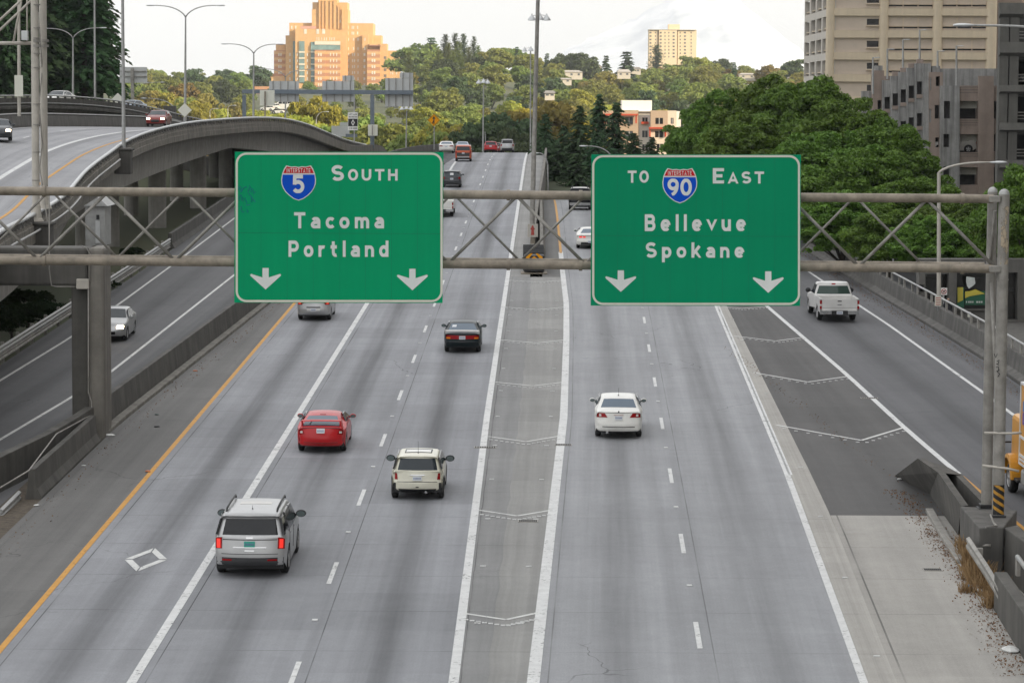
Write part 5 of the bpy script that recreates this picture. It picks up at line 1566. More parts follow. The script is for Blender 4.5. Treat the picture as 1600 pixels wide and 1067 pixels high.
def sedan(paint, L=4.55, H=1.46, hw=.88, glass=None, **kw):
    k, h = L/4.55, H/1.46
    pr = [(.10, .30), (.02, .40), (0, .55), (.03, .66), (.07, .80), (.11, .98), (.18, 1.04), (.60, 1.09), (1.20, 1.39), (1.45, 1.44), (2.1, 1.46), (2.5, 1.43), (3.28, 1.02), (4.1, .90), (4.40, .74), (4.55, .52), (4.47, .28)]
    d = dict(prof=[(y*k, z*h) for y, z in pr], hw=hw, belt=1.00*h, roof=H, rear=.97*k, front=3.57*k, wr=.315, paint=paint, rear_win=(7, .10, .93, .80, .76, glass or M['glass_sky']), windshield=(11, .06, .95, .84, .88),
             side_win=[[(1.18*k, 1.05*h), (2.28*k, 1.04*h), (2.28*k, 1.37*h), (1.62*k, 1.36*h), (1.30*k, 1.20*h)], [(2.36*k, 1.04*h), (3.10*k, 1.03*h), (2.62*k, 1.37*h), (2.36*k, 1.37*h)]],
             tails=[(.80*h, .97*h, .58, .985, .55, .985, M['tail'])], heads=[(.62*h, .76*h, .55, .97, .60, .97, M['clear'])], plate=(.80*h, M['plate']), shut=.985*h, mirror=(3.02*k, 1.06*h, .85),
             panels=[('bumper_strip', 'z', (.435*h, .455*h, -.72, .72, .006), M['trim'])])
    d.update(kw); return d
def suv(paint, L=4.6, H=1.72, hw=.92, glass=None, **kw):
    k, h = L/5.0, H/1.80
    pr = [(.06, .38), (0, .48), (0, .63), (.02, .78), (.06, .96), (.10, 1.14), (.15, 1.20), (.38, 1.64), (.30, 1.71), (.46, 1.78), (1.2, 1.80), (2.8, 1.78), (3.12, 1.72), (3.85, 1.20), (4.72, 1.04), (4.93, .86), (5.0, .6), (4.93, .35)]
    d = dict(prof=[(y*k, z*h) for y, z in pr], hw=hw, belt=1.12*h, roof=H, rear=1.06*k, front=3.95*k, wr=.37, paint=paint, rear_win=(6, .02, .96, .93, .90, glass or M['glass_dark']), windshield=(12, .05, .95, .84, .88),
             side_win=[[(.24*k, 1.21*h), (1.22*k, 1.17*h), (1.22*k, 1.62*h), (.46*k, 1.62*h)], [(1.30*k, 1.17*h), (2.32*k, 1.15*h), (2.32*k, 1.65*h), (1.30*k, 1.64*h)], [(2.40*k, 1.15*h), (3.45*k, 1.15*h), (2.98*k, 1.63*h), (2.40*k, 1.65*h)]],
             side_glass=M['glass_dark'], tails=[(.86*h, 1.15*h, .80, .99, .80, .99, M['tail'])], heads=[(.80*h, .95*h, .6, .97, .64, .97, M['clear'])], plate=(.97*h, M['plate']), shut=.70*h, mirror=(3.42*k, 1.20*h, 1.0, M['black']),
             panels=[('lower_bumper', 'z', (.39*h, .60*h, -.97, .97, .012), M['trim'])], shape=dict(tumble=.20, bowr=.15, r=.11))
    d.update(kw); return d
def hatch(paint, L=3.95, H=1.50, hw=.86, glass=None, **kw):
    k, h = L/3.95, H/1.50
    pr = [(.06, .32), (0, .42), (.0, .60), (.05, .68), (.08, .84), (.12, .97), (.16, 1.0), (.52, 1.38), (.44, 1.43), (.66, 1.48), (1.2, 1.50), (2.0, 1.48), (2.3, 1.43), (3.05, 1.0), (3.65, .86), (3.88, .68), (3.95, .48), (3.88, .28)]
    d = dict(prof=[(y*k, z*h) for y, z in pr], hw=hw, belt=.95*h, roof=H, rear=.64*k, front=3.14*k, wr=.305, paint=paint, rear_win=(6, .03, .95, .86, .80, glass or M['glass']), windshield=(12, .05, .95, .84, .88),
             side_win=[[(.60*k, 1.03*h), (1.60*k, .99*h), (1.60*k, 1.38*h), (.86*k, 1.36*h)], [(1.68*k, .99*h), (2.78*k, .99*h), (2.20*k, 1.37*h), (1.68*k, 1.38*h)]],
             tails=[(.78*h, .98*h, .74, .99, .78, .99, M['tail'])], heads=[(.6*h, .76*h, .55, .97, .6, .97, M['clear'])], plate=(.84*h, M['plate']), shut=.64*h, mirror=(2.72*k, 1.04*h, .85),
             panels=[('lower_bumper', 'z', (.33*h, .42*h, -.94, .94, .008), M['trim'])])
    d.update(kw); return d

# 1  silver sport utility, nearest
hL = heading(dL); hM = heading(dD)
sp = suv(M['paint_silver'], 5.0, 1.80, 1.0, rear_win=(6, .02, .96, .985, .96, M['glass_dark']), plate=(.965, M['plate_green']), wr=.39, ww=.25,
    tails=[(.84, 1.15, .80, .995, .80, .995, M['tail'], (.86, 1.10, .845, .955, M['tail_lit']))],
    panels=[('lower_bumper', 'z', (.39, .60, -.98, .98, .014), M['trim']), ('reflector', 'z', (.515, .56, -.80, -.52, .026), M['tail']), ('reflector', 'z', (.515, .56, .52, .80, .026), M['tail']), ('tailgate_garnish', 'z', (1.075, 1.095, -.78, .78, .010), M['black']),
            ('plate_recess', 'z', (.865, .895, -.48, .48, .02), M['chrome']), ('tailgate_handle', 'z', (.775, .81, -.14, .14, .016), M['chrome']), ('badge', 'z', (1.11, 1.15, -.10, .10, .016), M['chrome']), ('sunroof', 'p', (10, .35, .62, -.55, .55, .006), M['paint_champ']), ('door_seam', 's', [(1.26, .62), (1.275, .62), (1.275, 1.66), (1.26, 1.66)], M['black']), ('door_seam', 's', [(2.36, .5), (2.375, .5), (2.375, 1.66), (2.36, 1.66)], M['black']), ('door_handle', 's', [(1.45, 1.04), (1.68, 1.04), (1.68, 1.075), (1.45, 1.075)], M['chrome']), ('door_handle', 's', [(2.50, 1.03), (2.73, 1.03), (2.73, 1.065), (2.50, 1.065)], M['chrome'])],
    shape=dict(tumble=.20, rtap=.045, bowr=.17, r=.10), wout=.02, mirror=(3.42, 1.24, 1.15, M['black']), extra=[x_antenna(.95, .14), x_rails(.75, 3.1, 1.80, .70)])
vehicle('suv', 'silver sport utility vehicle with green plate and lit tail lights, nearest the camera', 'car', sp, V(396, 893), hL)
# 2  red coupe
pr = [(.12, .28), (.02, .38), (0, .54), (.03, .68), (.07, .80), (.12, .91), (.20, .96), (1.20, 1.25), (1.55, 1.30), (2.0, 1.31), (2.25, 1.28), (3.1, .90), (4.0, .74), (4.28, .56), (4.33, .4), (4.25, .25)]
sp = sedan(M['paint_red'], prof=pr, hw=.87, belt=.93, roof=1.31, rear=.94, front=3.54, rear_win=(6, .10, .93, .82, .74, M['glass_sky']), windshield=(10, .06, .95, .84, .88),
    side_win=[[(1.35, 1.0), (2.85, .98), (2.35, 1.22), (1.75, 1.23)]], tails=[(.70, .88, .74, .985, .80, .985, M['tail'], (.74, .81, .82, .93, M['clear']))], plate=(.82, M['plate']), shut=.93, mirror=(2.85, .98, .85),
    panels=[('bumper_groove', 'z', (.395, .425, -.78, .78, .006), M['paint_maroon']), ('brake_light', 'p', (7, .1, .25, -.16, .16, .01), M['tail'])], shape=dict(tumble=.27, rtap=.10, bowr=.22, r=.16), extra=[x_spoiler(.42, 1.14, .70, M['paint_red'], .22, h=.24), x_wiper(6, .18, -.52, -.46)], heads=[(.5, .62, .6, .97, .64, .97, M['clear'])])
vehicle('coupe', 'red hatchback coupe with tall rear spoiler in the middle left lane', 'car', sp, V(504, 703.5), hL)
# 3  cream small hatch
pr = [(.07, .30), (0, .40), (.0, .56), (.05, .64), (.09, .80), (.13, .93), (.17, .95), (.40, 1.32), (.38, 1.37), (.52, 1.40), (.9, 1.42), (2.0, 1.40), (2.2, 1.36), (2.72, .98), (3.4, .87), (3.6, .68), (3.64, .46), (3.58, .3)]
sp = hatch(M['paint_cream'], prof=pr, hw=.84, belt=.93, roof=1.42, rear=.58, front=3.04, wr=.31, rear_win=(6, .0, .95, .995, .99, M['glass']), side_glass=M['glass_dark'], side_win=[[(.26, .98), (2.62, .96), (2.18, 1.31), (.50, 1.31)]],
    tails=[(.66, .86, .80, .93, .83, .92, M['tail'])], plate=(.70, M['plate']), shut=.60, mirror=(2.38, 1.0, 1.15, M['paint_green']),
    panels=[('lower_bumper', 'z', (.31, .37, -.98, .98, .012), M['black']), ('grab_bar', 'z', (.80, .825, -.30, .30, .022), M['chrome']), ('tow_cover', 'z', (.42, .45, -.06, .06, .012), M['black']), ('sunroof', 'p', (10, .03, .55, -.60, .60, .018), M['paint_white']), ('sunroof_frame', 'p', (10, .0, .75, -.66, .66, .010), M['black'])],
    shape=dict(tumble=.21, rtap=.07, bowr=.20, r=.13), wout=.03, extra=[x_antenna(.80, .42), x_flares(.075), x_exhaust(.28, .02, .27)])
vehicle('hatchback', 'cream two-door hatchback with black window band and sunroof, right of the red coupe', 'car', sp, V(653, 777), hM)
# 4  dark green coupe
pr = [(.10, .28), (0, .40), (0, .55), (.03, .60), (.05, .87), (.10, .94), (.55, .99), (1.30, 1.29), (1.55, 1.34), (2.1, 1.35), (2.35, 1.32), (3.1, .93), (4.1, .75), (4.36, .55), (4.4, .4), (4.3, .25)]
sp = sedan(M['paint_green'], prof=pr, hw=.86, belt=.95, roof=1.35, rear=.90, front=3.45, rear_win=(6, .06, .94, .84, .76, M['glass_sky']), windshield=(10, .06, .95, .84, .88), side_win=[[(1.35, 1.0), (2.9, .98), (2.42, 1.27), (1.70, 1.27)]],
    shape=dict(tumble=.25, rtap=.09, bowr=.19, r=.14), tails=[(.67, .84, .20, .97, .22, .97, M['tail'], (.68, .75, .70, .94, M['amber']))], plate=(.735, M['plate']), shut=.90, mirror=(2.85, .99, .85), heads=[(.5, .62, .6, .97, .64, .97, M['clear'])],
    panels=[('bumper_strip', 'z', (.535, .56, -.96, .96, .012), M['trim']), ('red_band', 'z', (.68, .83, -.22, .22, .006), M['tail']), ('window_paper', 'p', (6, .50, .76, -.66, -.40, .010), M['plate'])], extra=[x_spoiler(.22, 1.03, .80, M['paint_champ'], .16, h=.14)])  # spoiler painted pale in place of its sky reflection
vehicle('coupe', 'dark green coupe with low spoiler paled by painted reflection and full width red tail lights', 'car', sp, V(723, 549), hM)
# 5  white saloon
sp = sedan(M['paint_white'], shape=dict(tumble=.23, rtap=.08, bowr=.20, r=.14), tails=[(.815, .965, .50, .985, .62, .985, M['tail'], (.85, .93, .78, .88, M['clear']))], extra=[x_seats([(-.42, 1.02, 1.17), (0, .98, 1.14), (.42, 1.02, 1.17)]), x_antenna(1.5, .30), x_exhaust(-.42)],
    plate=(.80, M['plate']), panels=[('bumper_strip', 'z', (.46, .485, -.74, .74, .006), M['trim']), ('badge', 'z', (.985, 1.035, -.03, .03, .012), M['black']), ('number_plate_bar', 'z', (.895, .905, -.22, .22, .012), M['tail'])])
vehicle('saloon', 'white saloon with red tail lights and pale headrests on the right carriageway', 'car', sp, V(966, 681), heading(dR))
# 6  pick-up trucks
def pickup(label, paint, pos, hd, L=5.8, cab0=2.05, H=1.88, hw=1.0, glass=None):
    t = thing('pickup_truck', label, 'pickup truck', pos, group='traffic on the freeway', local=True); t.rotation_euler = hd
    ry, fy, wr = 1.25, 4.75, .40
    pr = [(cab0, .55), (cab0-.02, .70), (cab0, 1.16), (cab0+.10, 1.24), (cab0+.26, 1.70), (cab0+.34, 1.84), (cab0+.7, 1.88), (cab0+1.25, 1.84), (cab0+1.75, 1.25), (5.2, 1.14), (5.65, 1.05), (5.8, .75), (5.72, .38)]
    B = Body(pr, hw, 1.20, H, tumble=.17, rtap=0, wheels=[(fy, wr)], low=.50)
    def fin(mb, nm, m, parent=None, smooth=True, angle=35):
        for i, v in enumerate(mb.v): mb.v[i] = (v[0], v[1]-ry, v[2])
        return mb.build(nm, m, parent or t, smooth=smooth, angle=angle)
    cab = fin(B.shell(), 'cab', paint, angle=50)
    mb = MB(); B.patch(mb, 3, .05, .95, -.90, .90, t0b=-.84, t1b=.84); fin(mb, 'rear_window', glass or M['glass_green'])
    mb = MB(); B.patch(mb, 7, .05, .95, -.86, .86, t0b=-.9, t1b=.9); fin(mb, 'windshield', M['glass'])
    mb = MB(); B.patch(mb, 4, .25, .7, -.12, .12, off=.01); fin(mb, 'brake_light', M['tail'])
    for sg in (1, -1):
        mb = MB(); B.sidepoly(mb, [(cab0+.35, 1.26), (cab0+1.45, 1.26), (cab0+1.1, 1.72), (cab0+.45, 1.72)], sgn=sg); fin(mb, 'side_window', M['glass'])
    # bed
    for sg in (1, -1):
        top, bot = 1.20, .52
        bd = [(.06, bot), (.06, top), (cab0-.04, top), (cab0-.04, bot)]
        N = 14; R_ = wr+.07; a0 = math.asin((bot-wr)/R_)
        for k in range(N+1):
            a = lerp(a0, math.pi-a0, k/N); bd.append((ry+R_*math.cos(a), wr+R_*math.sin(a)))
        pts = [Vector(p) for p in bd]; n = len(pts)
        vo, eo, fo, *_ = delaunay_2d_cdt(pts, [(i, (i+1) % n) for i in range(n)], [], 1, 1e-5)
        mb = MB(); mb.add([(sg*(hw-.0), v.x, v.y) for v in vo], fo); mb.add([(sg*(hw-.09), v.x, v.y) for v in vo], fo)
        mb.bb(sg*(hw-.10), sg*(hw+.005), .06, cab0-.04, top-.03, top+.02)
        fin(mb, 'bed_side', paint, smooth=False)
        mb = MB(); mb.bb(sg*(hw-.10), sg*(hw+.012), .02, .10, .70, 1.14); tl = fin(mb, 'tail_light', M['tail'], smooth=False)
        mb = MB(); mb.bb(sg*(hw-.085), sg*(hw+.016), .012, .09, .86, .95); fin(mb, 'lamp_segment', M['clear'], tl, smooth=False)
        x = sg*(B.Wd(3.7, 1.3)+.16)
        Mx = Matrix.Translation((x, 3.75-cab0*0, 1.32)) @ Matrix.Diagonal((.14, .07, .13, 1))
        mb = MB(); mb.lathe([(math.cos(rad(a)), math.sin(rad(a))) for a in (-88, -60, -30, 0, 30, 60, 88)], 10, Mx); mb.tube([(sg*(hw-.1), 3.8, 1.26), (x, 3.76, 1.27)], .03, 6); fin(mb, 'wing_mirror', M['black'], angle=60)
    mb = MB(); mb.bb(-hw+.09, hw-.09, .02, .08, .62, 1.20); tg = fin(mb, 'tailgate', paint, smooth=False)
    mb = MB(); mb.bb(-.10, .10, .005, .03, 1.08, 1.13); fin(mb, 'tailgate_handle', M['black'], tg, smooth=False)
    mb = MB(); mb.bb(-.11, .11, .008, .03, .905, .945); fin(mb, 'badge', M['chrome'], tg, smooth=False)
    mb = MB(); mb.bb(-hw+.1, hw-.1, .015, .03, .755, .765); fin(mb, 'shut_line', M['trim'], tg, smooth=False)
    mb = MB(); mb.bb(-hw+.08, hw-.08, .08, cab0-.05, .62, .68); mb.bb(-hw+.08, hw-.08, cab0-.12, cab0-.05, .6, 1.2); fin(mb, 'bed_floor', paint, smooth=False)
    for sg in (1, -1):
        mb = MB(); mb.bb(sg*.42, sg*(hw-.0), -.12, .04, .44, .62); fin(mb, 'bumper', M['chrome'], smooth=False)
    mb = MB(); mb.bb(-.42, .42, -.08, .03, .40, .62); fin(mb, 'bumper_step', M['black'], smooth=False)
    mb = MB(); mb.bb(-.16, .16, -.10, -.081, .44, .60); pl = fin(mb, 'licence_plate', M['plate'], smooth=False)
    mb = MB()
    for k in range(5): mb.bb(-.12+k*.05, -.09+k*.05, -.108, -.101, .49, .55)
    fin(mb, 'plate_lettering', M['platetxt'], pl, smooth=False)
    tm, rm = wheel_parts(wr, .27)
    for wy in (ry, fy):
        for sg in (1, -1):
            w_ = link('wheel', tm, t, (sg*(hw-.15), wy-ry, wr)); w_.rotation_euler = (0, 0, 0 if sg > 0 else math.pi); link('rim', rm, w_)
    mb = MB(); mb.bb(-.55, .55, .1, 5.5, .38, .62); mb.bb(-.9, .9, cab0, 4.2, .42, .6); mb.tube([(-.8, ry, wr), (.8, ry, wr)], .07, 8); fin(mb, 'underbody', M['black'], smooth=False)
    return t
pickup('white pickup truck with empty bed on the right hand ramp', M['paint_pearl'], V(1306, 500), heading(dRamp))
pickup('white pickup truck half hidden behind left edge of the gantry bay', M['paint_white'], on_left(689, 338), heading(dL), glass=M['glass'])
# 7  cars mostly behind the signs
sp = sedan(M['paint_silver'], 4.45, 1.53, .86, tails=[(.84, 1.0, .72, .985, .62, .985, M['tail'], (.88, .97, .80, .95, M['tail_lit']))], plate=(.58, M['plate']), panels=[('boot_panel', 'z', (.68, .74, -.44, .44, .008), M['trim']), ('plate_recess', 'z', (.52, .65, -.42, .42, .005), M['paint_pearl'])])
vehicle('saloon', 'silver saloon whose lower half shows under the left green sign', 'car', sp, V(492, 499), hL)
sp = sedan(M['paint_silver'], 4.53, 1.45, .86, heads=[(.64, .78, .56, .97, .58, .97, M['head_lit'])], glass=M['glass'], panels=[('grille', 'zf', (.36, .50, -.5, .5, .01), M['black'])])
dE = G(366, 386) - G(55, 640)
nx = (EL(G(184, 530).y)+ER(G(184, 530).y))/2
pos = G(172, 531); d_ = Vector((dE.x, dE.y, dE.z)).normalized()
vehicle('saloon', 'silver saloon with lit headlamps coming out from behind the concrete column', 'car', sp, pos + d_*2.6, heading(-d_))
# 8  cars at the brow of the left carriageway
HB = heading((dL.x, dL.y, 0))
def onbrow(name, label, sp, px, py, back=0.0):
    p = on_left(px, py); y = p.y+back
    x = p.x + back*.011
    return vehicle(name, label, 'car', sp, Vector((x, y, zl(y))), heading((.011*3, 3.0, zl(y+1.5)-zl(y-1.5))))
onbrow('saloon', 'white saloon at the brow, left of the orange boxy car', sedan(M['paint_white'], 4.8, 1.46, .92, tails=[(.82, .93, .45, .985, .55, .985, M['tail'])]), 697.5, 239.5)
onbrow('saloon', 'pale blue car mostly hidden between the white saloon and orange boxy car', sedan(M['paint_blue'], 4.6, 1.5, .88), 716, 238.5, 18)
pr = [(.03, .35), (0, .48), (0, .70), (.02, .95), (.04, 1.16), (.06, 1.20), (.16, 1.68), (.20, 1.75), (.5, 1.78), (2.2, 1.78), (2.6, 1.70), (3.2, 1.15), (4.0, 1.0), (4.25, .8), (4.3, .5), (4.2, .3)]
sp = suv(M['paint_orange'], prof=pr, hw=.90, belt=1.12, roof=1.78, rear=.75, front=3.35, wr=.34, rear_win=(5, .04, .94, .90, .86, M['glass']), windshield=(10, .05, .95, .84, .88), side_win=[[(.3, 1.2), (1.6, 1.18), (1.6, 1.64), (.4, 1.64)], [(1.7, 1.18), (2.85, 1.18), (2.5, 1.6), (1.7, 1.64)]],
    tails=[(.88, 1.16, .83, .985, .83, .985, M['tail'])], plate=(.93, M['plate']), shut=.62, panels=[('cladding', 'z', (.60, .98, -.99, .99, .012), M['trim']), ('bumper', 'z', (.44, .58, -.80, .80, .03), M['rim']), ('lower_bumper', 'z', (.36, .44, -.98, .98, .012), M['black'])], shape=dict(tumble=.10, r=.06, bowr=.05), mirror=(2.75, 1.2, .9, M['black']))
p_ = on_left(724, 252.5)
vehicle('suv', 'orange boxy car with grey cladding in front of the white saloon', 'car', sp, p_, heading((.033, 3, zl(p_.y+1.5)-zl(p_.y-1.5))))
sp = hatch(M['paint_grey'], 4.0, 1.53, .87, rear_win=(6, .03, .95, .84, .74, M['glass']), plate=(.80, M['plate']), panels=[('window_paper', 'p', (6, .3, .8, -.2, .2, .010), M['rim']), ('lower_bumper', 'z', (.33, .44, -.94, .94, .008), M['trim'])])
vehicle('hatchback', 'dark grey hatchback beside top right corner of the left sign', 'car', sp, on_left(706, 293), hL)
onbrow('hatchback', 'red car sinking behind the brow near the lamp post', hatch(M['paint_red'], 4.2, 1.50, .88), 765, 238.5, 7)
onbrow('hatchback', 'red car whose edge shows right of the other red car', hatch(M['paint_maroon'], 4.2, 1.55, .88), 774, 238.5, 22)
onbrow('suv', 'silver sport utility vehicle crossing the brow at right, beside median pole', suv(M['paint_silver'], 4.45, 1.74, .90, rear_win=(6, .04, .95, .80, .78, M['glass_dark'])), 792.5, 238)
# 9  right carriageway beyond the gantry
def on_right(px, py):
    d = ray(px, py)
    for y in np.arange(62, 330, .25):
        p = d*(y/d.y)
        if p.z <= zr(y): return Vector((p.x, y, zr(y)))
    return Vector((p.x, y, zr(y)))
def spare(B, fin, body):
    mb = MB(); X = Matrix.Translation((0, -.10, 1.02)) @ Matrix.Rotation(math.pi/2, 4, 'X')
    mb.lathe([(.1, -.1), (.30, -.1), (.37, -.06), (.38, .06), (.30, .11), (.1, .12)], 20, X); fin(mb, 'spare_wheel', M['rubber'], angle=50)
pw_ = on_right(906, 328)
sp = suv(M['paint_black'], 4.6, 1.85, .94, plate=(.70, M['plate']), panels=[('roof_skin', 'p', (10, .0, 1, -.93, .93, .006), M['paint_white']), ('roof_edge', 'p', (9, .1, .95, -.93, .93, .006), M['paint_white']), ('bumper', 'z', (.40, .62, -.97, .97, .05), M['rim'])], extra=[spare, x_rails(.5, 2.8, 1.87, .62)])
vehicle('suv', 'black off-road vehicle with white roof and spare wheel behind the right sign', 'car', sp, pw_, heading((.09, 3, zr(pw_.y+1.5)-zr(pw_.y-1.5))))
pr = [(.12, .28), (.02, .42), (0, .56), (.06, .62), (.10, .82), (.06, .95), (.14, .98), (.62, 1.02), (1.35, 1.30), (1.6, 1.35), (2.1, 1.37), (2.4, 1.33), (3.1, .98), (4.4, .92), (4.75, .75), (4.83, .5), (4.75, .28)]
sp = sedan(M['paint_white'], prof=pr, hw=.95, belt=.96, roof=1.37, rear=1.02, front=3.87, wr=.36, rear_win=(7, .06, .94, .74, .66, M['glass_sky']), windshield=(11, .06, .95, .84, .88), side_win=[[(1.75, 1.02), (3.0, 1.0), (2.5, 1.29), (1.9, 1.29)]], tails=[(.76, .86, .34, .54, .34, .54, M['tail_lit']), (.76, .86, .60, .82, .60, .82, M['tail_lit'])], plate=(.50, M['plate']), shut=.93, mirror=(3.0, 1.04, .9), panels=[('diffuser', 'z', (.30, .46, -.70, .70, .008), M['black'])], shape=dict(tumble=.30, bowr=.10))
vehicle('coupe', 'white muscle coupe with two pairs of red lamps at left edge of right sign', 'car', sp, on_right(922, 388), heading((.09, 3, .08)))
p2 = on_right(893, 309); yb = p2.y+28
vehicle('saloon', 'dark saloon with red light dipping behind the brow, left of the off-roader', 'car', sedan(M['paint_black'], 4.8, 1.46, .92, tails=[(.80, .95, .55, .985, .6, .985, M['tail_lit'])]), Vector((W(893, 300, yb).x, yb, W(893, 303, yb).z)), heading((.09, 3, -.1)))
yb = p2.y+40
vehicle('saloon', 'silver car peeping out left of the right sign behind the off-roader', 'car', sedan(M['paint_silver'], 4.7, 1.46, .9), Vector((W(924, 304, yb).x, yb, W(924, 305, yb).z)), heading((.09, 3, -.1)))
# 10  oncoming cars on the viaducts
def deckpos(px, py, Y): return W(px, py, Y)
def vt_dir(Y):
    i = min(range(len(VT)), key=lambda k: abs(VT[k].y-Y)); return VTan[i]
def deckz(p):
    i = min(range(len(VT)), key=lambda k: (VT[k].xy-p.xy).length); t_ = VTan[i]; l = (p-VT[i]).dot(Vector((-t_.y, t_.x, 0)))
    return VT[i].z-PZ+sup(VT[i].y)*l/DW
def on_deck(px, py):
    d = ray(px, py)
    for y in np.arange(100, 330, .5):
        p = d*(y/d.y)
        if p.z <= deckz(p): return Vector((p.x, p.y, deckz(p)))
    return W(px, py, 250)
sp = sedan(M['paint_maroon'], 4.9, 1.48, .92, heads=[(.66, .78, .58, .97, .60, .97, M['head_lit'])], glass=M['glass'], panels=[('grille', 'zf', (.40, .62, -.45, .45, .012), M['black'])])
a_ = on_deck(242, 198); dd = vt_dir(a_.y)
vehicle('saloon', 'dark red saloon with bright headlamps coming round the viaduct', 'car', sp, a_+dd*2.9, heading(-dd+Vector((.05, 0, 0))), group='oncoming traffic on the viaduct')
sp = sedan(M['paint_grey'], 4.6, 1.45, .90, heads=[(.64, .78, .56, .97, .58, .97, M['head_lit'])], glass=M['glass'])
a_ = on_deck(0, 220); dd = vt_dir(a_.y)
vehicle('saloon', 'dark coupe like saloon entering at the left edge on the viaduct', 'car', sp, a_+dd*1.2+Vector((-.3, 0, 0)), heading(-dd+Vector((.16, 0, 0))), group='oncoming traffic on the viaduct')
Yu = 275
a_ = W(101, 165.5, Yu); vehicle('saloon', 'white car showing above the rail of the upper viaduct', 'car', sedan(M['paint_white'], 4.7, 1.5, .9, glass=M['glass']), a_, heading((-.25, -1, 0)), group='oncoming traffic on the viaduct')
a_ = W(214, 177.5, 300); vehicle('saloon', 'pale blue car just peeping over upper viaduct rail', 'car', sedan(M['paint_blue'], 4.7, 1.45, .9), a_, heading((-.35, -1, 0)), group='oncoming traffic on the viaduct')

# 11  yellow box truck at the right edge
M['truck_yel'] = carpaint('truck_yellow', (.60, .27, .018)); M['truck_white'] = mat('truck_white', (.62, .62, .62), .5, var=.08)
fw_ = G(1577, 768); dr = Vector(dRamp).normalized()
t = thing('box_truck', 'yellow box truck with blue and purple labels at the right edge', 'truck', fw_, group='traffic on the freeway', local=True); t.rotation_euler = heading(dr)
def tb(nm, x0, x1, y0, y1, z0, z1, m, parent=None, bevel=.03): return MB().bb(x0, x1, y0, y1, z0, z1).build(nm, m, parent or t, bevel=bevel)
box = tb('cargo_box', .02, 2.42, -7.6, -1.35, 1.15, 3.75, M['truck_yel'])
b = MB(); b.bb(-.01, 2.45, -7.62, -1.33, 3.75, 3.83); b.bb(-.012, .02, -7.6, -1.36, 1.15, 1.22); b.bb(-.012, .02, -7.6, -1.36, 1.30, 1.36); b.bb(-.012, .02, -7.6, -1.36, 1.42, 1.50); b.bb(-.012, .02, -7.6, -1.36, 2.02, 2.10); b.bb(-.014, .03, -1.40, -1.33, 1.15, 3.75); b.build('aluminium_trim', M['truck_white'], box)
M['lblue'] = mat('blue_label', (.03, .15, .50), .5); M['lpurple'] = mat('purple_label', (.09, .04, .28), .5)
for z0, z1, m in ((2.92, 3.25, M['lblue']), (2.50, 2.88, M['lpurple'])):
    o = tb('label', -.008, .02, -3.4, -1.75, z0, z1, m, box, 0)
    b = MB()
    for k in range(5): b.bb(-.014, -.009, -2.1-k*.11, -2.03-k*.11, z0+.10, z1-.08-.05*(k % 2))
    b.build('label_lettering', M['white'], o)
tb('cab', .12, 2.3, -1.2, .55, 1.0, 2.55, M['truck_yel'], bevel=.15); tb('hood', .3, 2.1, .5, 1.25, .9, 1.75, M['truck_yel'], bevel=.15)
b = MB(); N = 12
for k in range(N):
    a0, a1 = math.pi*k/N, math.pi*(k+1)/N
    p = [(.62*math.cos(a), .52+.62*math.sin(a)) for a in (a0, a1)]
    b.face([(-.12, p[0][0], p[0][1]), (-.12, p[1][0], p[1][1]), (.5, p[1][0], p[1][1]), (.5, p[0][0], p[0][1])])
    b.face([(-.12, p[0][0], p[0][1]), (-.12, p[1][0], p[1][1]), (-.09, p[1][0]*1.2, .52+(p[1][1]-.52)*1.22), (-.09, p[0][0]*1.2, .52+(p[0][1]-.52)*1.22)])
    b.face([(-.09, p[1][0]*1.2, .52+(p[1][1]-.52)*1.22), (-.09, p[0][0]*1.2, .52+(p[0][1]-.52)*1.22), (.5, p[0][0]*1.2, .52+(p[0][1]-.52)*1.28), (.5, p[1][0]*1.2, .52+(p[1][1]-.52)*1.28)])
b.build('fender', M['truck_yel'], t, smooth=True, angle=40)
tb('running_step', -.02, .5, -1.25, -.62, .50, .60, M['black']); tb('fuel_tank', .05, .6, -2.4, -1.4, .5, 1.0, M['galv'], bevel=.08)
tm, rm = wheel_parts(.48, .28)
for x, y in ((.10, 0), (2.3, 0), (.25, -5.9), (2.2, -5.9)):
    w_ = link('wheel', tm, t, (x, y, .48)); w_.rotation_euler = (0, 0, math.pi if x < 1 else 0); link('rim', rm, w_)
b = MB(); b.bb(.5, 1.9, -7.4, 1.1, .6, 1.0); b.build('chassis', M['black'], t)
b = MB(); b.box((-.3, .35, 1.75), (.12, .1, .5)); b.tube([(.1, .4, 1.6), (-.3, .36, 1.6)], .03, 6); b.build('wing_mirror', M['black'], t)
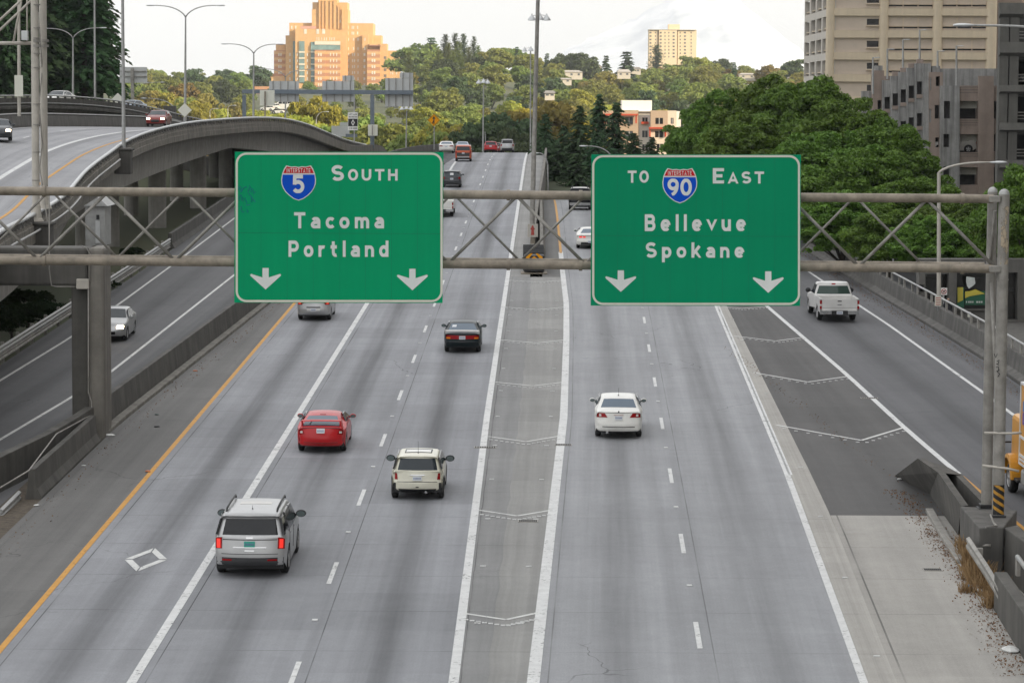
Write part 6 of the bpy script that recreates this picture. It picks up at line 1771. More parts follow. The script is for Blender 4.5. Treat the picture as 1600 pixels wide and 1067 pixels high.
# ================================================================== buildings
def punched(parent, name, x0, x1, y0, y1, holes, Y, m, depth=.5, back=None, backname='window', recess=None, hang=0):
    """wall between picture columns and rows at distance Y, with real openings; each opening closed by a pane set back"""
    f = lambda px, py: W(px, py, Y)
    xs = sorted({x0, x1, *[h[0] for h in holes], *[h[1] for h in holes]}); ys = sorted({y0, y1, *[h[2] for h in holes], *[h[3] for h in holes]})
    b = MB()
    for i in range(len(xs)-1):
        for j in range(len(ys)-1):
            cx, cy = (xs[i]+xs[i+1])/2, (ys[j]+ys[j+1])/2
            if any(h[0] < cx < h[1] and h[2] < cy < h[3] for h in holes): continue
            b.face([f(xs[i], ys[j]), f(xs[i+1], ys[j]), f(xs[i+1], ys[j+1]), f(xs[i], ys[j+1])])
    dv = Vector((0, depth, 0))
    def rev(q):
        for k in range(4): a, c = q[k], q[(k+1) % 4]; b.face([a, c, c+dv, a+dv])
    for h in holes: rev([f(h[0], h[2]), f(h[1], h[2]), f(h[1], h[3]), f(h[0], h[3])])
    rev([f(x0, y0), f(x1, y0), f(x1, y1), f(x0, y1)])
    o = b.build(name, m, parent)
    if back is not None:
        for h in holes:
            bb_ = back if not isinstance(back, list) else back[R.randrange(len(back))]
            q = [f(h[0], h[2]), f(h[1], h[2]), f(h[1], h[3]), f(h[0], h[3])]
            d2 = Vector((0, (recess if recess else depth*.7), 0))
            MB().face([p+d2 for p in q]).build(backname, bb_, parent, recalc=False)
    return o
def pbox(parent, name, x0, x1, y0, y1, Y0, Y1, m, bevel=0, zlow=None):
    a, c = W(x0, y0, Y0), W(x1, y1, Y0)
    return MB().bb(a.x, c.x, Y0, Y1, c.z if zlow is None else zlow, a.z).build(name, m, parent, bevel=bevel)
M['beige'] = mat('cream_painted_concrete', (.62, .52, .385), .8, var=.06, scale=.5, streak=.10)
M['beige_panel'] = mat('pinkish_beige_panel', (.55, .465, .385), .8, var=.06, scale=.6)
M['beige_side'] = mat('pale_grey_concrete', (.54, .50, .45), .8, var=.08, scale=.6, streak=.12)
M['win_dark'] = mat('dark_window_glass', (.020, .018, .016), .15, var=.3, scale=.8, spec=.6)
M['win_mid'] = mat('grey_window_glass', (.10, .11, .12), .12, var=.35, scale=.5, spec=.6)
M['win_lite'] = mat('pale_window_blind', (.62, .56, .47), .5, var=.2, scale=.5)
M['gar_pink'] = mat('mauve_brown_cladding', (.285, .225, .19), .8, var=.12, scale=1, streak=.15)
M['gar_grey'] = mat('rain_streaked_concrete', (.30, .295, .285), .85, var=.2, scale=1, streak=.85)
M['gar_dark'] = mat('dark_grey_concrete', (.108, .104, .093), .85, var=.15, scale=1, streak=.3)
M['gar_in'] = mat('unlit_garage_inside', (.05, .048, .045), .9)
M['beam_lite'] = mat('pale_beam', (.40, .39, .35), .8, var=.1)

# ---- cream tower
tw = thing('apartment_tower', 'cream concrete tower with recessed window bays at upper right', 'building', (0, 0, 0))
TY = 450.0
cols = [(1293, 1302), (1376, 1386), (1460, 1470), (1544, 1555)]
rows = [-77.6, -43.3, -9.0, 25.3, 59.7, 94.0, 128.3, 162.6, 196.9]
for k in range(len(rows)-1):
    r0, r1 = rows[k], rows[k+1]; s = r1-11.9
    # left bay: blank panel and one small window
    punched(tw, 'wall_panel', 1302, 1376, r0, s, [(1354.4, 1374, r0+4.6, r0+14.2)] if True else [], TY+.6, M['beige_panel'], .5, M['win_dark'])
    pbox(tw, 'window_sill', 1353.5, 1375, r0+15.2, r0+16.4, TY+.2, TY+.6, M['beige'])
    for a, c in ((1386, 1460), (1470, 1544)):
        n = 3; w_ = (c-a)/n
        hs = [(a+2+(c-a-4)*i/n+.8, a+2+(c-a-4)*(i+1)/n-.8, r0+17.2, r0+19.6) for i in range(n)]
        punched(tw, 'wall_panel', a, c, r0, s, hs, TY+.8, M['beige_panel'], .4, M['win_dark'])
        pbox(tw, 'window_sill', a+1, c-1, r0+15.8, r0+16.8, TY+.4, TY+.8, M['beige'])
        for i in range(1, n): pbox(tw, 'blind_rail', a+2+(c-a-4)*i/n-.5, a+2+(c-a-4)*i/n+.5, r0+2.5, r0+15.6, TY+.7, TY+.8, M['beige'])
    pbox(tw, 'spandrel', 1302, 1376, s, r1, TY+.15, TY+1.4, M['beige']); pbox(tw, 'spandrel', 1386, 1460, s, r1, TY+.15, TY+1.4, M['beige']); pbox(tw, 'spandrel', 1470, 1544, s, r1, TY+.15, TY+1.4, M['beige'])
for a, c in cols:
    p, q = W(a, -80, TY), W(c, 215, TY); rr = (q.x-p.x)/2
    MB().lathe([(rr, q.z), (rr, p.z)], 16, Matrix.Translation((p.x+rr, TY+rr*.8, 0))).build('column', M['beige'], tw, smooth=True, angle=60)
# receding left face, built as a wall in the y direction
X0 = W(1294, 100, TY).x; Y2 = TY+37.6
def yface(px_rows, name): pass
b = MB(); nb = 4
for k in range(len(rows)-1):
    z1_, z0_ = W(1293, rows[k], TY).z, W(1293, rows[k+1], TY).z
    zs_ = z0_+ (z1_-z0_)*.33
    b.bb(X0, X0+.3, TY+.5, Y2, z0_, zs_)
    for i in range(nb+1):
        y = TY+.6+(Y2-TY-.6)*i/nb; b.bb(X0-.02, X0+1.2, y-(.1 if i == 0 else .9), y+.9 if i < nb else y, zs_, z1_)
b.build('side_wall', M['beige_side'], tw)
b = MB(); b.bb(X0+.9, X0+1.0, TY+1, Y2-.3, W(0, 215, TY).z, W(0, -80, TY).z); b.build('side_glazing', M['win_mid'], tw)
for k in range(len(rows)-1):
    z1_, z0_ = W(1293, rows[k], TY).z, W(1293, rows[k+1], TY).z
    b = MB(); b.bb(X0+.25, X0+.9, TY+1, Y2-1, z0_+(z1_-z0_)*.45, z0_+(z1_-z0_)*.49); b.build('side_sill', M['beige'], tw)
b = MB(); b.bb(X0+1.3, W(1554, 100, TY).x, TY+1.5, Y2, W(0, 215, TY).z-8, W(0, -80, TY).z); b.build('core', M['beige_panel'], tw)
pbox(tw, 'setback_wall', 1555, 1600, -60, 200, TY+6, TY+20, M['gar_pink'])

# ---- stepped car park
gp = thing('parking_garage', 'stepped grey and mauve concrete parking garage behind the leafy trees', 'building', (0, 0, 0))
GYY = 265.0
def zz(x, y): return 1340+x/5.927, 60+y/5.927
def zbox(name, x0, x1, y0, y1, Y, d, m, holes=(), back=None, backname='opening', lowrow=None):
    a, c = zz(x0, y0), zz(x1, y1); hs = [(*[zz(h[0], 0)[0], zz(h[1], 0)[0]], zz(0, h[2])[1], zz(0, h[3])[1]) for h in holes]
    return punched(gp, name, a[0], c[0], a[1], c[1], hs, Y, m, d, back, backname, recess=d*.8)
LOW = 1900
steps = [(235, 310, 390, 545, 655), (310, 385, 350, 512, 625), (385, 460, 315, 475, 595), (460, 535, 275, 440, 556), (535, 612, 235, 402, 520)]
for i, (a, c, t0, h0, h1) in enumerate(steps):
    hs = [(a+15, c-8, h0+294*k, h1+294*k) for k in range(4)]
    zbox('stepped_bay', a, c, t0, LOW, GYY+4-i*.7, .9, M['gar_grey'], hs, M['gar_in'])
    for k in range(4): zbox('brick_sill', a+12, c-6, h1+294*k+1, h1+294*k+36, GYY+3.9-i*.7, .1, M['gar_pink'])
    zbox('louvre', a+14, c-2, t0-40, t0-1, GYY+4.6-i*.7, .5, M['gar_pink'])
zbox('stair_wall', 613, 680, 235, LOW, GYY+.3, 2.0, M['gar_grey'])
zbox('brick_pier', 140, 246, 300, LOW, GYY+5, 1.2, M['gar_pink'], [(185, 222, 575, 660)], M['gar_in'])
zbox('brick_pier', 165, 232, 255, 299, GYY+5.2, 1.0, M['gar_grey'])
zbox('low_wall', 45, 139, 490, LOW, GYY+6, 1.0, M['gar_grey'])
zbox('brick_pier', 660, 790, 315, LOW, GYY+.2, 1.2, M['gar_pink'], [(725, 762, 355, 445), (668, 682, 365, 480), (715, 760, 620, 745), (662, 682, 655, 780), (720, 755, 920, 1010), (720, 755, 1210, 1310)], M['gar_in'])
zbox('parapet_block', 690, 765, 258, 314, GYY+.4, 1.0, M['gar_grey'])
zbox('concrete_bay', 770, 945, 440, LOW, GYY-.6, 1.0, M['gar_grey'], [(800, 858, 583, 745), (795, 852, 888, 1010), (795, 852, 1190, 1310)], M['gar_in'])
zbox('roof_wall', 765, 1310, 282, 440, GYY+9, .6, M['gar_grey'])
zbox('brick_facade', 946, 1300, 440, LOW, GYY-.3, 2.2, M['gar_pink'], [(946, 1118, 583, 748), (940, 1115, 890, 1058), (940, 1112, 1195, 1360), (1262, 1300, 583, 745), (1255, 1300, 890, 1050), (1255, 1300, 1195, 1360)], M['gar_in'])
zbox('brick_column', 1120, 1262, 350, LOW, GYY-.7, .38, M['gar_pink'])
for r_ in (583, 890, 1195): zbox('pale_beam', 947, 1116, r_+4, r_+68, GYY+.6, .3, M['beam_lite'])
for r_ in (452, 478, 504, 760, 782, 804, 1070, 1092): zbox('cladding_joint', 948, 1118, r_, r_+3, GYY-.33, .02, M['gar_dark'])
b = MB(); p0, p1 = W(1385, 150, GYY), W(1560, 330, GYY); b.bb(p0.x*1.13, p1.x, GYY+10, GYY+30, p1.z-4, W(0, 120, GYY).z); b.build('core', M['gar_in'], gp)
vehicle('van', 'pale car parked inside an opening of the stepped garage', 'car', suv(M['paint_champ'], 4.8, 1.75, .92), W(1511, 239.0, GYY+1.5)+Vector((0, 0, 0)), (0, 0, rad(88)), group='cars in the garage')
for i, (x, hy, by, dx) in enumerate(((1364, 90, 145, 8), (1386.5, 77, 122, 9), (1411, 62, 107, 9), (1437, 47, 95, 9), (1465, 80, 104, 10), (1494.5, 72, 134, 11))):
    lab = ['lowest lamp at left end of the stepped garage', 'lamp over the second step of the garage', 'lamp over the third step of the garage', 'tallest lamp on the stepped garage roof', 'short lamp on the garage stair block', 'lamp at front corner of the garage roof'][i]
    t = thing('roof_lamp', lab, 'street lamp', W(x, by, GYY-.2 if i > 3 else GYY+4.4), group='lamps on the garage roof'); yy = GYY-.2 if i > 3 else GYY+4.4
    poleobj(t, W(x, by+2, yy), W(x, hy, yy), .11, .08, M['galv'])
    b = MB(); c_ = W(x, hy+.6, yy); b.tube([c_, c_+Vector((.35, 0, .02))], .05, 6); cobra(b, c_+Vector((.25, 0, .02)), (1, 0, 0), .6); b.build('lamp_head', M['alum'], t, smooth=True)

# ---- dark car park on the right edge
dg = thing('parking_garage', 'dark grey open parking garage at the right edge', 'building', (0, 0, 0))
DY = 235.0
bands = [(5, 30, 1.2), (66, 90, 0), (133, 148, 0), (192, 208, 0), (250, 267, 0), (308, 325, 0), (366, 384, 0)]
for r0, r1, _ in bands:
    x0 = 1561
    b = MB(); a, c = W(x0, r0, DY), W(1690, r1, DY)
    h = a.z-c.z
    b.sweep([(a.x, DY, c.z), (c.x, DY, c.z)], [(0, -0.0), (.55, h*.28), (.30, h), (-.3, h), (-.3, 0)][::-1]); b.build('parapet', M['gar_dark'], dg)
for x in (1563, 1579, 1622, 1665):
    a, c = W(x, 10, DY), W(x+5.5, 420, DY); MB().bb(a.x, c.x, DY-.12, DY+.9, c.z, a.z).build('column', M['gar_dark'], dg, bevel=.03)
for r0, r1, _ in bands[1:]:
    for k in range(3):
        p, q = W(1566, r0-6-k*5.0, DY+.4), W(1690, r0-6-k*5.0, DY+.4); MB().tube([p, q], .05, 6).build('hand_rail', M['galv_dirty'], dg)
    a, c = W(1563, r1, DY), W(1690, r1+3.4, DY); k_ = (DY+26)/DY*1.004
    b = MB(); vs = [(x, y, z) for z in (c.z, a.z) for x, y in ((a.x, DY+.5), (c.x, DY+.5), (c.x*k_, DY+26), (a.x*k_, DY+26))]
    b.add(vs, [(3, 2, 1, 0), (4, 5, 6, 7), (0, 1, 5, 4), (1, 2, 6, 5), (2, 3, 7, 6), (3, 0, 4, 7)]); b.build('floor_slab', M['gar_dark'], dg)
a, c = W(1566, 20, DY), W(1690, 420, DY); MB().bb(a.x*1.085, c.x*1.1, DY+15, DY+16, c.z, a.z).build('back_wall', M['gar_in'], dg)
k_ = (DY+28)/DY*1.004; b = MB(); b.face([(a.x, DY+1, c.z), (a.x*k_, DY+28, c.z), (a.x*k_, DY+28, a.z), (a.x, DY+1, a.z)]); b.build('side_wall', M['gar_dark'], dg)
for k, (r_, x_) in enumerate(((121, 1596),)):
    vehicle('saloon', 'silver car parked on second level of the dark garage', 'car', sedan(M['paint_silver'], 4.6, 1.46, .88), W(1658, 133, DY+2.4), (0, 0, rad(80)), group='cars in the garage')

# ---- shop behind the ramp wall
sh = thing('shop_building', 'dim shop front with green and yellow window posters under the trees', 'building', (0, 0, 0))
SY = 146.0
M['poster_green'] = mat('poster_green', (.005, .085, .042), .35, var=.15); M['poster_yel'] = mat('poster_yellow', (.50, .42, .05), .4, var=.1); M['poster_pale'] = mat('poster_pale', (.50, .52, .50), .4)
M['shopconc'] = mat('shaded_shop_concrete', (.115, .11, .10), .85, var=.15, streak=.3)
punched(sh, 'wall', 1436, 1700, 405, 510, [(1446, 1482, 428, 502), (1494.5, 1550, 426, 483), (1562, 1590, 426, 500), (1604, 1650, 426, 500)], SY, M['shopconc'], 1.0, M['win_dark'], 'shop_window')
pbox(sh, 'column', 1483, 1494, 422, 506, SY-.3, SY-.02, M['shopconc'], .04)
def quad(parent, name, pts, Y, m): return MB().face([W(a, c, Y) for a, c in pts]).build(name, m, parent, recalc=False)
po = quad(sh, 'window_poster', [(1495.3, 449), (1506.5, 449), (1506.5, 481), (1495.3, 481)], SY+.10, M['poster_green'])
quad(sh, 'poster_patch', [(1496.2, 449), (1504.8, 449), (1504.8, 469), (1496.2, 473)], SY+.08, M['poster_yel']).parent = po
p2_ = quad(sh, 'window_poster', [(1508, 455), (1539, 455), (1539, 476.5), (1508, 476.5)], SY+.10, M['poster_green'])
quad(sh, 'poster_patch', [(1508, 455.5), (1515, 455), (1524, 452), (1539, 459), (1526, 461), (1515, 463), (1508, 466)], SY+.08, M['poster_yel']).parent = p2_
quad(sh, 'poster_patch', [(1510, 432), (1523, 434), (1524, 443), (1520, 447), (1514, 451), (1511, 447), (1509.5, 440)], SY+.11, M['poster_pale']).parent = p2_
b = MB()
for k, (x, w_) in enumerate(((1509.5, 1.6), (1513, 2), (1516, 2), (1519, 2), (1525.5, 2.6), (1529, 2.6), (1532.5, 2.6))): b.face([W(x, 470.5, SY+.06), W(x+w_, 470.5, SY+.06), W(x+w_, 473.3, SY+.06), W(x, 473.3, SY+.06)])
b.build('poster_lettering', M['poster_pale'], p2_, recalc=False)
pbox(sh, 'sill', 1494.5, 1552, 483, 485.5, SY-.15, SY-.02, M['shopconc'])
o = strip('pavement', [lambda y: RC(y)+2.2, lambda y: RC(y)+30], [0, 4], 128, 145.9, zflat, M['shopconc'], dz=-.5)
# street signs in front
def postsign(label, px, y0, y1, x0, x1, foot, Y, m, extra=None, cat='road sign'):
    t = thing('street_sign', label, cat, W(px, foot, Y)); MB().tube([W(px, foot, Y+.06), W(px, min(y0, y1)-.5, Y+.06)], .05, 8).build('post', M['galv'], t, smooth=True)
    MB().bb(W(x0, y0, Y).x, W(x1, y0, Y).x, Y, Y+.03, W(px, y1, Y).z, W(px, y0, Y).z).build('sign_panel', m, t)
    return t
def bars(t, rows_, x0, x1, Y, m, h=1.2):
    b = MB()
    for r_ in rows_:
        x = x0
        while x < x1-.3: b.face([W(x, r_, Y-.02), W(min(x1, x+1.0), r_, Y-.02), W(min(x1, x+1.0), r_+h, Y-.02), W(x, r_+h, Y-.02)]); x += 1.4
    b.build('lettering', m, t, recalc=False)
t = postsign('small white sign with three dark lines on a pale post behind ramp rail', 1439, 445, 456, 1436, 1444, 478, 146, M['white']); bars(t, (446.5, 449.6, 452.6), 1437, 1443, 146, M['black'], 1.5)
t = postsign('no right turn sign with red ring on a thin steel post', 1474, 450, 461, 1469.5, 1480, 486, 143, M['white'])
b = MB(); Q = lambda a, c_: W(1474.8+a, 455.5+c_, 142.97)
ro = [(4.3*math.cos(2*math.pi*k/20), 4.3*math.sin(2*math.pi*k/20)) for k in range(20)]; ri = [(a*.76, c_*.76) for a, c_ in ro]; ringface(b, ro, ri, Q); b.face([Q(-2.8, -2.2), Q(-2.2, -2.8), Q(2.8, 2.2), Q(2.2, 2.8)]); b.build('ring', M['redp'], t, recalc=False)
b = MB(); Q = lambda a, c_: W(1474.8+a, 455.5+c_, 142.985); b.face([Q(-1.6, 2.6), Q(-.6, 2.6), Q(-.6, -.2), Q(1, -.2), Q(1, .8), Q(2.6, -.8), Q(1, -2.2), Q(1, -1.2), Q(-1.6, -1.2)]); b.build('arrow', M['black'], t, recalc=False)
t = postsign('cream sign with red lettering standing against tan lamp post', 1466, 463, 478, 1461, 1471, 486, 133, M['border']); bars(t, (464.5, 468, 471.5, 475), 1462, 1470, 133, M['redp'], 1.7)
t = postsign('tiny pale sign on a thin post near the hydrant', 1514.5, 488, 495.5, 1512, 1517, 504, 138, M['border'])
hp_ = Vector((W(1503, 504, 142).x, 142, plane(142)-.5)); hy = thing('fire_hydrant', 'dark green fire hydrant on pavement below the window posters', 'hydrant', hp_)
M['hyd'] = mat('dark_green_iron', (.006, .03, .022), .5)
c_ = hp_; b = MB(); b.lathe([(.17, 0), (.17, .08), (.12, .1), (.11, .5), (.14, .52), (.14, .57), (.10, .62), (.06, .70), (.03, .74)], 14, Matrix.Translation(c_)); b.build('barrel', M['hyd'], hy, smooth=True, angle=40)
b = MB(); b.tube([c_+Vector((-.2, 0, .42)), c_+Vector((.2, 0, .42))], .06, 8); b.build('nozzle', M['hyd'], hy, smooth=True, angle=40)

# ---- beige and white flats with red brackets
fl = thing('apartment_block', 'beige and white flats with red brackets behind the conifers', 'building', (0, 0, 0))
FLY = 560.0
M['flat_tan'] = mat('tan_render', (.40, .30, .22), .85, var=.05); M['flat_cream'] = mat('cream_render', (.62, .52, .42), .85, var=.05); M['flat_white'] = mat('white_render', (.70, .66, .60), .85, var=.04); M['redtrim'] = mat('red_painted_timber', (.42, .06, .025), .6, var=.1)
def fpx(x, y): return 1000+x/9.7, 140+y/9.7
def fl_wall(name, x0, x1, y0, y1, Y, m, holes=()):
    punched(fl, name, x0, x1, y0, y1, [h for h in holes], Y, m, .35, [M['win_dark'], M['win_mid']], 'window', recess=.2)
    for h in holes: pbox(fl, 'window_frame', (h[0]+h[1])/2-.25, (h[0]+h[1])/2+.25, h[2], h[3], Y+.05, Y+.16, M['flat_white'])
BT = 262
fl_wall('wall', 942, 997.5, 173.5, BT, FLY, M['flat_tan'], [(977, 989, 183.5, 194), (948, 960, 183.5, 194), (977, 989, 205, 216), (948, 960, 205, 216), (977, 989, 226, 237)])
fl_wall('wall', 998, 1016, 172.5, BT, FLY+1.2, M['flat_white'], [(1003.5, 1012, 184, 193.5), (1003.5, 1012, 204.5, 215), (1003.5, 1012, 226, 236)])
fl_wall('wall', 1016.5, 1043, 173, 199, FLY-.4, M['flat_tan'], [(1024, 1036, 184.5, 194.2)]); fl_wall('wall', 1016.5, 1043, 199.4, BT, FLY-.3, M['flat_cream'], [(1023.5, 1036, 205, 215), (1026, 1036, 225, 236)])
fl_wall('wall', 1043.2, 1057, 173.2, BT, FLY-.2, M['flat_cream'], [(1048, 1052.5, 184.5, 194)])
pbox(fl, 'end_wall', 1057.2, 1063, 174.5, BT, FLY+.2, FLY+14, M['flat_white'])
pbox(fl, 'stair_tower', 972, 1018.5, 157, 173, FLY+3, FLY+10, M['flat_white'], .05); pbox(fl, 'roof_slab', 943, 1062, 173.6, 175, FLY+.5, FLY+15, M['flat_white'])
pbox(fl, 'core', 944, 1061, 175.2, BT, FLY+1.8, FLY+14, M['flat_cream'])
for x0, x1, r_ in ((943, 997, 178), (1014, 1056, 199)):
    o = pbox(fl, 'red_canopy', x0, x1, r_, r_+3, FLY-1.3, FLY-.42, M['redtrim'])
    for x in (x0+1.5, x0+20 if x1-x0 > 50 else x1-16, x1-3): pbox(fl, 'red_bracket', x-1.1, x+1.1, r_+3, r_+15, FLY-.95, FLY-.45, M['redtrim'])
pbox(fl, 'red_balcony', 1002, 1013.5, 190.5, 194, FLY+.4, FLY+1.1, M['redtrim'])
pbox(fl, 'red_canopy', 925, 935, 200.5, 203.5, FLY-1, FLY+3, M['redtrim'])

# ---- orange brick tower on the hill
def brickmat(name, a, b_, bandh=1.0):
    m, t, bs = nodes(name); n = NT(t); p = n.geo()
    f = n.noise(p, .5, 4, .6); c = n.ramp(f, [(.3, tuple(x*.9 for x in a)), (.7, tuple(x*1.06 for x in a))])
    if b_:
        sx = t.nodes.new('ShaderNodeSeparateXYZ'); n.l(p, sx.inputs[0])
        k = n.math('FRACT', n.math('DIVIDE', n.math('ADD', sx.outputs[2], 100.0-.6), bandh)); k = n.math('GREATER_THAN', k, .46)
        c = n.mix(k, c, b_)
    n.l(c, bs.inputs['Base Color']); bs.inputs['Roughness'].default_value = .9
    return m
PT_Y = 1750.0
FLR = 9.6*PT_Y/FPX
M['brick'] = brickmat('orange_brick', (.57, .345, .16), None); M['brick_band'] = brickmat('banded_brick', (.57, .345, .16), (.42, .20, .11), FLR)
M['teal'] = mat('teal_glazing', (.16, .24, .23), .2, var=.25, scale=.3, spec=.6); M['palestone'] = mat('pale_stone', (.60, .55, .45), .8, var=.05)
pt = thing('brick_tower', 'huge stepped orange brick hospital tower on the hill', 'building', (0, 0, 0))
def px2(x, y): return 420+x/7.26, y/7.26
UW = MB().bb(-.5, .5, -.06, .06, -.5, .5).mesh('window', M['win_lite']); UWD = MB().bb(-.5, .5, -.06, .06, -.5, .5).mesh('window_dark', M['win_mid'])
wcount = [0]; rest = MB()
def hwin(x, y, w_, h_, Y, dark=False):
    c_ = W(*px2(x, y), Y-.08); s_ = Y/FPX/7.26
    if wcount[0] < 100:
        o = link('window', UWD if dark else UW, pt, c_); o.scale = (w_*s_, 1, h_*s_)
    else: rest.bb(c_.x-w_*s_/2, c_.x+w_*s_/2, c_.y-.06, c_.y+.06, c_.z-h_*s_/2, c_.z+h_*s_/2)
    wcount[0] += 1
def blk(name, x0, x1, y0, Yf, d, m=None, y1=1180):
    a, c_ = W(*px2(x0, y0), Yf), W(*px2(x1, y1), Yf); return MB().bb(a.x, c_.x, Yf, Yf+d, c_.z, a.z).build(name, m or M['brick'], pt)
blk('upper_tower', 495, 890, 30, 1752, 22); blk('upper_tower', 560, 775, -20, 1750, 20); blk('upper_shoulder', 488, 898, 110, 1750.5, 24)
for x in (575, 612, 650, 700, 742, 790, 835): blk('pilaster', x-7, x+7, 10 if x < 760 else 60, 1749.3, 1.2, M['brick'], 330)
blk('main_block', 232, 1180, 262, 1754, 30); blk('main_block', 190, 1170, 405, 1752, 30); blk('side_wing', 1165, 1275, 405, 1758, 20)
blk('front_bay', 300, 700, 330, 1746, 10); blk('centre_bay', 700, 880, 400, 1748, 6); blk('right_bay', 1060, 1130, 400, 1749, 6)
blk('left_wing', 58, 190, 575, 1757, 24, M['brick_band']); blk('left_wing_top', 80, 188, 505, 1759, 18, M['brick'])
blk('front_wing', 520, 640, 570, 1743, 6, M['brick_band']); blk('front_wing', 640, 810, 575, 1744, 6, M['brick_band']); blk('right_wing', 1115, 1260, 565, 1743, 16, M['brick_band']); blk('right_wing', 1260, 1340, 500, 1745, 16, M['brick']); blk('right_wing', 1340, 1480, 578, 1748, 18, M['brick']); blk('right_wing_top', 1140, 1275, 500, 1747, 12, M['brick'], 564)
blk('low_wing', 0, 330, 880, 1755, 12, M['brick']); blk('low_wing', -40, 70, 840, 1760, 12, M['brick_band'])
blk('glass_strip', 345, 405, 470, 1745.2, .7, M['teal'], 940); blk('glass_strip', 478, 522, 480, 1745.4, .5, M['teal'], 930); blk('glass_strip', 275, 300, 470, 1751.2, .7, M['teal'], 930)
blk('pale_band', 520, 810, 470, 1744.5, 1.2, M['palestone'], 512); blk('glass_band', 478, 810, 513, 1744.8, 1.0, M['teal'], 570); blk('roof_trim', 360, 530, 298, 1747, 3, mat('pink_roof', (.5, .28, .22), .8), 330)
blk('roof_canopy', 1142, 1265, 515, 1742, 5, mat('rust_canopy', (.25, .13, .09), .8), 530)
for r_ in range(5):
    y = 585+r_*69
    for x0, x1 in ((340, 410), (474, 526)):
        a, c_ = W(*px2(x0, y), 1744.9), W(*px2(x1, y+18), 1744.9); MB().bb(a.x, c_.x, 1744.9, 1745.1, c_.z, a.z).build('pale_spandrel', M['palestone'], pt)
for r_ in range(6):
    y = 622+r_*68.5
    for x in (565, 592): hwin(x, y, 15, 34, 1743)
    for x in (1175, 1200): hwin(x, y, 17, 34, 1743)
    for x in (700, 735, 770): hwin(x, y, 11, 34, 1744)
    for x in (115, 138): hwin(x, y, 14, 32, 1757)
    for x in (902, 950, 972, 1012): hwin(x, y, 11, 32, 1752)
    for x in (1085,): hwin(x, y, 20, 30, 1749)
    for x in (1312, 1328): hwin(x, y+35, 10, 30, 1745, True)
    for x in (1385, 1405, 1450): hwin(x, y+6, 10, 30, 1748)
    for x in (240, 325, 437): hwin(x, y, 14, 34, 1752 if x < 300 else 1746)
for r_ in range(2):
    for x in (790, 832, 850, 900, 945, 962, 1007): hwin(x, 315+r_*65, 13, 34, 1754)
for x in (260, 305): hwin(x, 315, 16, 36, 1754)
for x in (545, 568, 600, 630, 655, 690, 710, 728, 745): hwin(x, 445, 8, 34, 1746 if x < 700 else 1748, True)
for x in (902, 960, 1012, 1090): hwin(x, 450, 12, 32, 1752 if x < 1060 else 1749); hwin(x, 555, 12, 32, 1752 if x < 1060 else 1749)
for x in (790, 810): hwin(x, 245, 13, 32, 1750.5)
for x in (415, 555, 622): hwin(x, 360, 32, 56, 1746)
rest.build('window', M['win_lite'], pt)['kind'] = 'stuff'

# ---- far pale block on the ridge
fb2 = thing('tower_block', 'distant pale cream tower block in front of the mountain', 'building', (0, 0, 0))
BY = 1900.0
M['pale_block'] = mat('pale_cream_block', (.62, .50, .34), .85, var=.03); M['pale_slot'] = mat('brown_slot', (.40, .25, .14), .85)
def fq(x, y): return 960+x/5.333, y/5.333
def fblk(name, x0, x1, y0, y1, Y, d, m): a, c_ = W(*fq(x0, y0), Y), W(*fq(x1, y1), Y); return MB().bb(a.x, c_.x, Y, Y+d, c_.z, a.z).build(name, m, fb2)
fblk('wall', 290, 358, 253, 700, BY, 16, M['pale_block']); fblk('wall', 372, 518, 253, 700, BY-1, 16, M['pale_block']); fblk('wall', 530, 680, 253, 700, BY, 16, M['pale_block'])
fblk('recess', 355, 375, 256, 700, BY+1, 4, M['pale_slot']); fblk('recess', 516, 533, 256, 700, BY+1, 4, M['pale_slot']); fblk('roof_plant', 450, 545, 205, 252, BY+3, 8, M['pale_block'])
fblk('roof_edge', 286, 684, 247, 254, BY-1.3, 17, mat('grey_roof_edge', (.40, .38, .33), .8))
UW2 = MB().bb(-.5, .5, -.05, .05, -.5, .5).mesh('window', M['win_mid'])
for r_ in range(8):
    for x in (301, 342, 386, 422, 454, 494, 549, 588, 640):
        c_ = W(*fq(x, 275+r_*28.6), BY-.08-(1 if 372 < x < 518 else 0)); o = link('window', UW2, fb2, c_); s_ = BY/FPX/5.333; o.scale = ((16 if x in (301, 386, 494, 588) else 8)*s_, 1, 12*s_)

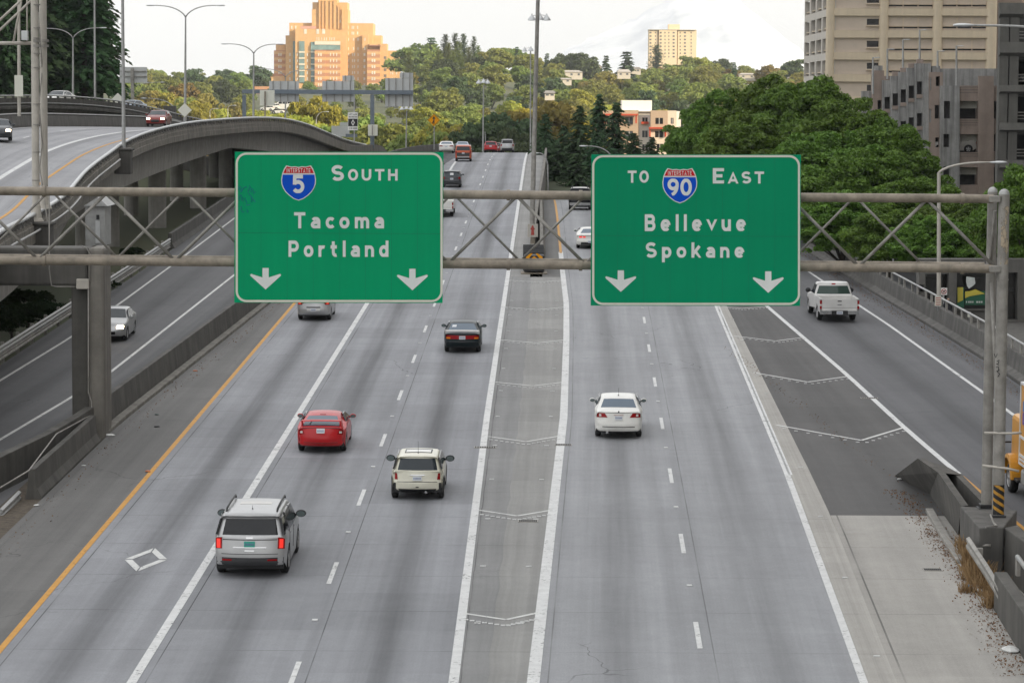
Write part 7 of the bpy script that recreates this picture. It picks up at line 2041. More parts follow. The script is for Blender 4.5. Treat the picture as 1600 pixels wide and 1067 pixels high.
# ---- little houses on the slope
M['hwall'] = mat('white_house_wall', (.50, .45, .38), .85, var=.05); M['hroof'] = mat('grey_shingle_roof', (.20, .185, .17), .9, var=.15); M['hroof2'] = mat('pale_flat_roof', (.36, .33, .30), .9)
def house(label, px, py, wpx, hpx, Y, roof='hroof', roofh=.45, wall='hwall'):
    c_ = W(px, py, Y); w_, h_ = wpx*Y/FPX, hpx*Y/FPX; d_ = max(6, w_*.6); zb = c_.z-1.2
    t = thing('house', label, 'house', c_, group='houses on the wooded hill')
    MB().bb(c_.x-w_/2, c_.x+w_/2, Y, Y+d_, zb, c_.z+h_).build('wall', M[wall], t)
    e = .5; z = c_.z+h_; rh = h_*roofh
    b = MB(); x0, x1, y0, y1 = c_.x-w_/2-e, c_.x+w_/2+e, Y-e, Y+d_+e; ym = (y0+y1)/2; xi = w_*.22
    vs = [(x0, y0, z), (x1, y0, z), (x1, y1, z), (x0, y1, z), (x0+xi, ym, z+rh), (x1-xi, ym, z+rh)]
    b.add(vs, [(0, 1, 5, 4), (1, 2, 5), (2, 3, 4, 5), (3, 0, 4), (3, 2, 1, 0)]); b.build('roof', M[roof], t)
    n = max(2, int(w_/3.5))
    for k in range(n):
        x = c_.x-w_/2+w_*(k+.5)/n; MB().bb(x-.55, x+.55, Y-.08, Y, c_.z+h_*.35, c_.z+h_*.75).build('window', M['win_mid'], t)
house('wide white house at left of the ridge row, under tall conifer', 893, 121, 34, 8, 1390, 'hroof2', .35)
house('white house just below the wide white one', 881, 130, 24, 6, 1330, 'hroof2', .3)
house('white house with steep gable right of pointed dark conifer', 975, 120, 20, 7, 1420, 'hroof2', .6)
house('cream house behind tree on the ridge, left of pale tower block', 993, 114, 16, 6, 1500, 'hroof', .5)
house('grey roofed house low among yellow trees left of conifers', 859, 152, 15, 6, 1010, 'hroof', .7)
house('long pale house at right end of ridge', 1168, 123, 26, 6, 1450, 'hroof2', .4)
house('pale house in the gap beside the cream tower', 1241, 128, 18, 6, 1400, 'hroof2', .3)
house('brown roofed house tucked into ridge trees', 930, 110, 20, 5, 1560, 'hroof', .8)
# school-like low building and parked vans below the brick tower
t = thing('low_building', 'long low terracotta building left of the brick tower', 'building', (0, 0, 0))
o = MB(); a, c_ = W(335, 135, 1500), W(432, 150, 1500); o.bb(a.x, c_.x, 1500, 1512, c_.z-4, a.z); o.build('wall', mat('terracotta_wall', (.42, .22, .12), .85), t)
pbox(t, 'roof_plant', 348, 360, 130, 134.9, 1502, 1508, M['hwall'])
for i, (x, y, s_) in enumerate(((433, 172, 1.0), (452, 172, 1.35), (463, 174, .9), (424, 174, .85), (441, 178, .8))):
    p_ = W(x, y, 820); t = vehicle('van', ['white van parked below brick tower, left of tall van', 'tallest white camper van parked below the brick tower', 'small white car right of the camper van', 'leftmost white car parked below the brick tower', 'white car parked in front of the white vans'][i], 'van', suv(M['paint_white'], 5.2*s_, 2.0*s_, 1.0*s_), p_, (0, 0, rad(80)), group='vehicles parked below the brick tower')

# ---- downtown towers just outside the frame on the right; they shade the freeway
for i, (y0, y1, h, x) in enumerate(((-260, -90, 130, 112), (-90, 40, 150, 108), (40, 150, 140, 106), (150, 270, 155, 106), (270, 415, 145, 106))):
    t = thing('office_tower', ['broad office tower behind the viewpoint', 'tall office tower right of the viewpoint', 'office tower beside the gantry end', 'office tower behind dark garage', 'office tower farthest along the street'][i], 'building', (x+20, (y0+y1)/2, -14))
    MB().bb(x, x+45, y0, y1, -16, h).build('wall', M['beige_side'], t)
    b = MB()
    for z in np.arange(-8, h-4, 4.0): b.bb(x-.08, x+.02, y0+2, y1-2, z, z+1.9)
    b.build('window_band', M['win_mid'], t)

# ---- under the viaduct
t = thing('utility_cabinet', 'grey timber utility hut under the edge of the viaduct', 'cabinet', (0, 0, 0))
pbox(t, 'wall', 133, 164, 322, 384, 131, 133, M['galv']); a, c_ = W(131, 322, 130.8), W(169, 322, 130.8)
b = MB(); b.add([(a.x, 130.7, a.z), (c_.x, 130.7, a.z), ((a.x+c_.x)/2+.1, 130.7, a.z+.42), (a.x, 133.2, a.z), (c_.x, 133.2, a.z), ((a.x+c_.x)/2+.1, 133.2, a.z+.42)], [(0, 1, 2), (5, 4, 3), (0, 2, 5, 3), (2, 1, 4, 5), (0, 3, 4, 1)]); b.build('roof', M['galv'], t)
pbox(t, 'door', 149, 156, 345, 380, 130.93, 130.99, M['alum']); pbox(t, 'vent', 150.5, 155, 336, 343, 130.93, 130.99, M['black'])
t = thing('dark_backing', 'dark concrete backing added to darken the space under the viaduct', 'wall', (0, 0, 0))
a, c_ = W(-60, 240, 300), W(470, 240, 300); MB().bb(a.x, c_.x, 300, 303, -16, W(0, 243, 300).z).build('wall', M['conc_dark'], t)  # added wall, a dark backing for the shade under the deck

# ---- mountain
def mountain():
    MY = 16000.0; b = MB(); n, k = 90, 26
    prof = [(560, 150), (700, 138), (790, 118), (850, 98), (900, 70), (950, 48), (1000, 24), (1035, 3), (1065, -14), (1095, -22), (1125, -18), (1150, -2), (1180, 22), (1215, 50), (1255, 82), (1300, 108), (1380, 135), (1500, 150)]
    for j in range(k):
        v = j/(k-1)
        for i in range(n):
            px = lerp(560, 1500, i/(n-1))
            for (a, ya), (c_, yc) in zip(prof[:-1], prof[1:]):
                if a <= px <= c_: top = lerp(ya, yc, (px-a)/(c_-a)); break
            top += 2.2*math.sin(px*.19)+1.6*math.sin(px*.43+1)+1.1*math.sin(px*.9); p = W(px, top, MY); base = W(px, 165, MY).z
            rg = math.sin(px*.11+v*5)*.5+math.sin(px*.053+1.3*v)*.7+math.sin(px*.21+2)*.25
            z = lerp(p.z, base-30, v)+rg*(p.z-base)*.05*math.sin(math.pi*v)
            b.v.append((p.x, MY-v*2600+rg*170*math.sin(math.pi*min(1, v*1.1)), z))
    for j in range(k-1):
        for i in range(n-1): b.f.append((j*n+i, j*n+i+1, (j+1)*n+i+1, (j+1)*n+i)); b.m.append(0)
    m, t, bs = nodes('snow_and_hazed_rock'); nn = NT(t); p = nn.geo()
    f = nn.noise(p, .0022, 6, .65, (1, 1, 1.6))
    nn.l(nn.ramp(f, [(.40, (.86, .87, .88)), (.50, (.62, .66, .70)), (.62, (.36, .41, .47))]), bs.inputs['Base Color']); bs.inputs['Roughness'].default_value = .9  # rock tones paled and blued, distance haze mixed into the colour
    o = b.build('mountain', m, smooth=True, recalc=False); o['kind'] = 'structure'
mountain()
# ================================================================== trees and plants
RS_ = np.random.RandomState(11)
def leaf_cloud(centres, radii, per, size, squash=.8, aspect=1.5, inward=.55, droop=0.0, flat=.42):
    """leaf quads on many overlapping clumps; returns vertex array"""
    out = []
    for c, r in zip(centres, radii):
        n = max(6, int(per*(r/np.mean(radii))**2))
        d = RS_.normal(size=(n, 3)); d /= np.linalg.norm(d, axis=1, keepdims=True)
        d[:, 2] = np.where(d[:, 2] < -.35, -d[:, 2], d[:, 2])
        rr = r*(inward+(1-inward)*RS_.rand(n, 1)**.6)
        p = np.array(c)+d*rr*np.array([1, 1, squash])
        nr = d*flat+RS_.normal(size=(n, 3))*.55; nr /= np.linalg.norm(nr, axis=1, keepdims=True)
        a = np.cross(nr, RS_.normal(size=(n, 3))); a /= np.linalg.norm(a, axis=1, keepdims=True)+1e-9
        b = np.cross(nr, a)
        s = size*(.6+.8*RS_.rand(n, 1))
        a = a*s*aspect*.5; b = b*s*.5
        if droop: p[:, 2] -= droop*RS_.rand(n)
        out.append(np.stack([p-a*.9, p-b*.8+a*.15, p+a*1.1, p+b*.8+a*.15], 1))
    return np.concatenate(out)
def quads_mesh(name, q, mats, extra=None):
    """quads (n,4,3) to a mesh; extra = MB whose faces use material 1"""
    n = len(q); v = q.reshape(-1, 3); f = np.arange(n*4).reshape(n, 4)
    me = bpy.data.meshes.new(name)
    ev = np.array(extra.v) if extra else np.zeros((0, 3)); ef = extra.f if extra else []
    nl = n*4+sum(len(x) for x in ef)
    me.vertices.add(len(v)+len(ev)); me.vertices.foreach_set('co', np.concatenate([v, ev]).ravel())
    me.loops.add(nl); li = np.concatenate([f.ravel(), np.array([len(v)+i for x in ef for i in x], dtype=int)]) if ef else f.ravel(); me.loops.foreach_set('vertex_index', li)
    tot = [4]*n+[len(x) for x in ef]; st = np.concatenate([[0], np.cumsum(tot)[:-1]])
    me.polygons.add(len(tot)); me.polygons.foreach_set('loop_start', st.astype(int)); me.polygons.foreach_set('loop_total', tot)
    for m in mats: me.materials.append(m)
    if extra: me.polygons.foreach_set('material_index', [0]*n+[1]*len(ef))
    me.update(calc_edges=True); me.validate()
    return me
M['leaf_maple'] = leafmat('maple_leaves', (.046, .096, .012), (.165, .270, .042), .25, 1.4, .012, .03)
M['leaf_green'] = leafmat('green_leaves', (0.122, 0.166, 0.049), (0.238, 0.288, 0.087), .3, .08)
M['leaf_olive'] = leafmat('olive_leaves', (0.159, 0.184, 0.054), (0.279, 0.294, 0.091), .3, .08)
M['leaf_yel'] = leafmat('yellow_green_leaves', (0.241, 0.254, 0.046), (0.410, 0.383, 0.085), .35, .08)
M['leaf_rust'] = leafmat('rusty_leaves', (0.168, 0.138, 0.046), (0.264, 0.210, 0.072), .3, .08)
M['leaf_blue'] = leafmat('blue_green_leaves', (0.063, 0.092, 0.048), (0.106, 0.140, 0.071), .25, .08)
M['needle'] = leafmat('cedar_needles', (0.038, 0.074, 0.032), (0.088, 0.144, 0.061), .2, .4)
M['needle2'] = leafmat('fir_needles', (0.046, 0.086, 0.046), (0.096, 0.153, 0.077), .2, .4)
M['drygrass'] = leafmat('dry_grass', (.26, .18, .085), (.42, .31, .16), .3, 3.0)
M['litter'] = leafmat('fallen_leaves', (.11, .055, .025), (.22, .12, .05), .1, 6.0)

def deciduous(h, rw, nl, per, size, trunk=.35, seed=0, low=.25, narrow=1.0, rclump=(.14, .26)):
    """lumpy crown with limbs; returns (leaf quads, trunk MB)"""
    rs = np.random.RandomState(seed); cs, rr = [], []
    for k in range(nl):
        while True:
            d = rs.normal(size=3); d /= np.linalg.norm(d); u = rs.rand()**.42
            if d[2] > -.75: break
        lump = 1+.22*math.sin(3*math.atan2(d[1], d[0])+seed)+.14*math.sin(5*d[2]*2+seed*2)
        zc = h*(low+1)/2; rz = h*(1-low)/2
        r = rs.uniform(*rclump)*rw
        cs.append((d[0]*u*(rw-r*.8)*lump*narrow, d[1]*u*(rw-r*.8)*lump*narrow, zc+d[2]*u*(rz-r*.7)*(1+.1*math.sin(4*math.atan2(d[1], d[0]))))); rr.append(r)
    q = leaf_cloud(cs, rr, per, size)
    tb_ = MB(); top = h*(low+.25)
    tb_.tube([(0, 0, -1.0), (.05, 0, h*low*.6), (0, .08, top)], [trunk*1.3, trunk, trunk*.6], 8)
    for k in range(7):
        a = k*2.4+seed; e = cs[(k*7) % len(cs)]
        tb_.tube([(0, 0, h*low*(.7+.1*k/2)), (e[0]*.45, e[1]*.45, lerp(h*low, e[2], .55)), (e[0]*.9, e[1]*.9, e[2])], [trunk*.5, trunk*.3, trunk*.1], 6)
    return q, tb_
def conifer(h, R_, seed=0, levels=26, size=.5, droop=.35, low=.06, power=.85, per=8, lean=.0):
    rs = np.random.RandomState(seed); qs = []
    for k in range(levels):
        f = (k+.5)/levels; z = h*(low+(1-low)*f)
        L0 = R_*(1-f)**power+.25
        nb = max(4, int(9*(1-f)+4))
        for j in range(nb):
            a = rs.rand()*6.283; L = L0*rs.uniform(.62, 1.12); up = rs.uniform(-.05, .28)
            m = max(3, int(per*L/R_)+2)
            for i in range(m):
                t = (i+.4+rs.rand()*.6)/m; r = L*t
                zz_ = z+up*L*t-droop*L*t*t
                for _ in range(3):
                    w_ = size*(.55+.75*rs.rand())*(1.15-.5*t)
                    off = (rs.rand()-.5)*1.5*size*(1.2-t)
                    c = np.array([math.cos(a)*r-math.sin(a)*off, math.sin(a)*r+math.cos(a)*off, zz_-rs.rand()*size*.35])
                    dr = np.array([math.cos(a+rs.normal()*.5), math.sin(a+rs.normal()*.5), -.25-.5*t*droop+rs.normal()*.15]); dr /= np.linalg.norm(dr)
                    sd = np.cross(dr, [rs.normal()*.5, rs.normal()*.5, 1]); sd /= np.linalg.norm(sd)+1e-9
                    qs.append([c-dr*w_*.8, c-sd*w_*.33, c+dr*w_*.9, c+sd*w_*.33])
    t_ = MB(); t_.tube([(0, 0, -1.5), (0, 0, h*.5), (0, 0, h*.97)], [R_*.075, R_*.05, .03], 8)
    return np.array(qs), t_
def tree_thing(name, label, crown, trunk, pos, rz=0, s=1.0, sx=None, group=None, cat='tree'):
    t = thing(name, label, cat, pos, rz, group, local=True); t.scale = ((sx or s), (sx or s), s)
    link('trunk', trunk, t); link('crown', crown, t)
    return t
def mk(q, tb_, lm, tm=None, n='tree'):
    return quads_mesh('crown', q, [lm]), tb_.mesh('trunk', tm or M['bark'], True)

# leafy street trees on the right
mp = [mk(*deciduous(11.5, 5.4, 260, 250, .22, .30, seed=s, low=.04, rclump=(.10, .22)), M['leaf_maple']) for s in (1, 2, 3)]
def at_px(px, Y, dz=0): return Vector((W(px, 300, Y).x, Y, plane(Y)+.3+dz))
maples = [(1138, 238, 9.6, .92, 'leafy tree at left end of green row, beside flats'), (1200, 230, 10.4, 1.0, 'leafy tree second from the flats, in the green row'), (1262, 226, 10.7, 1.0, 'tallest leafy tree in front of the cream tower'), (1326, 214, 9.6, .92, 'leafy tree under the lowest garage lamp'),
          (1384, 200, 8.0, .84, 'leafy tree in front of the stepped garage wall'), (1168, 208, 7.8, .95, 'front leafy tree just right of the right sign top'), (1282, 198, 7.6, .9, 'front leafy tree behind gantry truss, over ramp wall end'), (1350, 182, 6.6, .8, 'low leafy tree behind the truss, left of tan lamp'), (1426, 176, 5.2, .74, 'low leafy tree left of the tan lamp post top'),
          (1490, 168, 4.4, .66, 'leafy tree right of the tan lamp post'), (1545, 164, 4.8, .55, 'leafy tree behind the gantry post caps'), (1606, 150, 7.4, .60, 'leafy tree cut by the right edge'), (1092, 246, 7.0, .7, 'low leafy tree touching the flats'), (1318, 170, 4.6, .62, 'bushy low tree hanging over middle of ramp wall'), (1392, 162, 4.3, .55, 'bushy low tree over ramp wall, left of small white sign'), (1462, 158, 4.2, .5, 'bushy low tree behind the no right turn sign')]
for i, (px, Y, h, s, lab) in enumerate(maples):
    c, t_ = mp[i % 3]
    tree_thing('maple_tree', lab, c, t_, at_px(px, Y), i*1.7, h/11.5, s*.96, 'leafy street trees')
# conifers beside the right carriageway
fir = [mk(*conifer(15, 5.6, seed=s, levels=44, size=.52, droop=.36, per=12, power=.72), M['needle2']) for s in (4, 5)]
cf = [(852, 330, 178, .9, 'dark conifer just right of the thick mast pole'), (880, 345, 196, 1.0, 'dark conifer second from mast pole, shorter'), (905, 322, 165, 1.0, 'pointed dark conifer above the slim curved lamp'), (936, 348, 147, .85, 'tallest narrow conifer left of the flats'), (962, 318, 160, 1.0, 'dark conifer in front of left end of the flats'),
      (930, 296, 215, 1.3, 'low dark conifer behind curved lamp'), (990, 305, 208, 1.35, 'broad low conifer at foot of the flats'), (872, 300, 225, 1.4, 'low dark conifer near curved lamp post'), (1018, 325, 214, 1.1, 'small conifer between flats and leafy trees'), (900, 290, 240, 1.6, 'lowest dark conifer above the dark saloon'), (958, 290, 232, 1.5, 'low spreading conifer just above the right sign')]
for i, (px, Y, tip, s, lab) in enumerate(cf):
    c, t_ = fir[i % 2]; z = W(px, 318, Y).z-1.5; h = W(px, tip, Y).z-z
    tree_thing('conifer_tree', lab, c, t_, Vector((W(px, 300, Y).x, Y, z)), i*2.1, h/15, h/15*s, 'conifers by the right carriageway')
# cedars, upper left
ced = [mk(*conifer(27, 6.5, seed=s, levels=34, size=1.0, droop=.42, per=9, low=.10, power=.75), M['needle']) for s in (7, 8)]
cd = [(-25, 345, 28, 'huge cedar at the very left edge'), (22, 372, 27, 'cedar behind the narrow sign back'), (58, 350, 29, 'cedar behind the tan twin posts'), (98, 366, 27.5, 'cedar behind double-arm lamp at left'), (132, 352, 27, 'cedar behind the slim silver pole'), (158, 385, 23, 'rightmost cedar sloping down to the grey sign back'), (5, 330, 20, 'shorter cedar in front at the left edge')]
for i, (px, Y, h, lab) in enumerate(cd):
    c, t_ = ced[i % 2]; x = W(px, 150, Y).x
    tree_thing('cedar_tree', lab, c, t_, Vector((x, Y, W(px, 158, Y).z-1)), i*1.3, h/27, h/27*(.95 if i != 5 else .85), 'tall cedars behind upper viaduct')

# far hill wood: many separate crowns sharing a few meshes
shapes = [deciduous(12, 6.2, 70, 62, .68, .3, seed=s, low=.05, rclump=(.16, .32)) for s in (21, 22, 23)]
LM_ = {'leaf_green': 'green', 'leaf_olive': 'olive', 'leaf_yel': 'yellow-green', 'leaf_rust': 'rusty', 'leaf_blue': 'dark bluish'}
far = {k: [quads_mesh('tree', q, [M[k], M['bark']], t_) for q, t_ in shapes] for k in LM_}
mshapes = [deciduous(12, 6.0, 110, 130, .42, .3, seed=s, low=.05, rclump=(.14, .27)) for s in (24, 25)]
mid = {k: [quads_mesh('tree', q, [M[k], M['bark']], t_) for q, t_ in mshapes] for k in LM_}
pq, pt_ = conifer(20, 4.0, seed=31, levels=44, size=.75, droop=-.9, per=4, power=.42, low=.02); popl = quads_mesh('tree', pq, [M['leaf_blue'], M['bark']], pt_); popl2 = quads_mesh('tree', pq, [M['leaf_green'], M['bark']], pt_)
cq, ct_ = conifer(15, 3.6, seed=9, levels=16, size=1.1, per=5); conf = quads_mesh('tree', cq, [M['needle2'], M['bark']], ct_)
cq2, ct2 = conifer(15, 4.2, seed=12, levels=28, size=.6, per=8); conf2 = quads_mesh('tree', cq2, [M['needle2'], M['bark']], ct2)
def single(name, label, me, pos, s, sx, rz, group):
    o = link(name, me, None, pos); o.scale = (sx, sx, s); o.rotation_euler = (0, 0, rz); return tag(o, label, 'tree', group)
AVOID = [(425, 628, 1560, 2400), (942, 1064, 520, 640)]
cnt = 0
def zone(px, Y):
    row = 160-gz((px-800)/FPX*Y, Y)*FPX/Y
    if px < 300 and Y > 1150: return ['leaf_olive', 'leaf_olive', 'leaf_green', 'leaf_yel']
    if px < 350 and Y > 1100: return ['leaf_olive', 'leaf_blue']
    if px < 430 and Y > 1250: return ['leaf_blue', 'leaf_blue', 'leaf_green']
    if px < 430: return ['leaf_yel', 'leaf_yel', 'leaf_olive', 'leaf_green', 'leaf_rust']
    if px < 640: return ['leaf_green', 'leaf_olive', 'leaf_yel', 'leaf_green']
    if px < 800 and Y < 1000: return ['leaf_green', 'leaf_olive', 'leaf_yel', 'leaf_green']
    if px < 830: return ['leaf_green', 'leaf_olive', 'leaf_blue', 'leaf_green', 'leaf_olive']
    if px < 960 and Y < 1000: return ['leaf_yel', 'leaf_rust', 'leaf_green', 'leaf_olive']
    if Y > 1250: return ['leaf_olive', 'leaf_rust', 'leaf_olive', 'leaf_green']
    return ['leaf_green', 'leaf_olive', 'leaf_blue', 'leaf_yel']
Y = 640.0
while Y < 1760 and cnt < 292:
    stp = 12.4*FPX/Y; px = 196+R.random()*stp
    while px < 1265:
        x_ = px+R.uniform(-.3, .3)*stp; y_ = Y+R.uniform(-22, 22)
        ok = not any(a < x_ < b and c <= y_ <= d for a, b, c, d in AVOID)
        if 420 < x_ < 500 and 700 < y_ < 900: ok = False
        if x_ > 1060 and y_ < 1000: ok = False
        if ok and any(abs(x_-hx) < hw_ and y_ < hy for hx, hw_, hy in ((893, 22, 1390), (975, 14, 1420), (859, 10, 1010), (1168, 18, 1450), (1241, 14, 1400))) and y_ > 1180 and R.random() < .85: ok = False
        if ok and cnt < 295:
            k = R.choice(zone(x_, y_)); X = (x_-800)/FPX*y_
            s = R.uniform(.78, 1.25)*(1.0 if y_ < 1500 else .9)*(.5 if 415 < x_ < 632 and y_ > 950 else .75 if 400 < x_ < 640 and y_ > 780 else 1)
            lab = {'leaf_green': 'rounded green tree among the woods on the far hill', 'leaf_olive': 'rounded olive tree among the woods on the far hill', 'leaf_yel': 'yellow-green tree among the woods on the far hill', 'leaf_rust': 'rusty brown tinged tree among the woods on the far hill', 'leaf_blue': 'dark bluish green tree among the woods on the far hill'}[k]
            single('hill_tree', lab, R.choice(far[k] if y_ > 900 else mid[k]), (X, y_, gz(X, y_)-.5), s, s*R.uniform(.95, 1.25), R.random()*6.3, {'leaf_green': 'green trees on the far hill', 'leaf_olive': 'olive trees on the far hill', 'leaf_yel': 'yellow-green trees on the far hill', 'leaf_rust': 'rusty trees on the far hill', 'leaf_blue': 'dark trees on the far hill'}[k]); cnt += 1
        px += stp
    Y += 78
# poplars and outstanding ridge trees
for i, (px, top, Y, me, sx, lab) in enumerate(((694, 55, 1480, popl, 1.0, 'leftmost of the tall dark poplars'), (709, 53, 1500, popl, .9, 'second tall dark poplar'), (722, 54, 1470, popl, .9, 'third tall dark poplar'), (738, 58, 1490, popl, .85, 'rightmost tall dark poplar'), (730, 74, 1420, popl2, 1.1, 'green poplar in front of the dark poplars'), (683, 78, 1400, popl2, 1.1, 'green poplar at left foot of the dark poplars'), (706, 80, 1380, popl2, 1.2, 'green poplar below the second dark poplar'), (637, 82, 1450, popl2, 1.1, 'green poplar right of the brick tower'),
        (745, 72, 1440, popl2, 1.0, 'green poplar at right foot of the dark poplars'), (715, 66, 1450, popl2, 1.0, 'green poplar between second and third dark poplars'), (699, 68, 1440, popl2, 1.0, 'green poplar just right of leftmost dark poplar'),
        (1022, 71, 1800, popl, 1.25, 'dark columnar tree in front of pale tower block'))):
    z0 = gz((px-800)/FPX*Y, Y)-1; zt = W(px, top, Y).z; X = (px-800)/FPX*Y
    single('poplar_tree', lab, me, (X, Y, z0), (zt-z0)/20, sx*(zt-z0)/20, i*1.9, 'poplars on the ridge')
for i, (px, top, Y, sx, lab) in enumerate(((805, 73, 1450, 1.0, 'small pointed conifer on the ridge left of mast'), (852, 83, 1500, 1.0, 'pointed ridge conifer left of the wide white house'), (944, 86, 1480, 1.1, 'narrow dark ridge conifer above the white houses'), (976, 80, 1480, 1.7, 'broad dark ridge conifer right of the white houses'), (1143, 97, 1500, 1.0, 'pointed ridge conifer right of pale tower block'), (1200, 100, 1450, 1.4, 'conifer left of the cream tower'), (672, 58, 1560, 1.5, 'dark conifer left of the poplars'))):
    z0 = gz((px-800)/FPX*Y, Y)-1; zt = W(px, top, Y).z; X = (px-800)/FPX*Y
    single('ridge_conifer', lab, conf, (X, Y, z0), (zt-z0)/15, sx*(zt-z0)/15, i, 'conifers on the ridge')
for i, (px, top, Y, k, sx, lab) in enumerate(((876, 81, 1500, 'leaf_blue', .9, 'dark round tree at left end of ridge houses'), (905, 82, 1500, 'leaf_blue', 1.0, 'dark round tree above the wide white house'), (1068, 86, 1620, 'leaf_green', 1.0, 'round tree at right foot of pale tower block'), (1095, 88, 1620, 'leaf_yel', .9, 'yellow-green round tree right of pale tower block'), (1125, 91, 1600, 'leaf_blue', .9, 'dark round tree on ridge in front of mountain'), (1240, 91, 1450, 'leaf_blue', 1.1, 'dark round tree touching the cream tower'), (648, 65, 1560, 'leaf_green', 1.3, 'big green tree beside the brick tower'), (770, 76, 1520, 'leaf_olive', 1.2, 'olive tree right of the poplars'), (400, 101, 1560, 'leaf_blue', 1.2, 'dark tree left of the brick tower'))):
    z0 = gz((px-800)/FPX*Y, Y)-1; zt = W(px, top, Y).z; X = (px-800)/FPX*Y
    single('hill_tree', lab, far[k][i % 3], (X, Y, z0), (zt-z0)/12, sx*(zt-z0)/12, i, 'single trees along the ridge')
# nearer trees just past the brow
for i, (px, top, Y, k, sx, lab) in enumerate(((826, 158, 520, 'leaf_rust', 1.1, 'rusty tree behind the mast poles'), (845, 165, 560, 'leaf_yel', 1.1, 'golden tree right behind the thick mast pole'), (795, 176, 470, 'leaf_blue', 1.0, 'dark tree behind the silver car on the brow'), (770, 186, 465, 'leaf_blue', 1.0, 'dark tree behind the red car on the brow'), (735, 205, 500, 'leaf_rust', .7, 'reddish shrub like tree behind pale blue car'), (705, 190, 520, 'leaf_yel', 1.0, 'yellow-green tree behind the white saloon'), (650, 196, 520, 'leaf_olive', 1.0, 'olive tree left of the merge sign'), (606, 190, 540, 'leaf_green', 1.1, 'green tree right of the far sign column'), (812, 200, 440, 'leaf_blue', .8, 'dark bush behind the mast base'),
        (560, 178, 560, 'leaf_green', 1.1, 'green tree behind the lane sign'), (495, 150, 640, 'leaf_yel', .7, 'narrow yellow-green tree between far sign panels'), (455, 176, 600, 'leaf_yel', .8, 'clipped yellow-green tree before the parked vans'), (425, 178, 590, 'leaf_yel', .7, 'clipped small tree below the parked vans'))):
    z0 = gz((px-800)/FPX*Y, Y)-1; zt = W(px, top, Y).z; X = (px-800)/FPX*Y
    single('tree', lab, mid[k][i % 2], (X, Y, z0), (zt-z0)/12, sx*(zt-z0)/12, i*1.1, 'trees just past the brow')
for i, (px, top, Y, lab) in enumerate(((800, 188, 455, 'dark conifer behind roof of silver car on the brow'), (783, 196, 470, 'dark conifer between red and silver cars on brow'), (757, 200, 480, 'dark conifer behind the mast lamp with three domes'))):
    z0 = gz((px-800)/FPX*Y, Y)-1; zt = W(px, top, Y).z; X = (px-800)/FPX*Y
    single('conifer_tree', lab, conf2, (X, Y, z0), (zt-z0)/15, 1.2*(zt-z0)/15, i, 'conifers just past the brow')

# shrubs under the viaduct, left
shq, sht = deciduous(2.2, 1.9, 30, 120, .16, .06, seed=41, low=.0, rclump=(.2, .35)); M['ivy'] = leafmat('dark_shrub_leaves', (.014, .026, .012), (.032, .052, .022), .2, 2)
shm = mk(shq, sht, M['ivy'])
for i, (px, py, s, lab) in enumerate(((20, 508, 1.0, 'dark shrub at left edge under the viaduct'), (45, 496, 1.2, 'second dark shrub under the viaduct'), (72, 486, 1.0, 'dark shrub left of the concrete column'), (96, 480, .8, 'small dark shrub touching the concrete column'), (8, 480, 1.3, 'dark shrub deep under the viaduct'), (55, 466, 1.1, 'dark shrub behind the others under viaduct'), (190, 440, .6, 'small weed clump right of column by guard rail'), (226, 388, .6, 'low weeds beside fence post under viaduct'))):
    tree_thing('shrub', lab, shm[0], shm[1], G(px, py+10)+Vector((-.9, 0, -.45*s)), i, s*.62, s*.85, 'shrubs under the viaduct', 'shrub')

# dry grass and fallen leaves
def tuft(mb_q, c, n, h, spread, rs):
    for _ in range(n):
        a = rs.rand()*6.28; r = spread*rs.rand()**.7; p = np.array([c[0]+math.cos(a)*r, c[1]+math.sin(a)*r, c[2]])
        d = np.array([rs.normal()*.35, rs.normal()*.35, 1]); hh = h*rs.uniform(.5, 1.15); w_ = .018
        s = np.array([math.cos(a*3), math.sin(a*3), 0])*w_; t = p+d*hh
        mb_q.append([p-s, p+s, t+s*.4, t-s*.4])
rs = np.random.RandomState(5); q = []
for px, py, n, h, sp_ in ((1514, 872, 200, .55, .35), (1524, 890, 240, .65, .4), (1535, 912, 240, .6, .4), (1548, 930, 200, .5, .35), (1558, 938, 120, .45, .3), (1518, 905, 120, .4, .3), (1548, 872, 200, .6, .4), (1562, 868, 180, .6, .35), (1508, 860, 160, .45, .3), (1530, 880, 220, .6, .4), (1552, 948, 160, .45, .3), (1512, 925, 90, .3, .25)):
    g_ = G(px, py); tuft(q, g_, n, h, sp_, rs)
o = link('dry_grass', quads_mesh('dry_grass', np.array(q), [M['drygrass']])); o['kind'] = 'stuff'; o['label'] = 'straw coloured dry grass around the leaning guard rail'
q = []
def leaves(line, off, y0, y1, n, sp_, zf=zflat, up=.02):
    for _ in range(n):
        y = rs.uniform(y0, y1); x = line(y)+off+rs.normal()*sp_; a = rs.rand()*3.14; s = rs.uniform(.014, .038)
        d = np.array([math.cos(a)*s, math.sin(a)*s, rs.normal()*.01]); e = np.array([-math.sin(a)*s*.7, math.cos(a)*s*.7, rs.normal()*.01]); p = np.array([x, y, zf(y)+up])
        q.append([p-d, p-e, p+d, p+e])
leaves(RC, -.5, 100, 190, 1800, .3); leaves(LB, .5, 66, 150, 500, .22, zl, .02)
pl_ = Line([(1452, 800), (1484, 850), (1510, 890), (1545, 950), (1580, 1020)]); leaves(pl_, -.1, 64, 83, 1600, .28); leaves(Line([(1395, 745), (1440, 790), (1480, 840)]), -.3, 78, 90, 800, .22)
leaves(lambda y: RI(y)-2.0-.05*(y-85), 0, 84, 130, 260, .14, up=.012)
o = link('fallen_leaves', quads_mesh('fallen_leaves', np.array(q), [M['litter']])); o['kind'] = 'stuff'; o['label'] = 'brown fallen leaves and grit along the kerbs'
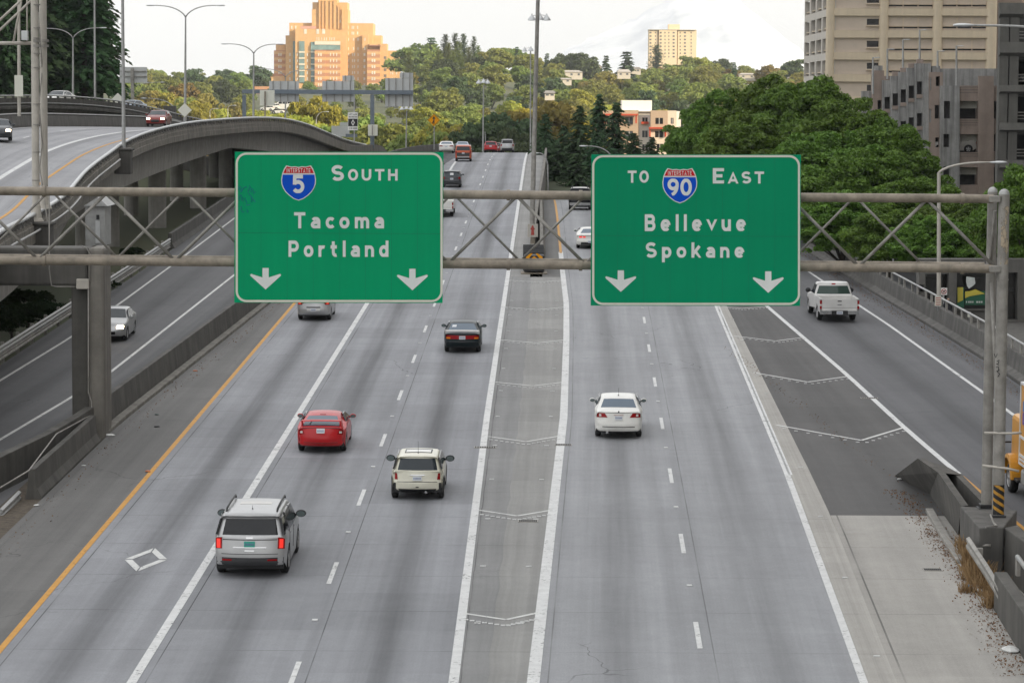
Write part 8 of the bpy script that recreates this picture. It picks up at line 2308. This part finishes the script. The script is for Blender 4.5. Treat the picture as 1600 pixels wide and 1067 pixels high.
# scraps of litter, drains, manholes
M['scrap'] = mat('white_scrap', (.6, .6, .58), .7); M['scrapo'] = mat('orange_scrap', (.45, .14, .05), .7); M['scrapb'] = mat('blue_scrap', (.05, .25, .45), .6)
for i, (px, py, s, m_, lab) in enumerate(((171, 681, .22, 'scrap', 'white crumpled bag at foot of the column'), (57, 790, .12, 'scrap', 'small white scrap by left barrier foot'), (231, 737, .14, 'scrapo', 'orange scrap beside the yellow line'), (131, 728, .09, 'scrap', 'tiny pale scrap on the left shoulder'), (245, 667, .14, 'black', 'dark rubber scrap on the left shoulder'), (245, 648, .12, 'hyd', 'dark green scrap on the left shoulder'), (305, 580, .12, 'scrapo', 'pale orange scrap near yellow line'), (1514, 916, .13, 'scrapb', 'blue wrapper by the dry grass'), (1579, 1017, .32, 'scrap', 'white paper sheet on lower right apron'), (1536, 904, .16, 'scrap', 'white cup caught in dry grass'), (1406, 749, .12, 'scrap', 'white scrap at tip of the barrier nose'))):
    c_ = G(px, py); o = MB(); n = 7
    o.lathe([(s*.9, 0), (s, s*.12), (s*.6, s*.3), (s*.1, s*.34)], 7, Matrix.Translation((0, 0, .01)) @ Matrix.Rotation(i, 4, 'Z') @ Matrix.Diagonal((1, .7, 1, 1)))
    ob = o.build('litter', M[m_]); ob.location = c_; tag(ob, lab, 'litter', 'scraps on the road')
def grate(label, px, py, w_, l, white=None):
    c_ = G(px, py); t = thing('drain_grate', label, 'drain', c_, local=True, group='drains in the road')
    t.rotation_euler = (math.atan(RG), 0, 0)
    b = MB(); b.bb(-w_/2, w_/2, -l/2, l/2, 0, .014); b.build('frame', M['galv_dirty'], t)
    b = MB()
    for k in range(9): x = -w_/2+.06+(w_-.12)*k/8; b.bb(x-.022, x+.022, -l/2+.05, l/2-.05, .015, .019)
    b.build('slots', M['dark'], t)
grate('slotted drain grate on the painted median below fifth chevron', 825, 814, .62, .42)
grate('slotted drain grate crossing right edge of painted median', 880, 695, .62, .40)
grate('drain slab crossing left edge of painted median', 758, 699, .8, .4)
grate('steel drain cover on the lower right apron', 1457, 890, .55, .35)
grate('drain grate in the gore by ramp line', 1358, 622, .7, .35)

# ================================================================== the figure on the pavement behind the rail
def person():
    base = Vector((W(1481, 470, 142).x, 142.0, plane(142)-.5))
    t = thing('person', 'person in dark jacket with pale backpack standing behind the ramp rail', 'person', base, rad(200), local=True)
    def skin(name, pts, edges, rad_, m, root=0, sub=2):
        me = bpy.data.meshes.new(name); me.from_pydata(pts, edges, []); o = bpy.data.objects.new(name, me); COL.objects.link(o); o.parent = t
        o.modifiers.new('skin', 'SKIN'); o.modifiers.new('sub', 'SUBSURF').levels = 2; o.modifiers['sub'].render_levels = 2
        for i, r_ in enumerate(rad_): me.skin_vertices[0].data[i].radius = r_ if isinstance(r_, tuple) else (r_, r_)
        me.skin_vertices[0].data[root].use_root = True; me.materials.append(m)
        return o
    M['jacket'] = mat('dark_jacket', (.014, .015, .020), .8); M['skin'] = mat('skin', (.42, .26, .18), .6, var=.05); M['hair'] = mat('dark_hair', (.02, .014, .01), .7); M['jean'] = mat('dark_trousers', (.02, .024, .036), .85)
    body = skin('body', [(0, 0, .95), (0, .01, 1.15), (0, .01, 1.40), (0, .015, 1.48), (0, .03, 1.60), (.19, .0, 1.40), (.23, .0, 1.14), (.20, .12, .92), (-.19, 0, 1.40), (-.23, .0, 1.14), (-.20, .12, .92), (.10, 0, .90), (.105, .02, .50), (.11, -.02, .08), (.11, .12, .04), (-.10, 0, .90), (-.105, .05, .50), (-.11, .0, .08), (-.11, .14, .04)],
         [(0, 1), (1, 2), (2, 3), (3, 4), (2, 5), (5, 6), (6, 7), (2, 8), (8, 9), (9, 10), (0, 11), (11, 12), (12, 13), (13, 14), (0, 15), (15, 16), (16, 17), (17, 18)],
         [(.17, .11), (.15, .10), (.17, .11), .055, (.08, .095), .06, .048, .035, .06, .048, .035, .09, .065, .045, .035, .09, .065, .045, .035], M['jacket'])
    skin('head', [(0, .03, 1.53), (0, .035, 1.60), (0, .03, 1.67)], [(0, 1), (1, 2)], [.055, (.075, .09), (.06, .075)], M['skin'])
    skin('hair', [(0, -.02, 1.62), (0, .0, 1.70)], [(0, 1)], [(.08, .085), (.075, .085)], M['hair'])
    skin('trousers', [(0, 0, .93), (.10, 0, .88), (.107, .02, .50), (.11, -.02, .10), (-.10, 0, .88), (-.107, .05, .50), (-.11, 0, .10)], [(0, 1), (1, 2), (2, 3), (0, 4), (4, 5), (5, 6)], [(.18, .12), .10, .075, .06, .10, .075, .06], M['jean'])
    for sg in (1, -1):
        for k in range(5):
            a = (-.03+.015*k)
            skin('finger', [(sg*.20+a*.6, .12, .90), (sg*.20+a, .135, .86-.004*(2-abs(k-2))), (sg*.20+a, .15, .82+.012*abs(k-2))], [(0, 1), (1, 2)], [.010, .009, .007], M['skin'])
    b = MB(); b.box((0, -.18, 1.22), (.30, .16, .42)); o = b.build('backpack', M['galv'], t, bevel=.05)
person()
# ================================================================== thin evening haze
m = bpy.data.materials.new('haze'); m.use_nodes = True; t = m.node_tree
for nd in list(t.nodes): t.nodes.remove(nd)
o_ = t.nodes.new('ShaderNodeOutputMaterial'); v_ = t.nodes.new('ShaderNodeVolumePrincipled')
v_.inputs['Color'].default_value = (.92, .95, 1.0, 1); v_.inputs['Density'].default_value = 7e-5; v_.inputs['Anisotropy'].default_value = .2
t.links.new(v_.outputs[0], o_.inputs['Volume'])
hz = MB().bb(-9500, 9500, -700, 17500, -90, 800).build('haze', m); hz['kind'] = 'stuff'; hz.display_type = 'WIRE'
# ================================================================== put each Empty at its thing's base
for r in WROOTS:
    L = Vector(r.location)
    if L.length < 1e-6:
        vs = [Vector(c)+ch.location for ch in r.children if ch.type == 'MESH' for c in ch.bound_box]
        if vs:
            lo = Vector([min(v[i] for v in vs) for i in range(3)]); hi = Vector([max(v[i] for v in vs) for i in range(3)])
            L = Vector(((lo.x+hi.x)/2, (lo.y+hi.y)/2, lo.z)); r.location = L
    for ch in r.children: ch.location = Vector(ch.location) - L
